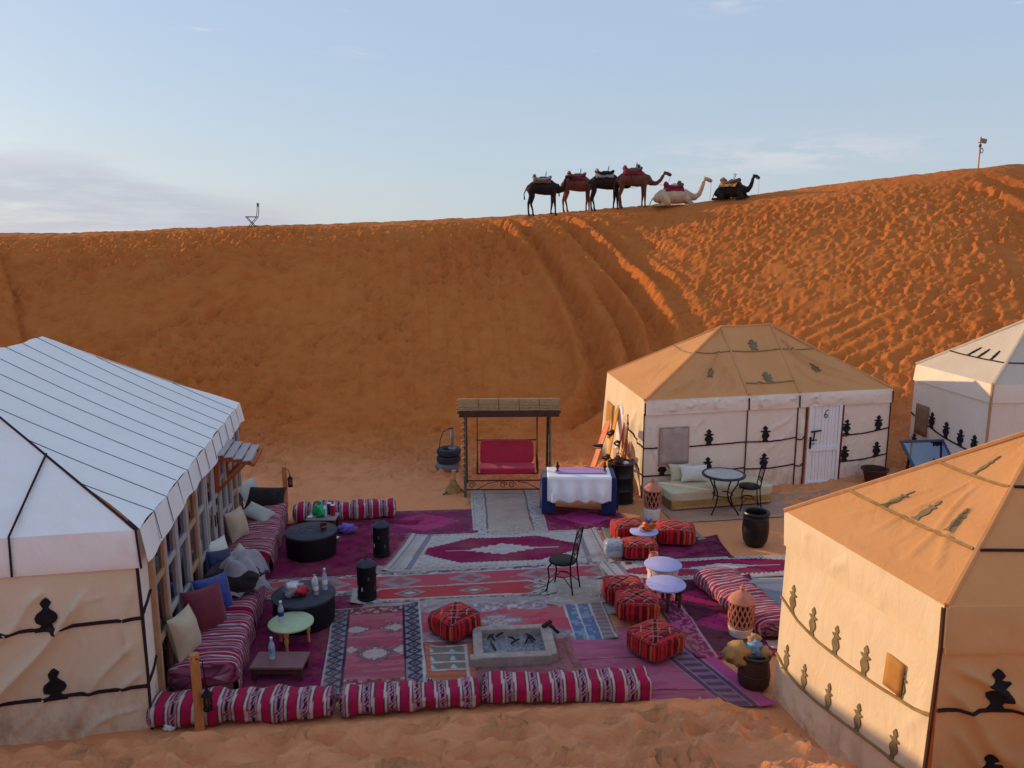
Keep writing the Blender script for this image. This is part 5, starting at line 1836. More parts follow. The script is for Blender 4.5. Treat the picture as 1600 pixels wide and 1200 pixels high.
def stripes_bold(P=.272, ph=0.0, zig=.052):
    def fn(X, arc, Y, Z):
        w = X + .006 * np.sin(arc * 9)
        t = ((w + ph) / P) % 1
        c = base(X, '#8c0f3c')
        c = put(c, (t > .33) & (t < .99), c3('#3c0a22'))
        c = put(c, (t > .355) & (t < .455), c3('#ad9892'))
        c = put(c, (t > .49) & (t < .82), c3('#8e4264'))
        zz = np.abs(((arc / zig) % 1) * 2 - 1)
        tt = (t - .52) / .27
        inn = (tt > 0) & (tt < 1)
        c = put(c, inn, c3('#a06a82'))
        c = put(c, inn & (np.abs(tt - .28 - .36 * zz) < .16), c3('#100a18'))
        c = put(c, inn & (np.abs(tt - .85 + .25 * zz) < .07), c3('#100a18'), .9)
        c = put(c, (t > .85) & (t < .955), c3('#ad9892'))
        return c
    return fn


def stripes_fine(P=.155, ph=0.0):
    def fn(X, arc, Y, Z):
        w = X + .010 * np.sin(arc * 5) + .006 * np.sin(arc * 13)
        t = ((w + ph) / P) % 1
        c = base(X, '#7c1038')
        c = put(c, (t < .11), c3('#c9a9b2'))
        c = put(c, (t > .46) & (t < .55), c3('#c9a9b2'))
        inn = (t > .60) & (t < .95)
        c = put(c, inn, c3('#84405e'))
        ck = (np.floor(arc / .022) + np.floor((t - .6) / .12)) % 2 == 0
        c = put(c, inn & ck & (t > .65) & (t < .9), c3('#2a1226'), .85)
        return c
    return fn


# bolsters along the near edge and at the back
def bolster(p0, p1, D, H, label, seed, ph, group=None, fn=None, slump=0, z=None, L=None, ends=.09):
    a, b = Vector(p0), Vector(p1)
    L = (b - a).length
    m = (a + b) / 2
    z = 0.0 if z is None else z
    t = thing('striped_bolster', label, 'bolster', (m.x, m.y, z), math.atan2(b.y - a.y, b.x - a.x), group)
    long_block('cover', L, D, H, fn or stripes_bold(ph=ph), M['kilim'], t, seed=seed, slump=slump, ends=ends, lump=.034)
    # tufted end seam cords
    mb = MB()
    for sx in (-1, 1):
        mb.tube([(sx * (L / 2 - .03), D * .40 * math.cos(q), H / 2 + H * .40 * math.sin(q)) for q in np.linspace(0, 2 * math.pi, 14, endpoint=False)], .012, 6, closed=True)
    mb.build('end_seam', M['velvet_burgundy'], t)
    return t


GB = 'striped bolsters along the near edge of the rugs'
bolster((-3.86, 7.46), (-1.92, 7.63), .37, .275, 'crimson striped bolster at the left end of the near edge, behind the short post', 1, .05, GB)
bolster((-1.89, 7.64), (-0.34, 7.84), .35, .25, 'crimson striped bolster in the middle of the three along the near edge', 2, .11, GB)
bolster((-0.36, 7.86), (1.56, 7.96), .37, .27, 'crimson striped bolster at the right end of the near edge, close to a red pouf', 3, .0, GB)
bolster((-4.05, 13.55), (-2.18, 13.85), .40, .32, 'crimson striped bolster at the back of the camp beside the lantern post', 4, .02)
# folded mattress on the right
t = thing('striped_mattress', 'folded pink and burgundy striped mattress lying by the sunlit tent', 'mattress', (3.24, 10.05, .02), math.atan2(-1.45, .42))
long_block('cover', 1.75, .66, .26, stripes_fine(.15), M['kilim'], t, seed=8, lump=.03, ends=.08)
long_block('folded_edge', .07, .50, .17, lambda X, a, Y, Z: put(base(X, '#2c0e22'), (np.floor(a / .03) % 2 == 0), c3('#8a6a78'), .6), M['kilim'], t, (.90, 0, .03), seed=2, ends=.03, nu=12)

# sofas against the glazed side
ANG = math.atan2(.185, .983)


def seat(s0, s1, label, seed, dep=.72, h=.24, base_h=.16):
    c = lt((s0 + s1) / 2, .08 + dep / 2)
    t = thing('striped_sofa', label, 'low seat', (c[0], c[1], 0.0), ANG + math.pi / 2, 'striped low seats against the long tent')
    L = s1 - s0
    mb = MB(); mb.box((0, 0, base_h / 2 + .01), (L - .06, dep - .1, base_h))
    mb.build('base', M['maroon_wood'], t, bevel=.01)
    long_block('mattress', L, dep, h + .04, stripes_fine(.150, seed * .03), M['kilim'], t, (0, 0, base_h - .02), seed=seed, lump=.03, ends=.07, p=4)
    # cover hanging over the front edge (towards the rugs = local -y)
    nx, nz = int(L / .012), 16
    X, Zz = np.meshgrid(np.linspace(-L / 2 + .03, L / 2 - .03, nx), np.linspace(base_h + h * .55, .03, nz), indexing='ij')
    k = (base_h + h * .55 - Zz) / (base_h + .1)
    Y = -(dep / 2 - .02) - .03 * np.sin(np.clip(k, 0, 1) * 2.2) - .018 * np.sin(X * 11 + seed) * k
    cf = gain(stripes_fine(.150, seed * .03)(X, -Zz * 1.0, Y, Zz))
    me = mesh_np('cover', np.stack([X, Y, Zz], -1).reshape(-1, 3), grid_faces(nx, nz), cf.reshape(-1, 3))
    finish(me, 'cover', M['kilim'], t, smooth=180)
    return t


seat(.42, 1.80, 'striped low seat nearest to the viewer with a beige cushion on it', 1)
seat(1.82, 3.10, 'striped low seat in the middle, under the grey blanket', 2)
seat(3.78, 6.30, 'long striped low seat at the far end below the awning', 3)


def cushion(size, mat, loc, axis_n, up_, label, T=.16, seed=0, name='cushion', group='cushions on the low seats'):
    """square cushion with pointed corners; axis_n = direction its flat side faces"""
    n = 22
    u = np.linspace(-1, 1, n)
    U, Vv = np.meshgrid(u, u, indexing='ij')
    w, h = size
    vs = []
    for sg in (1, -1):
        zz = sg * T / 2 * ((1 - np.abs(U) ** 2.6) * (1 - np.abs(Vv) ** 2.6)) ** .6
        zz = zz + .012 * (fbm(U * 3 + seed, Vv * 3, seed + (sg > 0), 3) - .5) * (1 - np.maximum(abs(U), abs(Vv)) ** 6)
        xx = U * w / 2 * (1 - .10 * (1 - Vv ** 2)); yy = Vv * h / 2 * (1 - .10 * (1 - U ** 2))
        vs.append(np.stack([xx, yy, zz], -1).reshape(-1, 3))
    V = np.concatenate(vs)
    f = grid_faces(n, n)
    me = mesh_np(name, V, np.concatenate([f[:, ::-1], f + n * n]))
    nz = Vector(axis_n).normalized(); uy = Vector(up_)
    uy = (uy - nz * uy.dot(nz)).normalized(); ux = uy.cross(nz)
    o = finish(me, name, mat, smooth=180)
    o.matrix_world = Matrix.Translation(Vector(loc)) @ Matrix((ux, uy, nz)).transposed().to_4x4()
    return tag(o, label, 'cushion', group)


OUT = (.983, .185, 0); AXD = (-.185, .983, 0)
cushion((.72, .50), M['velvet_black'], lt(6.05, .45, .50), (.25, -.55, .75), (0, .4, 1), 'large black cushion on the far end of the long seat', .2, 1)
cushion((.60, .42), M['satin_silver'], lt(6.2, .16, .60), (.9, -.2, .5), (0, 0, 1), 'pale grey cushion edge behind the large black cushion', .14, 11)
cushion((.50, .36), M['satin_silver'], lt(5.25, .42, .50), (.3, -.35, .9), (.2, 1, 0), 'silver cushion lying flat on the long seat, next to the black cushion', .16, 2)
cushion((.44, .50), M['satin_beige'], lt(4.35, .22, .64), (.95, -.25, .25), (0, 0, 1), 'beige cushion standing against the glazed door of the long tent', .26, 3)
cushion((.46, .36), M['satin_silver'], lt(3.15, .48, .50), (.5, -.5, .6), (.3, 1, .2), 'silver cushion lying beside the grey blanket', .18, 4)
cushion((.42, .44), M['pillow_white'], lt(3.2, .14, .62), (.8, -.4, .35), (0, 0, 1), 'off white cushion leaning on the panes behind the navy cushion', .15, 5)
cushion((.40, .40), M['satin_navy'], lt(2.88, .22, .60), (.8, -.5, .35), (0, .2, 1), 'small navy cushion behind the grey blanket', .14, 6)
cushion((.54, .50), M['satin_blue'], lt(1.85, .32, .60), (.80, -.42, .35), (-.3, .3, 1), 'royal blue cushion leaning behind the burgundy cushion', .24, 7)
cushion((.58, .56), M['velvet_burgundy'], lt(1.42, .30, .62), (.80, -.42, .35), (-.3, .3, 1), 'burgundy velvet cushion leaning in front of the blue cushion', .26, 8)
cushion((.44, .54), M['satin_beige'], lt(.78, .20, .64), (.97, -.15, .22), (0, 0, 1), 'plump beige satin cushion at the near end of the seats', .27, 9)

# dark bag with blanket
t = thing('black_bag', 'large soft black bag slumped on the middle seat under the blanket', 'bag', tuple(lt(2.45, .46, .38)), ANG)
soft_block('body', (.74, .80, .36), None, M['velvet_black'], t, p=(2.6, 2.6, 2.4), lump=.06, seed=5)
mb = MB(); mb.tube([(.25, -.2, .18), (.42, -.12, .26), (.46, .05, .22), (.36, .2, .15)], .014, 6)
mb.build('strap', M['velvet_black'], t)
soft_block('side_pocket', (.30, .42, .22), None, M['velvet_burgundy'], t, (-.12, -.34, .02), p=(2.6, 2.6, 2.4), lump=.03, seed=3)


def blanket():
    n = 60
    u, v = np.meshgrid(np.linspace(-1, 1, n), np.linspace(-1, 1, n), indexing='ij')
    r = np.sqrt((u * .9) ** 2 + v ** 2)
    z = .40 - .34 * sstep(r, .35, 1.2) + .10 * (fbm(u * 1.9 + 3, v * 1.9, 6, 2) - .5) + .05 * np.abs(np.sin(u * 4.2 + v * 2.1 + 2 * fbm(u * 1.2, v, 4))) + .03 * np.sin(v * 9 + u * 2)
    x = u * .30 + .04 * np.sin(v * 3.1) + .06 * u * (v > 0); y = v * .36 + .04 * np.sin(u * 3)
    ed = np.maximum(np.abs(u), np.abs(v))
    z = z - .05 * sstep(ed, .85, 1)
    me = mesh_np('grey_blanket', np.stack([x, y, z], -1).reshape(-1, 3), grid_faces(n, n)[:, ::-1])
    o = finish(me, 'grey_blanket', M['wool_grey'], loc=tuple(lt(2.48, .58, .42)), rz=ANG + .4, smooth=180, solid=.02)
    tag(o, 'crumpled grey knitted blanket thrown over the black bag', 'blanket')


blanket()


# ------------------------------------------------------------------ poufs
def pouf_cols(Q, size):
    x, y, z = Q[:, 0], Q[:, 1], Q[:, 2]
    w, d, h = size
    nxy = np.stack([x / (w / 2), y / (d / 2), z / (h / 2)], -1)
    top = np.abs(nxy[:, 2]) > np.maximum(np.abs(nxy[:, 0]), np.abs(nxy[:, 1])) * .96
    side_x = np.abs(nxy[:, 0]) > np.abs(nxy[:, 1])
    s = np.where(side_x, y, x)
    k = np.floor((s + 2) / .022)
    r = h2(k, np.where(side_x, 3, 7), 5)
    c = base(x, '#b01622')
    c = put(c, r < .30, c3('#5c0a18'))
    c = put(c, (r > .30) & (r < .42), c3('#c4502c'))
    c = put(c, (r > .42) & (r < .55), c3('#c02028'))
    c = put(c, (r > .9), c3('#2c0814'))
    # top cloth
    a, b = np.abs(x), np.abs(y)
    tc = base(x, '#a01a2c')
    kk = h2(np.floor((y + 2) / .028), 1, 9)
    tc = put(tc, kk < .28, c3('#4a0c1c'))
    tc = put(tc, kk > .78, c3('#b8322c'))
    diag = np.abs(a - b * 1.0)
    tc = put(tc, (diag < .030) & (a < w * .40), c3('#120a10'), .9)
    tc = put(tc, (diag > .034) & (diag < .046) & (a < w * .40), c3('#b0605c'), .7)
    dm = np.floor((a + b) / .025)
    tc = put(tc, (dm == 2), c3('#b0504a'), .7)
    tc = put(tc, (a + b) < .04, c3('#0e0a0e'))
    tc = put(tc, (np.abs(a + b - w * .42) < .014) & (a > .06) & (b > .06), c3('#c06a58'), .7)
    c = np.where(top[:, None], tc, c)
    edge = np.abs(np.abs(nxy[:, 2]) - np.maximum(np.abs(nxy[:, 0]), np.abs(nxy[:, 1]))) < .05
    c = put(c, edge, c3('#b83a30'), .7)
    ve = np.abs(np.abs(nxy[:, 0]) - np.abs(nxy[:, 1])) < .03
    return put(c, ve & ~top, c3('#c0503c'), .6)


def pouf(x, y, rz, size, label, seed):
    t = thing('pouf', label, 'pouf', (x, y, .028 if y > 8.8 else .012), rz, 'red kilim poufs on the rugs')
    soft_block('cover', size, pouf_cols, M['kilim'], t, p=(5, 5, 5), n=44, lump=.024, seed=seed)
    w, d, h = size
    mb = MB()
    for z in (.14 * h, .86 * h):
        pts = []
        for q in np.linspace(0, 2 * math.pi, 40, endpoint=False):
            c, s = math.cos(q), math.sin(q)
            r = (abs(c) ** 6 + abs(s) ** 6) ** (-1 / 6)
            pts.append((c * r * w * .472, s * r * d * .472, z))
        mb.tube(pts, .008, 6, closed=True)
    mb.build('piping', M['velvet_burgundy'], t)
    return t


pouf(2.00, 12.62, .15, (.56, .52, .30), 'red pouf behind the small lilac table, left of the pair at the back', 1)
pouf(2.80, 12.50, -.12, (.66, .54, .30), 'wide red pouf right of the snack bag table at the back', 2)
pouf(2.08, 11.86, .0, (.58, .46, .26), 'low red pouf between the water pack and the small lilac table', 3)
pouf(1.58, 10.30, .06, (.56, .48, .29), 'red pouf behind another one, right of the iron chair', 4)
pouf(1.70, 9.77, -.03, (.58, .50, .31), 'red pouf with orange striped edges standing in front of another, beside the lilac tables', 5)
pouf(1.78, 8.86, .62, (.60, .56, .29), 'red pouf turned cornerwise, nearest to the striped bolster', 6)
pouf(-0.75, 9.34, .80, (.56, .54, .29), 'red pouf turned cornerwise on the faded pink rug, left of the fire pit', 7)


# ------------------------------------------------------------------ tables
def drum_table(x, y, r, h, label, ring=False):
    t = thing('drum_table', label, 'table', (x, y, .02), 0, 'black drum tables')
    mb = MB(); mb.lathe([(0, h - .02), (r - .02, h - .02), (r - .01, h * .5), (r - .025, .0), (0, 0)], 48)
    mb.build('drum', M['black_metal'], t)
    mb = MB(); mb.lathe([(0, h + .015), (r * .98, h + .015), (r, h + .008), (r, h - .018), (0, h - .018)], 56)
    tt = mb.build('table_top', M['blue_black'], t)
    if ring:
        mb = MB()
        for k, rr in enumerate((.18, .10)):
            mb.tube([(rr * math.cos(q) + .02 * math.cos(3 * q), rr * math.sin(q), h + .016) for q in np.linspace(0, 2 * math.pi, 36, endpoint=False)], .004, 4, closed=True)
        mb.build('ring_mark', M['black_metal'], tt)
    return t


drum_table(-3.30, 11.98, .42, .38, 'black drum table at the back with a small brown bowl on it', True)
drum_table(-2.80, 9.66, .42, .38, 'black drum table near the front with bottles standing on it')


def round_low_table(x, y, r, h, mtop, mleg, label, nleg=3, solid=False, group=None, a0=.5, z=.03, legcol=None):
    t = thing('low_table', label, 'table', (x, y, z), 0, group)
    mb = MB(); mb.lathe([(0, h), (r - .012, h), (r, h - .010), (r - .004, h - .028), (0, h - .028)], 44)
    mb.build('table_top', mtop, t)
    if solid:
        mb = MB(); mb.lathe([(r * .80, h - .03), (r * .80, 0.0)], 36)
        mb.lathe([(r * .84, h - .03), (r * .84, h - .10), (r * .80, h - .10)], 36)
        mb.build('skirt', mleg, t)
    for k in range(nleg):
        a = a0 + 2 * math.pi * k / nleg
        lx, ly = r * .74 * math.cos(a), r * .74 * math.sin(a)
        mb = MB()
        mb.lathe([(.032, h - .03), (.036, h * .72), (.022, h * .62), (.03, h * .55), (.02, h * .3), (.024, 0), (0, 0)], 12, (lx, ly, 0))
        mb.build('leg', mleg, t)
    return t


round_low_table(-2.78, 8.98, .28, .33, M['sage_paint'], M['timber_post'], 'sage green round table on turned legs with a water bottle on it')
round_low_table(2.22, 12.28, .24, .27, M['lilac_paint'], M['black_metal'], 'lilac topped small table holding an orange snack bag', 4)
round_low_table(2.26, 10.84, .28, .30, M['lilac_paint'], M['lime'], 'lilac topped table with a pale body, rear one of two standing close together', 4, True)
round_low_table(2.16, 10.12, .28, .32, M['lilac_paint'], M['timber_dark'], 'lilac topped table on dark legs, front one of two standing close together', 6)


def plank_table(x, y, w, d, h, m, label, rz=0.0, group=None):
    t = thing('low_table', label, 'table', (x, y, .025), rz, group)
    mb = MB(); mb.box((0, 0, h - .015), (w, d, .03)); mb.build('table_top', m, t, bevel=.004)
    mb = MB()
    mb.box((0, -d / 2 + .03, h - .065), (w - .08, .02, .07)); mb.box((0, d / 2 - .03, h - .065), (w - .08, .02, .07))
    mb.build('apron', M['timber_dark'], t, bevel=.003)
    for sx in (-1, 1):
        for sy in (-1, 1):
            mb = MB(); mb.box((sx * (w / 2 - .04), sy * (d / 2 - .04), (h - .03) / 2), (.05, .05, h - .03)); mb.build('leg', M['timber_dark'], t, bevel=.004)
    return t


plank_table(-2.74, 8.36, .62, .36, .17, M['maroon_wood'], 'low maroon wooden table at the front with a water bottle on it')
plank_table(-3.36, 13.02, .52, .36, .26, M['grey_wood'], 'low grey topped table with a green bag at the back')


# ------------------------------------------------------------------ small things
def bottle(x, y, z, h, r, m, label, cap='plastic_white', labelm=None, liquid=None, group=None, neck=.25):
    t = thing('bottle', label, 'bottle', (x, y, z), 0, group)
    mb = MB(); mb.lathe([(0, .004), (r * .9, 0), (r, .012), (r * .94, h * .22), (r, h * .26), (r, h * .55), (r * .85, h * .68), (r * .38, h * .86), (r * .36, h * .95)], 20)
    mb.build('body', m, t)
    mb = MB(); mb.lathe([(r * .44, h * .94), (r * .44, h), (0, h)], 14); mb.build('cap', M[cap], t)
    if labelm:
        mb = MB(); mb.lathe([(r * 1.015, h * .28), (r * 1.015, h * .50)], 20); mb.build('paper_label', M[labelm], t, smooth=180)
    if liquid:
        mb = MB(); mb.lathe([(0, .008), (r * .9, .012), (r * .93, h * .48), (0, h * .48)], 16); mb.build('drink', M[liquid], t)
    return t


bottle(-2.90, 8.98, .362, .27, .038, M['pet'], 'clear water bottle with a blue label on the sage table', labelm='plastic_blue')
bottle(-2.84, 8.38, .197, .27, .038, M['pet'], 'clear water bottle with a pale label on the maroon table', labelm='paper_blue')
bottle(-2.62, 9.62, .415, .25, .034, M['pet'], 'small bottle half full of orange drink on the front drum table', 'plastic_white', 'paper_white', 'juice')
bottle(-2.54, 9.78, .415, .30, .036, M['pet'], 'tall clear bottle behind the orange drink', 'plastic_white', 'paper_white')
bottle(-2.68, 9.80, .415, .20, .045, M['plastic_white'], 'white plastic tub bottle behind the foil bag', 'plastic_green')


def crumple(name, size, m, loc, label, cat, seed, rz=0, p=(2.4, 2.4, 2.2), lump=.06, fold=True):
    t = thing(name, label, cat, loc, rz)
    P, F = cube_sphere(5)
    r = (np.abs(P) ** 2.4).sum(1) ** (1 / 2.4)
    Q = P / r[:, None]
    rj = np.random.RandomState(seed)
    d = 1 + .62 * (rj.rand(len(Q)) - .5) + .34 * (fbm(Q[:, 0] * 2.3 + seed, Q[:, 1] * 2.3 + Q[:, 2] * 1.9, seed, 3) - .5) + .22 * (np.abs(2 * vnoise(Q[:, 0] * 3 + seed, Q[:, 1] * 3 - Q[:, 2] * 2, seed + 4) - 1) - .5)
    Q = Q * d[:, None] * np.array(size) / 2
    Q[:, 2] += size[2] / 2
    Q[:, 2] = np.maximum(Q[:, 2], 0)
    me = mesh_np('body', Q, F)
    finish(me, 'body', m, t, smooth=0)
    return t


t = crumple('snack_bag', (.30, .18, .20), M['foil_silver'], (-2.93, 9.58, .412), 'open silver and red foil bag lying on the front drum table', 'bag', 3, .6)
crumple('print', (.2, .12, .13), M['foil_red'], (0, 0, 0), 'x', 'x', 5)
o_ = [o for o in COL.objects if o.name.startswith('print')][-1]
for ch in list(o_.children):
    ch.parent = t; ch.location = (.10, -.06, .01); ch.name = 'red_print'
bpy.data.objects.remove(o_)
t = thing('bowl', 'small brown clay bowl on the rear drum table', 'bowl', (-3.10, 12.02, .415))
mb = MB(); mb.lathe([(0, 0), (.035, 0), (.06, .04), (.055, .085), (.065, .09), (.06, .10), (.045, .085), (.045, .03), (0, .02)], 20); mb.build('body', M['rust'], t)
mb = MB(); mb.lathe([(.062, .055), (.064, .062), (.060, .07)], 20); mb.build('rim_band', M['terracotta'], t)

t = crumple('green_bag', (.22, .18, .22), M['plastic_green'], (-3.42, 13.0, .285), 'green plastic bag on the low table at the back', 'bag', 8)
mb = MB(); mb.tube([(0, 0, .17), (.01, 0, .24), (.03, 0, .28)], [.05, .025, .035], 8); mb.build('knot', M['plastic_green'], t)


def can(x, y, z, r, h, m, label, mt='plastic_white'):
    t = thing('drink_can', label, 'can', (x, y, z))
    mb = MB(); mb.lathe([(0, 0), (r * .85, 0), (r, .012), (r, h - .015), (r * .85, h), (0, h)], 18); mb.build('body', m, t)
    mb = MB(); mb.lathe([(r * .83, h), (r * .86, h + .008), (r * .7, h + .004), (0, h + .004)], 18); mb.build('lid', M[mt], t)


can(-3.19, 13.05, .285, .045, .19, M['plastic_red'], 'red can on the low grey table at the back')
can(-3.26, 13.12, .285, .045, .20, M['plastic_blue'], 'dark blue can behind the red can')
can(-3.33, 13.02, .285, .04, .17, M['plastic_white'], 'white tub between the green bag and the cans')
t = thing('saucer', 'small white saucer at the corner of the low grey table', 'saucer', (-3.56, 12.94, .286))
mb = MB(); mb.lathe([(0, .002), (.03, .002), (.055, .018), (.052, .02), (.03, .008), (0, .008)], 20); mb.build('dish', M['plastic_white'], t)
crumple('cloth_bundle', (.30, .24, .15), M['cloth_purple'], (-2.93, 12.92, .015), 'crumpled purple cloth lying beside the low grey table', 'cloth', 12)
crumple('paper_scrap', (.14, .10, .05), M['paper_white'], (-3.08, 12.62, .012), 'white scrap of paper next to the purple cloth', 'paper', 14)
crumple('paper_scrap', (.12, .06, .08), M['paper_white'], (-3.60, 7.30, gz(-3.60, 7.30) - .005), 'white scrap of paper on the sand at the corner of the long tent', 'paper', 16)
t = crumple('snack_bag', (.22, .16, .16), M['foil_orange'], (2.28, 12.26, .30), 'orange snack bag on the small lilac table', 'bag', 18)
mb = MB(); mb.add([(-.05, 0, .12), (.05, .01, .13), (.07, .0, .22), (0, .02, .18), (-.03, 0, .24)], [(0, 1, 2, 3), (0, 3, 4)]); mb.build('torn_top', M['cloth_purple'], t, solid=.006)
crumple('paper_cup', (.06, .06, .09), M['paper_white'], (2.15, 12.22, .30), 'white paper wad beside the orange snack bag', 'paper', 19)

# water bottles wrapped in film
t = thing('water_pack', 'shrink wrapped pack of clear water bottles standing on the pale rug', 'bottle pack', (1.66, 11.86, .03), .1)
for i in range(3):
    for j in range(2):
        mb = MB(); mb.lathe([(0, 0), (.045, .0), (.047, .02), (.045, .10), (.047, .2), (.02, .26), (.018, .285), (0, .285)], 14, (-.10 + i * .098, -.05 + j * .098, 0)); mb.build('bottle', M['pet'], t)
soft_block('film', (.33, .23, .27), None, M['film'], t, p=(5, 5, 4), n=14, lump=.03, seed=2)
mb = MB()
for i in range(3):
    mb.lathe([(.049, .10), (.049, .17)], 14, (-.10 + i * .098, -.05, 0))
mb.build('paper_label', M['paper_blue'], t)


# lanterns of black tin
def tin_lantern(x, y, r, h, label, a0):
    t = thing('tin_lantern', label, 'lantern', (x, y, .03), a0, 'tall black tin lanterns on the rugs')
    mb = MB(); mb.lathe([(0, 0), (r * 1.04, 0), (r * 1.04, .025), (r, .03), (r, h * .80), (r * 1.04, h * .805), (r * 1.04, h * .82)], 28)
    b = mb.build('body', M['black_metal'], t)
    mb = MB(); mb.lathe([(r * 1.06, h * .82), (r * 1.0, h * .84), (r * .6, h * .92), (r * .2, h * .955), (0, h * .96)], 28); l = mb.build('lid', M['blue_black'], t)
    mb = MB(); mb.tube([(.032 * math.cos(q), 0, h * .985 + .032 * math.sin(q)) for q in np.linspace(0, 2 * math.pi, 14, endpoint=False)], .008, 6, closed=True); mb.build('ring', M['black_metal'], l)
    for k in range(9):
        a = k * .7
        for zz in ((.25, .35), (.50, .60)):
            if (k + (zz[0] > .4)) % 2: continue
            mb = MB()  # solid block for a slit, gleam from inside put into its pale colour
            mb.box((math.cos(a) * r, math.sin(a) * r, h * sum(zz) / 2), (.012, .022, h * .09), Matrix.Rotation(a, 3, 'Z')); mb.build('slot', M['timber_grey'] if k % 4 == 0 else M['steel'], b, smooth=0)
    return t


tin_lantern(-2.14, 11.92, .135, .60, 'tall black tin lantern, rear one, beside the pale medallion rug', 3.9)
tin_lantern(-2.08, 10.32, .135, .62, 'tall black tin lantern, front one, standing behind the dusty rose rug', 4.4)


# terracotta lanterns
def clay_lantern(x, y, s, label, base_h, nb=12, z=.02):
    t = thing('clay_lantern', label, 'lantern', (x, y, z))
    r = .16 * s
    mb = MB(); mb.lathe([(0, 0), (r * .88, 0), (r * 1.02, base_h * .95), (r * .98, base_h), (0, base_h)], 28); mb.build('base', M['lime'], t)
    H = .34 * s
    mb = MB()
    for k in range(nb):
        for sg in (-1, 1):
            a = 2 * math.pi * k / nb
            mb.tube([((r * (.94 + .05 * math.sin(q * 3.1))) * math.cos(a + sg * q * .9), (r * (.94 + .05 * math.sin(q * 3.1))) * math.sin(a + sg * q * .9), base_h + q * H) for q in np.linspace(0, 1, 8)], .011 * s, 5)
    mb.lathe([(r * .98, base_h), (r * 1.02, base_h + .02), (r * .92, base_h + .03)], 28)
    mb.build('pierced_body', M['terracotta'], t)
    mb = MB(); mb.lathe([(r * 1.06, base_h + H - .01), (r * 1.12, base_h + H + .01), (r * .95, base_h + H + .05 * s), (r * .55, base_h + H + .11 * s), (r * .22, base_h + H + .14 * s), (r * .16, base_h + H + .155 * s), (r * .24, base_h + H + .18 * s), (r * .10, base_h + H + .20 * s), (r * .12, base_h + H + .215 * s), (0, base_h + H + .25 * s)], 28)
    mb.build('dome', M['terracotta'], t)
    mb = MB(); mb.lathe([(r * .7, base_h), (r * .7, base_h + H)], 16); mb.build('inner_wall', M['rust'], t)


clay_lantern(2.60, 13.62, .98, 'terracotta lantern with pierced sides on a white clay base, near the bench', .22)
clay_lantern(2.98, 9.30, 1.0, 'terracotta lattice lantern with a pointed dome in front of the folded mattress', .12, 16)
t = thing('clay_chimney', 'small tapering terracotta lamp pot behind the lilac tables', 'lamp', (2.20, 11.25, .03))
mb = MB(); mb.lathe([(0, 0), (.105, 0), (.115, .02), (.11, .10), (.075, .26), (.06, .28), (.065, .30), (.05, .30), (.045, .27), (0, .25)], 24); mb.build('body', M['terracotta'], t)
mb = MB()
for k in range(10):
    a = k * .628
    mb.box((.107 * math.cos(a), .107 * math.sin(a), .12), (.006, .02, .05), Matrix.Rotation(a, 3, 'Z'))
mb.build('pierced_hole', M['rust'], t)

# pots
t = thing('black_urn', 'tall black glazed pot used as a bin in front of the iron table', 'pot', (4.14, 12.42, gz(4.14, 12.42)))
mb = MB(); mb.lathe([(0, 0), (.14, 0), (.20, .10), (.225, .28), (.215, .45), (.195, .53), (.21, .55), (.225, .585), (.215, .61), (.18, .60), (.17, .55), (.19, .40), (0, .30)], 36); mb.build('body', M['pot_black'], t)
mb = MB(); mb.lathe([(.214, .50), (.219, .51), (.208, .52)], 36); mb.build('rib', M['pot_black'], t)
t = thing('brown_pot', 'dark brown clay pot full of rubbish at the corner of the sunlit tent', 'pot', (2.80, 8.16, gz(2.80, 8.16)), .3)
mb = MB(); mb.lathe([(0, 0), (.13, 0), (.175, .06), (.185, .16), (.165, .32), (.155, .37), (.18, .395), (.185, .42), (.165, .43), (.145, .40), (.15, .3), (0, .2)], 32); mb.build('body', M['clay_dark'], t)
mb = MB()
for zz in (.20, .225, .25):
    mb.lathe([(.178 - (zz - .2) * .5, zz - .006), (.184 - (zz - .2) * .5, zz), (.177 - (zz - .2) * .5, zz + .006)], 32)
mb.build('ridge', M['clay_dark'], t)
zt = gz(2.80, 8.16)
crumple('cardboard', (.30, .20, .28), M['cardboard'], (2.62, 8.18, zt + .26), 'big crumpled piece of brown cardboard leaning out of the brown pot', 'cardboard', 21)
crumple('cardboard', (.14, .12, .14), M['cardboard'], (2.90, 8.12, zt + .38), 'small bent cardboard box on the right rim of the brown pot', 'cardboard', 23)
crumple('rubbish', (.20, .18, .20), M['paper_blue'], (2.80, 8.18, zt + .36), 'crumpled blue and grey packet in the middle of the brown pot', 'packet', 25)
crumple('rubbish', (.14, .12, .10), M['cardboard'], (2.82, 8.26, zt + .50), 'tan paper wad on top of the rubbish in the brown pot', 'paper', 27)

# fire pit
t = thing('fire_pit', 'low rectangular stone fire pit full of grey ash', 'fire pit', (.02, 8.92, .0), .08)
W_, D_, Hh = 1.02, .78, .135
for c_, d_ in (((0, -D_ / 2 + .06, Hh / 2), (W_ - .16, .12, Hh)), ((0, D_ / 2 - .05, Hh / 2), (W_ - .02, .10, Hh + .01)), ((-W_ / 2 + .06, -.02, Hh / 2), (.12, D_ - .10, Hh - .005)), ((W_ / 2 - .07, -.02, Hh / 2), (.14, D_ - .10, Hh + .005)), ((-W_ / 2 + .03, -D_ / 2 + .06, Hh / 2 - .002), (.16, .118, Hh - .012))):
    mb = MB(); mb.box(c_, d_); mb.build('stone_slab', M['concrete'], t, bevel=.012)
n = 50
u, v = np.meshgrid(np.linspace(-W_ / 2 + .1, W_ / 2 - .1, n), np.linspace(-D_ / 2 + .1, D_ / 2 - .08, n), indexing='ij')
zz = .02 + .05 * fbm(u * 9, v * 9, 3, 4) + .03 * np.exp(-((u / .3) ** 2 + ((v + .08) / .2) ** 2))
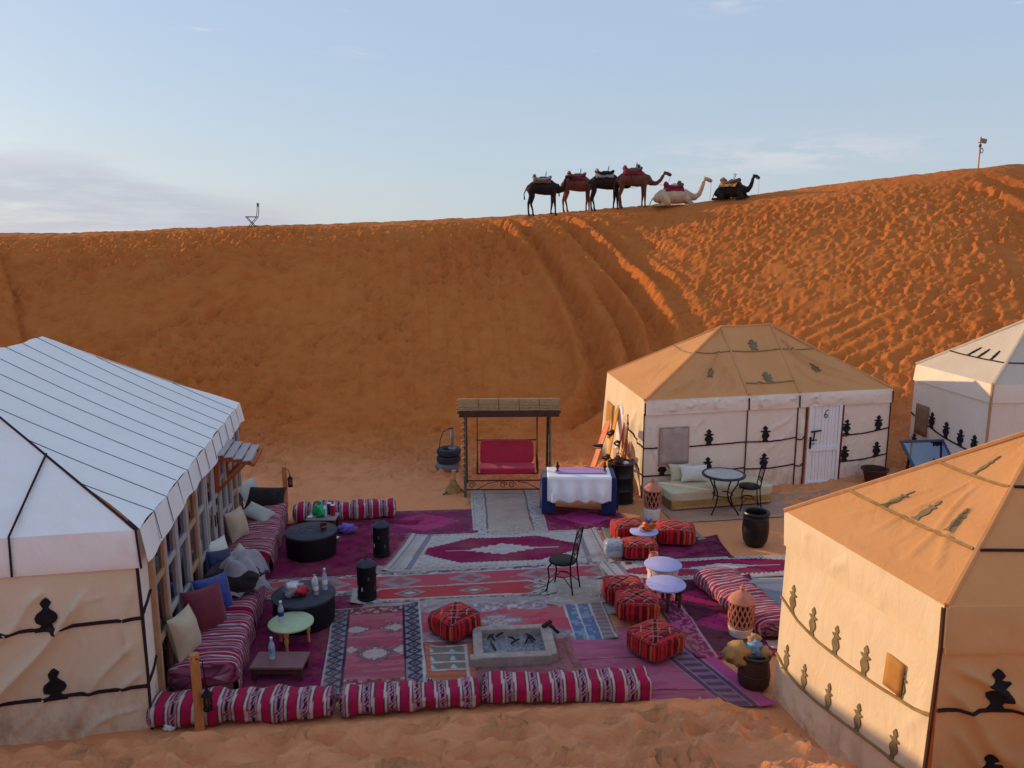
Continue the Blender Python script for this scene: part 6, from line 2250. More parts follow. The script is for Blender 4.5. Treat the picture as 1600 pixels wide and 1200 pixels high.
me = mesh_np('ash_bed', np.stack([u, v, zz], -1).reshape(-1, 3), grid_faces(n, n)[:, ::-1])
finish(me, 'ash_bed', M['ash'], t, smooth=180)
rr = random.Random(3)
for k in range(9):
    mb = MB()
    a = rr.uniform(0, 3)
    x, y, L = rr.uniform(-.3, .3), rr.uniform(-.05, .24), rr.uniform(.08, .2)
    mb.tube([(x - L * math.cos(a) / 2, y - L * math.sin(a) / 2, .085), (x, y, .10), (x + L * math.cos(a) / 2, y + L * math.sin(a) / 2, .09)], [.010, .015, .008], 6)
    mb.build('charred_log', M['char'], t)
mb = MB(); mb.bar((.40, .26, .165), (.52, .36, .185), .05, .03); mb.bar((.50, .30, .165), (.60, .20, .10), .04, .025)
mb.build('charred_board', M['char'], t, bevel=.004)


# iron chairs
def iron_chair(x, y, rz, label, z=.03):
    t = thing('iron_chair', label, 'chair', (x, y, z), rz, 'black wrought iron chairs')
    mb = MB(); mb.lathe([(0, .475), (.15, .478), (.195, .465), (.205, .445), (.19, .425), (0, .425)], 32); mb.build('seat', M['iron'], t)
    for sx, sy in ((-1, -1), (-1, 1)):
        mb = MB(); mb.tube([(sx * .12, sy * .13, .43), (sx * .165, sy * .155, .36), (sx * .15, sy * .15, .2), (sx * .17, sy * .17, .05), (sx * .19, sy * .18, 0)], .0115, 8); mb.build('leg', M['iron'], t)
    for sy in (-1, 1):
        mb = MB(); mb.tube([(.22, sy * .16, 0), (.19, sy * .15, .2), (.17, sy * .14, .44), (.20, sy * .14, .62), (.265, sy * .135, .95)], .0115, 8); mb.build('leg', M['iron'], t)
    mb = MB()
    mb.tube([(.265, -.135, .95), (.275, -.07, .975), (.277, 0, .985), (.275, .07, .975), (.265, .135, .95)], .010, 8)
    mb.tube([(.25, -.135, .86), (.25, .135, .86)], .008, 6)
    mb.tube([(.195, -.14, .56), (.195, .14, .56)], .008, 6)
    mb.tube([(.197, -.04, .56), (.245, -.04, .86)], .006, 6); mb.tube([(.197, .04, .56), (.245, .04, .86)], .006, 6)
    for cy in (-.07, .07):
        mb.tube([(.25 + .05 * .1, cy + .03 * math.cos(q) * (1 - q / 9), .91 + .03 * math.sin(q) * (1 - q / 9)) for q in np.linspace(0, 7, 20)], .005, 5)
        mb.tube([(.20, cy + .04 * math.cos(q) * (1 - q / 9), .61 + .04 * math.sin(q) * (1 - q / 9)) for q in np.linspace(0, 7, 20)], .005, 5)
    mb.build('backrest', M['iron'], t)
    mb = MB()
    mb.tube([(-.17, -.165, .10), (-.06, -.10, .22), (.05, -.09, .22), (.205, -.155, .10)], .007, 6)
    mb.tube([(-.17, .165, .10), (-.06, .10, .22), (.05, .09, .22), (.205, .155, .10)], .007, 6)
    mb.tube([(.12 * math.cos(q), .12 * math.sin(q), .225) for q in np.linspace(0, 2 * math.pi, 20, endpoint=False)], .006, 6, closed=True)
    mb.build('stretcher', M['iron'], t)


iron_chair(.74, 10.62, -.42, 'black iron chair standing alone on the beige rug in the middle of the camp')
iron_chair(4.56, 14.18, -.10, 'black iron chair at the round table in front of the numbered tent', z=.02)
t = thing('iron_table', 'round iron table with a pale mosaic top on four curved legs', 'table', (4.02, 14.05, .02))
mb = MB(); mb.lathe([(0, .735), (.36, .735), (.36, .715), (0, .715)], 44); mb.build('table_top', M['stone_top'], t)
mb = MB(); mb.lathe([(.361, .742), (.405, .74), (.41, .72), (.40, .70), (.361, .705)], 44); mb.build('rim', M['blue_black'], t)
for k in range(4):
    a = .75 + k * math.pi / 2
    mb = MB(); mb.tube([(q * math.cos(a), q * math.sin(a), z) for q, z in ((.33, .71), (.30, .58), (.20, .42), (.17, .30), (.22, .16), (.32, .05), (.36, 0))], .014, 8); mb.build('leg', M['iron'], t)
mb = MB(); mb.tube([(.185 * math.cos(q), .185 * math.sin(q), .33) for q in np.linspace(0, 2 * math.pi, 28, endpoint=False)], .010, 6, closed=True); mb.build('stretcher', M['iron'], t)

# day bench in front of the numbered tent
t = thing('bench', 'low cream cushioned bench standing against the numbered tent', 'bench', (4.00, 14.60, .02), .23)
mb = MB(); mb.box((0, 0, .10), (2.12, .72, .18)); mb.build('base', M['bench_mustard'], t, bevel=.02)
soft_block('mattress', (2.18, .76, .20), None, M['bench_cream'], t, (0, 0, .17), p=(11, 11, 11), n=30, lump=.02, seed=3)
mb = MB(); mb.box((-1.0, 0, .11), (.12, .70, .17)); mb.box((0, -.365, .05), (2.0, .03, .04)); mb.build('plinth', M['timber_tan'], t, bevel=.006)
cushion((.56, .34), M['pillow_white'], (3.62, 14.72, .56), (.05, -.85, .45), (0, 0, 1), 'white oblong cushion propped on the cream bench', .16, 21, group='cushions on the cream bench')
cushion((.50, .36), M['bench_cream'], (3.40, 14.86, .54), (.15, -.85, .4), (0, 0, 1), 'cream cushion partly behind the white one on the bench', .14, 22, group='cushions on the cream bench')


# ------------------------------------------------------------------ swing
def swing():
    t = thing('swing_seat', 'garden swing with a reed canopy, rusty posts and a red cushioned bench', 'swing', (-.10, 15.45, gz(-.1, 15.45)), .03)
    X0, X1 = -.86, .86
    for sx, x in ((-1, X0), (1, X1)):
        mb = MB(); mb.tube([(x, -.42, 0), (x - .0 * sx, -.30, 1.78)], .028, 8); mb.build('post', M['steel'], t)
        mb = MB(); mb.tube([(x, .42, 0), (x, .30, 1.78)], .028, 8); mb.build('post', M['rust'], t)
        mb = MB(); mb.tube([(x, -.30, 1.78), (x, .30, 1.78)], .025, 8); mb.tube([(x, -.40, .30), (x, .40, .30)], .018, 8); mb.tube([(x, -.41, .14), (x, .41, .14)], .018, 8); mb.build('side_rail', M['rust'], t)
    mb = MB(); mb.tube([(X0, 0, 1.80), (X1, 0, 1.80)], .028, 8); mb.build('top_rail', M['rust'], t)
    # scrolled rail low between the front posts
    mb = MB()
    for z in (.14, .33):
        mb.tube([(X0, -.40, z), (X1, -.40, z)], .014, 8)
    for cx in (-.72, -.09, .09, .72):
        mb.tube([(cx + .075 * math.cos(q) * (1 - q / 11), -.40, .235 + .075 * math.sin(q) * (1 - q / 11)) for q in np.linspace(0, 8.5, 26)], .008, 6)
    mb.tube([(-.62, -.40, .15), (-.4, -.4, .27), (-.2, -.4, .31)], .008, 6); mb.tube([(.62, -.40, .15), (.4, -.4, .27), (.2, -.4, .31)], .008, 6)
    mb.build('scroll_rail', M['rust'], t)
    # canopy
    cx0, cx1 = -1.0, 1.06
    N = 5
    for side, (y0, y1) in enumerate(((-.50, 0.0), (0.50, 0.0))):
        for i in range(N):
            xa, xb = cx0 + (cx1 - cx0) * i / N + .006, cx0 + (cx1 - cx0) * (i + 1) / N - .006
            mb = MB()
            for k in range(9):
                f0 = (k + .5) / 9
                y = y0 + (y1 - y0) * f0
                z = 1.80 + .14 * f0 + .015 * math.sin(f0 * 3.1)
                mb.bar((xa, y, z), (xb, y, z + .004 * math.sin(i + k)), .058, .024)
            mb.build('reed_panel', M['reed'], t, bevel=0)
    mb = MB()
    for y in (-.50, .50):
        mb.bar((cx0 + .03, y, 1.74), (cx1 - .03, y, 1.74), .035, .13)
    for i in range(N + 1):
        x = cx0 + .03 + (cx1 - cx0 - .06) * i / N
        mb.bar((x, -.5, 1.76), (x, 0, 1.90), .04, .04); mb.bar((x, .5, 1.76), (x, 0, 1.90), .04, .04)
        mb.bar((x, -.48, 1.76), (x, .48, 1.76), .04, .04)
    mb.build('canopy_frame', M['timber_dark'], t, bevel=.003)
    for x in (cx0 - .012, cx1 + .012):
        for k in range(4):
            mb = MB()
            w = .52 * (1 - (k + .5) / 4.3)
            mb.bar((x, -w, 1.755 + k * .052), (x, w, 1.755 + k * .052), .022, .046)
            mb.build('gable_slat', M['timber_post'], t, bevel=.003)
    # hanging seat
    for sx in (-.62, .62):
        for y0, y1, zt in ((-.18, -.18, .62), (.05, .28, 1.0)):
            mb = MB(); mb.tube([(sx, y0 * .4, 1.80), (sx, y1, zt)], .008, 6); mb.build('hanger_rod', M['rust'], t)
    mb = MB()
    mb.tube([(-.62, -.28, .44), (.62, -.28, .44), (.62, .16, .44), (.62, .30, 1.0), (-.62, .30, 1.0), (-.62, .16, .44)], .016, 8, closed=True)
    for sx in (-.62, .62):
        mb.tube([(sx, -.28, .44), (sx, -.26, .66), (sx, -.1, .70), (sx, .22, .68)], .016, 8)
    mb.tube([(-.62, -.28, .44), (-.62, .16, .44)], .016, 8)
    mb.build('seat_frame', M['rust'], t)
    soft_block('seat_cushion', (1.14, .46, .13), None, M['red_vinyl'], t, (0, -.08, .43), p=(9, 9, 9), n=24, lump=.015, seed=2)
    o = soft_block('back_cushion', (1.12, .12, .50), None, M['red_vinyl'], t, (0, .175, .52), p=(9, 9, 9), n=24, lump=.015, seed=4)
    o.rotation_euler = (-.25, 0, 0)
    # straw rope wound on the left post
    mb = MB()
    mb.tube([(X0 - .03 + .045 * math.cos(q * 2.2), -.38 + .09 * (q / 30) + .045 * math.sin(q * 2.2), .35 + 1.3 * q / 30) for q in np.linspace(0, 30, 150)], .012, 5)
    mb.build('straw_rope', M['rope_straw'], t)


swing()


# tyres with pump
def tyre(x, y, z, m, label):
    t = thing('tyre', label, 'tyre', (x, y, z), 0, 'stack of old tyres')
    mb = MB(); mb.lathe([(.14, .03), (.20, .0), (.25, .02), (.265, .06), (.265, .11), (.25, .15), (.20, .17), (.14, .14), (.135, .10), (.19, .10), (.19, .06), (.135, .06), (.14, .03)], 32); mb.build('casing', m, t)
    mb = MB()
    for k in range(36):
        a = 2 * math.pi * k / 36
        mb.box((.264 * math.cos(a), .264 * math.sin(a), .085), (.012, .026, .09), Matrix.Rotation(a, 3, 'Z') @ Matrix.Rotation(.35, 3, 'X'))
    mb.build('tread', m, t)


zg = gz(-1.32, 16.75)
tyre(-1.46, 16.75, zg - .01, M['rubber_pale'], 'grey dusty tyre at the bottom of the stack behind the swing')
tyre(-1.43, 16.76, zg + .16, M['rubber'], 'dark tyre in the middle of the stack behind the swing')
tyre(-1.42, 16.75, zg + .33, M['rubber'], 'dark tyre on top of the stack behind the swing')
t = thing('hand_pump', 'grey pipe pump with a curved black hose standing on the tyre stack', 'pump', (-1.34, 16.75, zg + .48))
mb = MB(); mb.lathe([(.10, 0), (.10, .02), (.035, .03), (.04, .40), (.028, .42), (.028, .46), (0, .46)], 16); mb.build('barrel', M['rubber_pale'], t)
mb = MB(); mb.tube([(0, 0, .45), (-.08, -.02, .46), (-.2, -.05, .40), (-.27, -.08, .2), (-.29, -.1, -.05), (-.285, -.12, -.3)], .012, 6); mb.build('hose', M['rubber'], t)
mb = MB(); mb.bar((-.07, 0, .47), (.03, 0, .47), .02); mb.build('handle', M['rubber'], t)
zs = gz(-1.22, 15.3)
t = thing('wrapped_stake', 'pale wooden stake stuck in a cone of sacking next to the swing', 'stake', (-1.22, 15.3, zs - .02))
mb = MB(); mb.tube([(0, 0, 0), (.01, 0, .3), (.02, 0, .50)], [.05, .045, .05], 9); mb.build('stake', M['rope_straw'], t)
mb = MB(); mb.lathe([(.19, 0), (.17, .04), (.15, .12), (.09, .22), (.05, .30)], 18); mb.build('sacking', M['blanket_tan'], t)
mb = MB(); mb.tube([(.16, 0, .1), (.22, -.05, .06), (.26, -.1, .02)], .012, 6); mb.tube([(-.1, -.12, .08), (-.2, -.16, .02)], .012, 6); mb.build('rope_end', M['rust'], t)


# ------------------------------------------------------------------ table with cloths
def drape(name, w, d, z, over, m, parent, step=.03, wave=.03, freq=18, seed=0, solid=.006):
    """cloth over a w x d top centred at the origin; over = left, right, front, back overhang"""
    l, r, f, b = over
    xs = np.linspace(-w / 2 - l, w / 2 + r, int((w + l + r) / step))
    ys = np.linspace(-d / 2 - f, d / 2 + b, int((d + f + b) / step))
    X, Y = np.meshgrid(xs, ys, indexing='ij')
    cx, cy = np.clip(X, -w / 2, w / 2), np.clip(Y, -d / 2, d / 2)
    dx, dy = X - cx, Y - cy
    dist = np.sqrt(dx * dx + dy * dy)
    along = cx + cy + np.arctan2(dy, dx) * .15
    o = .015 + wave * (.5 + .5 * np.sin(along * freq * .8 + seed + 5 * fbm(along * 2.2 + seed, along * 0 + 1, seed, 2))) * sstep(dist, .02, .35) + .05 * sstep(np.minimum(abs(dx), abs(dy)), 0, .15)
    nn = np.stack([dx, dy], -1) / (dist[..., None] + 1e-6)
    out = np.where(dist[..., None] > 1e-4, nn * o[..., None], 0)
    Z = z - dist + .004 * fbm(X * 6, Y * 6, seed, 3)
    Z = np.where(dist > 0, Z - .004, Z)
    V = np.stack([cx + out[..., 0], cy + out[..., 1], Z], -1)
    me = mesh_np(name, V.reshape(-1, 3), grid_faces(len(xs), len(ys))[:, ::-1])
    return finish(me, name, m, parent, smooth=180, solid=solid)


TX, TY = 1.27, 14.14
t = thing('trestle_table', 'wooden table hidden under the navy and white cloths', 'table', (TX, TY, .015), -.03)
mb = MB(); mb.box((0, 0, .70), (1.32, .62, .03)); mb.build('table_top', M['timber_dark'], t)
for sx in (-1, 1):
    for sy in (-1, 1):
        mb = MB(); mb.box((sx * .60, sy * .26, .342), (.05, .05, .684)); mb.build('leg', M['timber_dark'], t)
t = thing('navy_cloth', 'long navy under-cloth hanging to the ground at both ends of the table', 'tablecloth', (TX, TY, .015), -.03)
drape('cloth', 1.34, .64, .724, (.64, .64, .0, .4), M['cloth_blue'], t, wave=.05, freq=22)
for x0, x1 in ((-.70, -.44), (.42, .70)):
    xs, zz = np.meshgrid(np.linspace(x0, x1, 12), np.linspace(.722, .02, 16), indexing='ij')
    yy = -.338 - .012 * np.sin(xs * 52) * (1 - zz)
    me = mesh_np('corner_fold', np.stack([xs, yy, zz], -1).reshape(-1, 3), grid_faces(12, 16)); finish(me, 'corner_fold', M['cloth_blue'], t, smooth=180, solid=.005)
t = thing('white_cloth', 'white tablecloth with a deep front drop over the navy cloth', 'tablecloth', (TX, TY, .015), -.03)
drape('cloth', 1.20, .67, .742, (.0, .0, .46, .1), M['linen_white'], t, wave=.12, freq=27, seed=2)
t = thing('lilac_cloth', 'lilac runner lying loosely across the white tablecloth', 'tablecloth', (TX + .05, TY + .05, .015), -.03)
drape('cloth', .95, .40, .760, (.0, .0, .0, .0), M['cloth_lilac'], t, wave=.01, seed=4)
for x, lab in ((TX - .40, 'left'), (TX + .50, 'right')):
    t = thing('candle_holder', 'small dark brass candle holder at the ' + lab + ' end of the white table', 'candle holder', (x, TY - .02, .775), 0, 'candle holders on the white table')
    mb = MB(); mb.lathe([(0, 0), (.04, 0), (.042, .012), (.015, .03), (.018, .06), (.035, .09), (.036, .12), (.015, .14), (.022, .17), (.0, .20)], 16); mb.build('body', M['rust'], t)
    mb = MB(); mb.lathe([(.042, .006), (.044, .012), (.03, .02)], 16); mb.build('foot_rim', M['timber_tan'], t)

# drum behind the table
t = thing('oil_drum', 'dark oil drum behind the white table beside the tent', 'drum', (2.16, 14.72, gz(2.16, 14.72)))
mb = MB(); mb.lathe([(0, .0), (.26, 0), (.27, .02), (.26, .03), (.26, .26), (.272, .28), (.26, .30), (.26, .53), (.272, .55), (.26, .57), (.26, .80), (.27, .82), (.25, .82), (.25, .79), (0, .79)], 32); mb.build('barrel', M['pot_black'], t)
mb = MB(); mb.lathe([(.24, .795), (.235, .80), (0, .80)], 28); mb.build('lid', M['rust'], t)
t = thing('kettle', 'sooty kettle standing on the oil drum', 'kettle', (2.10, 14.68, gz(2.16, 14.72) + .80))
mb = MB(); mb.lathe([(0, 0), (.09, 0), (.11, .05), (.08, .12), (.04, .14), (.02, .17), (0, .175)], 20); mb.build('body', M['rust'], t)
mb = MB(); mb.tube([(-.08, 0, .05), (-.14, 0, .09), (-.17, 0, .14)], [.02, .014, .011], 8); mb.build('spout', M['rust'], t)
mb = MB(); mb.tube([(-.05, 0, .12), (-.03, 0, .21), (.04, 0, .21), (.08, 0, .11)], .009, 6); mb.build('handle', M['iron'], t)
crumple('rag', (.12, .10, .06), M['paper_white'], (2.24, 14.62, gz(2.16, 14.72) + .80), 'white rag lying on the lid of the oil drum', 'rag', 33)


# sand boards
def sandboard(p0, p1, m, label, roll=0.0, w=.27):
    a, b = Vector(p0), Vector(p1)
    L = (b - a).length
    t = thing('sandboard', label, 'sandboard', tuple(a), 0, 'sandboards leaning against the numbered tent')
    d = (b - a).normalized()
    side = d.cross(Vector((0, 0, 1))).normalized()
    side = Matrix.Rotation(roll, 3, d) @ side
    n = side.cross(d).normalized()
    pts = []
    for q in np.linspace(-math.pi / 2, math.pi / 2, 9):
        pts.append((math.cos(q) * w / 2 * 1.0, 0)) if False else None
    outl = []
    K = 9
    for q in np.linspace(math.pi, 2 * math.pi, K): outl.append((w / 2 * math.cos(q), w / 2 + w / 2 * math.sin(q)))
    for yy in (.35, .5, .65): outl.append((w / 2 * .86, L * yy))
    for q in np.linspace(0, math.pi, K): outl.append((w / 2 * math.cos(q), L - w / 2 + w / 2 * math.sin(q)))
    for yy in (.65, .5, .35): outl.append((-w / 2 * .86, L * yy))
    mb = MB(); mb.poly_prism(outl, side, d, n, (0, 0, 0), .016); mb.build('deck', m, t, smooth=30)
    for f in (.33, .64):
        c = d * (L * f)
        mb = MB()
        mb.bar(c - side * .12 + n * .03, c + side * .12 + n * .03, .09, .03, tuple(n))
        mb.tube([c - side * .13 + n * .02, c - side * .10 + n * .10, c + n * .13, c + side * .10 + n * .10, c + side * .13 + n * .02], .022, 6)
        mb.bar(c + side * .13 + n * .03, c + side * .20 + n * .10, .05, .05)
        mb.build('binding', M['plastic_black'], t, bevel=.004)
    return t


zb = gz(1.9, 15.6)
sandboard((1.50, 15.3, zb), (2.06, 15.95, zb + 1.42), M['board_orange'], 'bright orange sandboard with two black bindings, leaning furthest left', -.5, .23)
sandboard((1.95, 15.75, gz(1.95, 15.75)), (2.36, 16.7, 1.50), M['board_yellow'], 'yellow sandboard leaning on the lit side of the numbered tent', -1.0, .22)
sandboard((2.10, 15.45, gz(2.1, 15.45)), (2.44, 16.2, 1.30), M['board_orange'], 'orange sandboard leaning between the yellow one and the loose poles', -1.3, .22)


def pole(p0, p1, r, m, label):
    t = thing('pole', label, 'pole', p0, 0, 'poles leaning on the lit side of the numbered tent')
    d = Vector(p1) - Vector(p0)
    q = d * .5 + Vector((.01, .01, 0))
    mb = MB(); mb.tube([(0, 0, 0), q, d], [r, r * .95, r * .85], 8); mb.build('shaft', m, t)
    mb = MB(); mb.tube([d * .985, d * 1.0, d * 1.015], [r * 1.15, r * 1.2, r * .9], 8); mb.build('tip', M['timber_dark'], t)


pole((2.28, 15.25, gz(2.28, 15.25)), (2.48, 16.0, 1.45), .022, M['timber_orange'], 'reddish pole leaning on the tent wall, second from the drum')
pole((2.36, 15.1, gz(2.36, 15.1)), (2.53, 15.6, 1.50), .020, M['timber_post'], 'pale pole leaning closest to the front corner of the tent')
pole((2.16, 15.3, gz(2.16, 15.3)), (2.46, 15.9, 1.30), .024, M['timber_post'], 'thick brown pole leaning beside the oil drum')
pole((2.42, 15.3, gz(2.42, 15.3)), (2.50, 15.7, 1.12), .018, M['timber_dark'], 'short dark pole leaning low on the tent wall')


# posts with hanging lanterns
def lamp_post(x, y, z, h, r, label, side, m, small=1.0):
    t = thing('lantern_post', label, 'post', (x, y, z))
    mb = MB(); mb.tube([(0, 0, 0), (.005, 0, h * .5), (0, 0, h)], [r, r * .95, r * .95], 12); mb.build('post', m, t)
    mb = MB(); mb.tube([(r * side * .6, -r * .8, h - .03), (r * side + .05 * side, -r, h - .05), (.12 * side, -r, h - .16 * small)], .006, 6); mb.build('hook', M['iron'], t)
    t2 = thing('hanging_lantern', 'small ' + label.split('|')[-1] if '|' in label else label.replace('post', 'lantern hanging from the post'), 'lantern', (x + .125 * side, y - r, z + h - .16 * small - .24), 0)
    mb = MB(); mb.lathe([(0, 0), (.05, 0), (.05, .02), (.04, .03)], 12); mb.lathe([(.042, .15), (.06, .16), (.03, .20), (.012, .22), (.012, .24), (0, .24)], 12)
    for k in range(6):
        a = k * math.pi / 3
        mb.tube([(.042 * math.cos(a), .042 * math.sin(a), .025), (.042 * math.cos(a), .042 * math.sin(a), .155)], .005, 5)
    mb.build('cage', M['iron'], t2)
    mb = MB(); mb.lathe([(.034, .03), (.034, .15)], 12); mb.build('glass_cylinder', M['amber'] if side > 0 and small > 1 else M['glass'], t2)
    return t, t2


pa, pb = lamp_post(-4.50, 14.62, gz(-4.5, 14.62) - .05, .80, .05, 'round wooden post behind the far bolster', 1, M['timber_post'])
pb['label'] = 'small black lantern hung on the post behind the far bolster'
pa, pb = lamp_post(-3.26, 7.26, gz(-3.26, 7.26) - .12, 1.0, .05, 'short sawn wooden post in the sand in front of the near bolster', 1, M['timber_post'], 2.2)
pb['label'] = 'small lantern hung by a wire on the post before the near bolster'

# mirror leaning near the pale tent, basin by the numbered tent
t = thing('leaning_mirror', 'grey framed mirror leaning back by the pale tent, its glass tinted sky blue', 'mirror', (9.05, 15.55, .15), .12)
rot = Matrix.Rotation(-.85, 3, 'X')
mb = MB()
for c_, d_ in (((0, 0, .03), (1.02, .03, .06)), ((0, 0, 1.0), (1.02, .03, .06)), ((-.48, 0, .515), (.06, .03, .91)), ((.48, 0, .515), (.06, .03, .91))):
    mb.box(rot @ Vector(c_), d_, rot)
mb.build('frame', simple('blue_grey_paint', '#3f5064', .6), t, bevel=.004)
mb = MB(); mb.box(rot @ Vector((0, .004, .515)), (.90, .012, .91), rot); mb.build('mirror_glass', M['mirror'], t, smooth=0)
mb = MB(); mb.bar(rot @ Vector((-.3, .02, .9)), (-.3, .75, -.1), .04); mb.bar(rot @ Vector((.3, .02, .9)), (.3, .75, -.1), .04); mb.build('prop', M['timber_dark'], t)
t = thing('basin', 'dark round basin by the door side of the numbered tent', 'basin', (7.62, 15.55, .12))
mb = MB(); mb.lathe([(0, 0), (.18, 0), (.24, .26), (.28, .27), (.28, .29), (.23, .285), (.17, .04), (0, .03)], 28); mb.build('body', M['rust'], t)
mb = MB(); mb.lathe([(.275, .285), (.285, .295), (.265, .30), (.26, .288)], 28); mb.build('rim', M['blue_black'], t)

# ------------------------------------------------------------------ on the crest
CREST_PTS = CD[:, :3]


def crest_z(x, y):
    return gz(x, y)


def remesh(mb, name, mat, parent, voxel=.03, smooth_it=6):
    me = bpy.data.meshes.new(name)
    me.from_pydata(mb.v, [], mb.f)
    o = bpy.data.objects.new(name, me)
    COL.objects.link(o)
    m = o.modifiers.new('r', 'REMESH'); m.mode = 'VOXEL'; m.voxel_size = voxel
    s = o.modifiers.new('s', 'SMOOTH'); s.iterations = smooth_it; s.factor = .5
    dg = bpy.context.evaluated_depsgraph_get()
    dg.update()
    me2 = bpy.data.meshes.new_from_object(o.evaluated_get(dg))
    bpy.data.objects.remove(o)
    bpy.data.meshes.remove(me)
    me2.name = name
    return finish(me2, name, mat, parent, smooth=180)


def limb(mb, pts, sx=1.0):
    """pts: (x, y, z, r)"""
    P = [p[:3] for p in pts]
    r = [p[3] for p in pts]
    # round ends
    a, b = Vector(P[0]), Vector(P[1])
    P = [tuple(a - (b - a).normalized() * r[0] * .7)] + P
    r = [r[0] * .45] + r
    a, b = Vector(P[-1]), Vector(P[-2])
    P = P + [tuple(a - (b - a).normalized() * r[-1] * .7)]
    r = r + [r[-1] * .45]
    mb.tube(P, r, 14, True, None, False, sx)


def head_and_neck(mb, neck, head):
    limb(mb, neck)
    limb(mb, head)
    h = Vector(head[0][:3]); f = Vector(head[-1][:3]) - h
    for sy in (-1, 1):          # ears
        limb(mb, [(h.x - .02, sy * .055, h.z + .07, .022), (h.x - .05, sy * .085, h.z + .14, .014)])
    # jaw / lips
    m = Vector(head[-1][:3])
    limb(mb, [(h.x + f.x * .5, 0, h.z + f.z * .5 - .05, .045), (m.x - .02, 0, m.z - .055, .035)])


def standing_camel(x, y, mat, label, neck, head, step=0.0, scale=1.0, rz=0.0):
    t = thing('camel', label, 'camel', (x, y, gz(x, y) - .03), rz, 'camels waiting on the dune crest')
    mb = MB()
    limb(mb, [(-.72, 0, 1.24, .17), (-.55, 0, 1.30, .26), (-.25, 0, 1.30, .31), (.10, 0, 1.28, .33), (.42, 0, 1.27, .31), (.62, 0, 1.26, .22)])
    limb(mb, [(-.45, 0, 1.45, .16), (-.10, 0, 1.60, .22), (.05, 0, 1.62, .20), (.35, 0, 1.45, .18)])
    for sy in (-1, 1):
        s = step * sy
        # hind leg: thigh, knee forward at the belly, hock back, shank, foot
        limb(mb, [(-.62, sy * .14, 1.18, .17), (-.55 + s * .3, sy * .16, .92, .12), (-.66 + s * .6, sy * .15, .56, .062), (-.62 + s, sy * .15, .30, .045), (-.60 + s, sy * .15, .07, .05), (-.56 + s, sy * .15, .045, .062)])
        # fore leg
        limb(mb, [(.45, sy * .15, 1.15, .14), (.44 - s * .4, sy * .15, .85, .085), (.45 - s * .7, sy * .14, .52, .058), (.44 - s, sy * .14, .28, .042), (.45 - s, sy * .14, .07, .048), (.49 - s, sy * .14, .045, .062)])
    head_and_neck(mb, [(.55, 0, 1.32, .22)] + neck, head)
    remesh(mb, 'body', mat, t, .028)
    tl = MB(); tl.tube([(-.84, 0, 1.22), (-.92, 0, 1.02), (-.90, 0, .75)], [.03, .02, .035], 8); tl.build('tail', mat, t)
    t.scale = (.89, .89, .89)
    h = head[0]; m = head[-1]
    rp = MB()
    rp.tube([(m[0] - .06, .07 * math.cos(q), m[2] + .07 * math.sin(q)) for q in np.linspace(0, 2 * math.pi, 12, endpoint=False)], .009, 5, closed=True)
    rp.tube([(m[0] - .03, 0, m[2] - .06), (m[0] - .10, .03, m[2] - .35), (m[0] - .35, .05, m[2] - .45), (.45, .06, 1.15)], .008, 5)
    rp.build('halter', M['blanket_red'], t)
    ey = MB()
    for sy in (-1, 1):
        ey.lathe([(0, -.016), (.014, -.008), (.016, 0), (.014, .008), (0, .016)], 8, (h[0] + .06, sy * .075, h[2] + .03))
    ey.build('eye', M['plastic_black'], t)
    return t


def saddle(x, y, z, rz, label, m1, m2, handle=True, cat='saddle', scarf=None, scale=1.0):
    t = thing('camel_saddle', label, cat, (x, y, z), rz, 'saddles on the camels')
    t.scale = (.87, .87, .87)
    # blanket over the back
    n, k = 22, 16
    u, v = np.meshgrid(np.linspace(-1, 1, n), np.linspace(-1, 1, k), indexing='ij')
    an = v * 1.25
    X = u * .42
    R_ = .33 + .02 * np.sin(u * 7)
    Y = R_ * np.sin(an); Z = -.30 + (R_ + .06 * np.exp(-(u / .5) ** 2)) * np.cos(an) - .02
    me = mesh_np('blanket', np.stack([X, Y, Z], -1).reshape(-1, 3), grid_faces(n, k)[:, ::-1]); finish(me, 'blanket', m1, t, smooth=180, solid=.02)
    # ring-shaped pad
    mb = MB(); mb.tube([(.40 * math.cos(q), .24 * math.sin(q), .06 + .04 * math.cos(2 * q) - .05 * abs(math.sin(q))) for q in np.linspace(0, 2 * math.pi, 20, endpoint=False)], .075, 10, closed=True); mb.build('pad', m2, t)
    mb = MB(); mb.tube([(-.34, -.2, .10), (-.36, 0, .16), (-.34, .2, .10)], [.07, .085, .07], 10); mb.build('roll', m1, t)
    mb = MB()
    for yy in (-.36, -.355):
        mb.tube([(-.1, .30, -.18), (-.1, .34, -.4), (-.1, .2, -.62), (-.1, -.2, -.62), (-.1, -.34, -.4), (-.1, -.30, -.18)], .013, 6)
    mb.build('girth_strap', M['rust'], t)
    if handle:
        mb = MB(); mb.tube([(.20, 0, .08), (.20, 0, .34)], .011, 6); mb.tube([(.20, -.14, .34), (.20, .14, .34)], .011, 6)
        mb.tube([(.14, -.03, .1), (.20, -.10, .33)], .008, 6); mb.tube([(.14, .03, .1), (.20, .10, .33)], .008, 6)
        mb.build('grip_bar', M['iron'], t)
    if scarf:
        P, F = cube_sphere(10)
        r = np.linalg.norm(P, axis=1)[:, None]
        Q = P / r * (1 + .5 * (vnoise(P[:, 0] * 3, P[:, 1] * 3 + P[:, 2] * 2, 3)[:, None] - .5)) * np.array((.10, .16, .16))
        me = mesh_np('scarf', Q + np.array((.26, 0, .12)), F); finish(me, 'scarf', scarf, t, smooth=180)
    return t


def crest_y(px_x):
    i = np.argmin(np.abs(CD[:, 0] - px_x))
    return float(CD[i, 1])


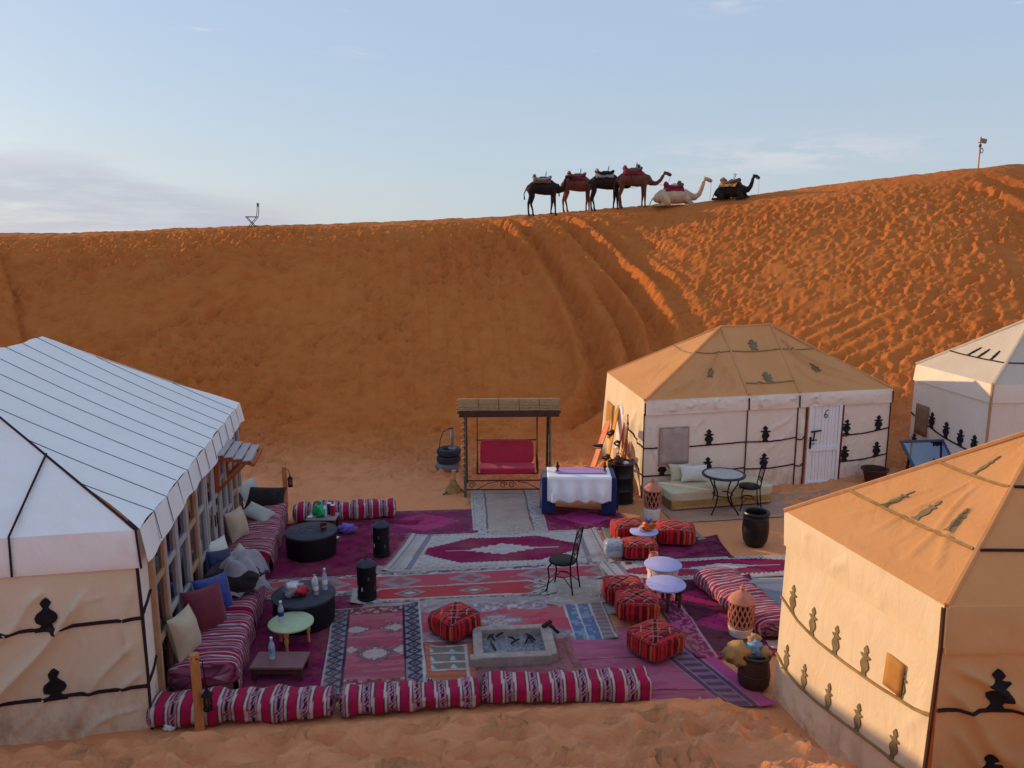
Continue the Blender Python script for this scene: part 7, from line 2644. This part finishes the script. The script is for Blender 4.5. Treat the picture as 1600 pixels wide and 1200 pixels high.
HLOW = [(.78, 0, 1.12, .13), (1.00, 0, 1.10, .10), (1.18, 0, 1.24, .085), (1.30, 0, 1.45, .075)]
HEADL = [(1.36, 0, 1.56, .085), (1.50, 0, 1.55, .075), (1.66, 0, 1.48, .055)]
NUP = [(.72, 0, 1.14, .14), (.86, 0, 1.18, .105), (.95, 0, 1.42, .085), (.99, 0, 1.66, .075)]
HEADU = [(1.03, 0, 1.78, .085), (1.17, 0, 1.79, .075), (1.33, 0, 1.72, .055)]


def place(x, dy=.35):
    return x, crest_y(x) - dy


CAMELS = [
    (1.32, M['camel_dark'], 'black camel at the tail of the standing group, head held up', NUP, HEADU, .10, M['blanket_brown'], M['blanket_grey'], 'grey and brown padded saddle on the rearmost black camel'),
    (2.78, M['camel_red'], 'reddish brown camel half hidden behind a black camel', NUP, HEADU, -.08, M['blanket_red'], M['blanket_brown'], 'maroon saddle pack on the reddish brown camel'),
    (3.86, M['camel_dark'], 'black camel with a white striped pack, close behind the leading brown camel', HLOW, HEADL, .08, M['blanket_grey'], M['velvet_black'], 'white and black pack saddle on the middle black camel'),
    (4.95, M['camel_brown'], 'tall dark brown camel leading the standing group, neck stretched forward', HLOW, HEADL, .05, M['blanket_red'], M['blanket_brown'], 'bulky brown and dark blue saddle pack on the leading camel'),
]
for k, (cx, m, lab, nk, hd, st, b1, b2, sl) in enumerate(CAMELS):
    x, y = place(cx, .25 + (.5 if k == 1 else 0) * -1)
    rz = -.03
    standing_camel(x, y, m, lab, nk, hd, st, 1.0, rz)
    saddle(x - .08, y, gz(x, y) + 1.66 * .89 - .01, rz, sl, b1, b2, scarf=M['satin_navy'] if k == 3 else None)


def kneeling_camel(x, y, mat, label, head_up, rz=0.0, b1=None, b2=None, sl='', scarf=None, bsize=1.0):
    z = gz(x, y) - .04
    k_ = .95 if not head_up else .80
    t = thing('camel', label, 'camel', (x, y, z), rz, 'camels waiting on the dune crest')
    mb = MB()
    limb(mb, [(-.78, 0, .34, .20), (-.58, 0, .42, .30), (-.20, 0, .46, .34), (.15, 0, .46, .34), (.45, 0, .44, .29), (.62, 0, .42, .2)])
    limb(mb, [(-.35, 0, .66, .16), (-.05, 0, .80, .20), (.25, 0, .66, .16)])
    for sy in (-1, 1):
        limb(mb, [(-.60, sy * .24, .40, .20), (-.40, sy * .30, .20, .15), (-.30, sy * .31, .12, .09)])
        limb(mb, [(-.30, sy * .31, .12, .08), (-.60, sy * .31, .08, .06), (-.90, sy * .28, .07, .06)])
        limb(mb, [(.42, sy * .20, .36, .15), (.60, sy * .22, .16, .10), (.74, sy * .22, .09, .075)])
        limb(mb, [(.74, sy * .22, .08, .07), (.52, sy * .23, .06, .055), (.36, sy * .23, .06, .055)])
    if head_up:
        head_and_neck(mb, [(.55, 0, .48, .2), (.80, 0, .46, .14), (.93, 0, .60, .10), (.99, 0, .80, .085), (1.02, 0, .96, .078)], [(1.06, 0, 1.06, .085), (1.20, 0, 1.05, .075), (1.34, 0, .96, .055)])
        hx, hz, mx, mz = 1.06, 1.06, 1.34, .96
    else:
        head_and_neck(mb, [(.55, 0, .46, .2), (.82, 0, .40, .14), (1.00, 0, .54, .11), (1.10, 0, .78, .09), (1.17, 0, 1.02, .08)], [(1.22, 0, 1.15, .088), (1.36, 0, 1.14, .078), (1.51, 0, 1.07, .057)])
        hx, hz, mx, mz = 1.22, 1.15, 1.51, 1.07
    t.scale = (k_, k_, k_)
    remesh(mb, 'body', mat, t, .028)
    tl = MB(); tl.tube([(-.94, .02, .36), (-1.02, .04, .2), (-1.06, .06, .1)], [.03, .02, .03], 8); tl.build('tail', mat, t)
    rp = MB()
    rp.tube([(mx - .07, .07 * math.cos(q), mz + .01 + .07 * math.sin(q)) for q in np.linspace(0, 2 * math.pi, 12, endpoint=False)], .009, 5, closed=True)
    rp.tube([(mx - .03, 0, mz - .05), (mx - .02, .02, mz - .4), (mx - .05, .05, .12)], .007, 5)
    rp.build('halter', M['rope_straw'] if mat is M['camel_dark'] else M['blanket_red'], t)
    ey = MB()
    for sy in (-1, 1):
        ey.lathe([(0, -.016), (.014, -.008), (.016, 0), (.014, .008), (0, .016)], 8, (hx + .06, sy * .075, hz + .03))
    ey.build('eye', M['plastic_black'], t)
    saddle(x - .08, y, z + .83 * k_, rz, sl, b1, b2, scarf=scarf, handle=scarf is None)


x, y = place(6.50, .45)
kneeling_camel(x, y, M['camel_pale'], 'cream coloured camel kneeling on the crest with its head raised', False, .02, M['blanket_red'], M['blanket_red'], 'crimson saddle blanket with a green scarf on the cream camel', M['cloth_green'])
x, y = place(8.42, .30)
kneeling_camel(x, y, M['camel_dark'], 'black camel kneeling at the right end of the group', True, -.75, M['blanket_tan'], M['blanket_brown'], 'tan and red saddle pack on the kneeling black camel')

# folding chair
x = -10.35; y = crest_y(x) - .35
t = thing('folding_chair', 'thin dark folding chair standing alone on the left part of the crest', 'chair', (x, y, gz(x, y) - .03), .15)
mb = MB(); mb.box((0, 0, .44), (.44, .40, .025)); mb.build('seat', M['iron'], t)
for sy in (-1, 1):
    mb = MB(); mb.tube([(-.21, sy * .19, .44), (.16, sy * .19, 0)], .014, 6); mb.build('leg', M['iron'], t)
    mb = MB(); mb.tube([(-.16, sy * .19, 0), (.21, sy * .19, .44), (.25, sy * .19, .70), (.26, sy * .19, .98)], .014, 6); mb.build('leg', M['iron'], t)
mb = MB(); mb.tube([(.26, -.19, .96), (.26, .19, .96)], .014, 6); mb.box((.255, 0, .90), (.02, .38, .12)); mb.build('backrest', M['iron'], t)
# pole with lamp
x = 16.15; y = crest_y(x) - .1
t = thing('lamp_pole', 'thin pole with a small square lamp panel and a coiled cable on the right crest', 'pole', (x, y, gz(x, y) - .05), .1)
mb = MB(); mb.tube([(0, 0, 0), (-.01, 0, .6), (-.02, 0, 1.12)], .022, 8); mb.build('pole', M['timber_post'], t)
mb = MB(); mb.box((.09, -.02, .98), (.19, .05, .15), Matrix.Rotation(.15, 3, 'Y')); mb.build('lamp_panel', M['rubber_pale'], t, bevel=.004)
mb = MB(); mb.box((-.02, -.01, .82), (.06, .05, .10)); mb.bar((-.10, 0, .93), (0, 0, .93), .02); mb.build('bracket', M['iron'], t)
mb = MB()
mb.tube([(.045 + .05 * math.cos(q), -.02, .66 + .08 * math.sin(q)) for q in np.linspace(0, 2 * math.pi, 16, endpoint=False)], .014, 6, closed=True); mb.build('cable_coil', M['rust'], t)
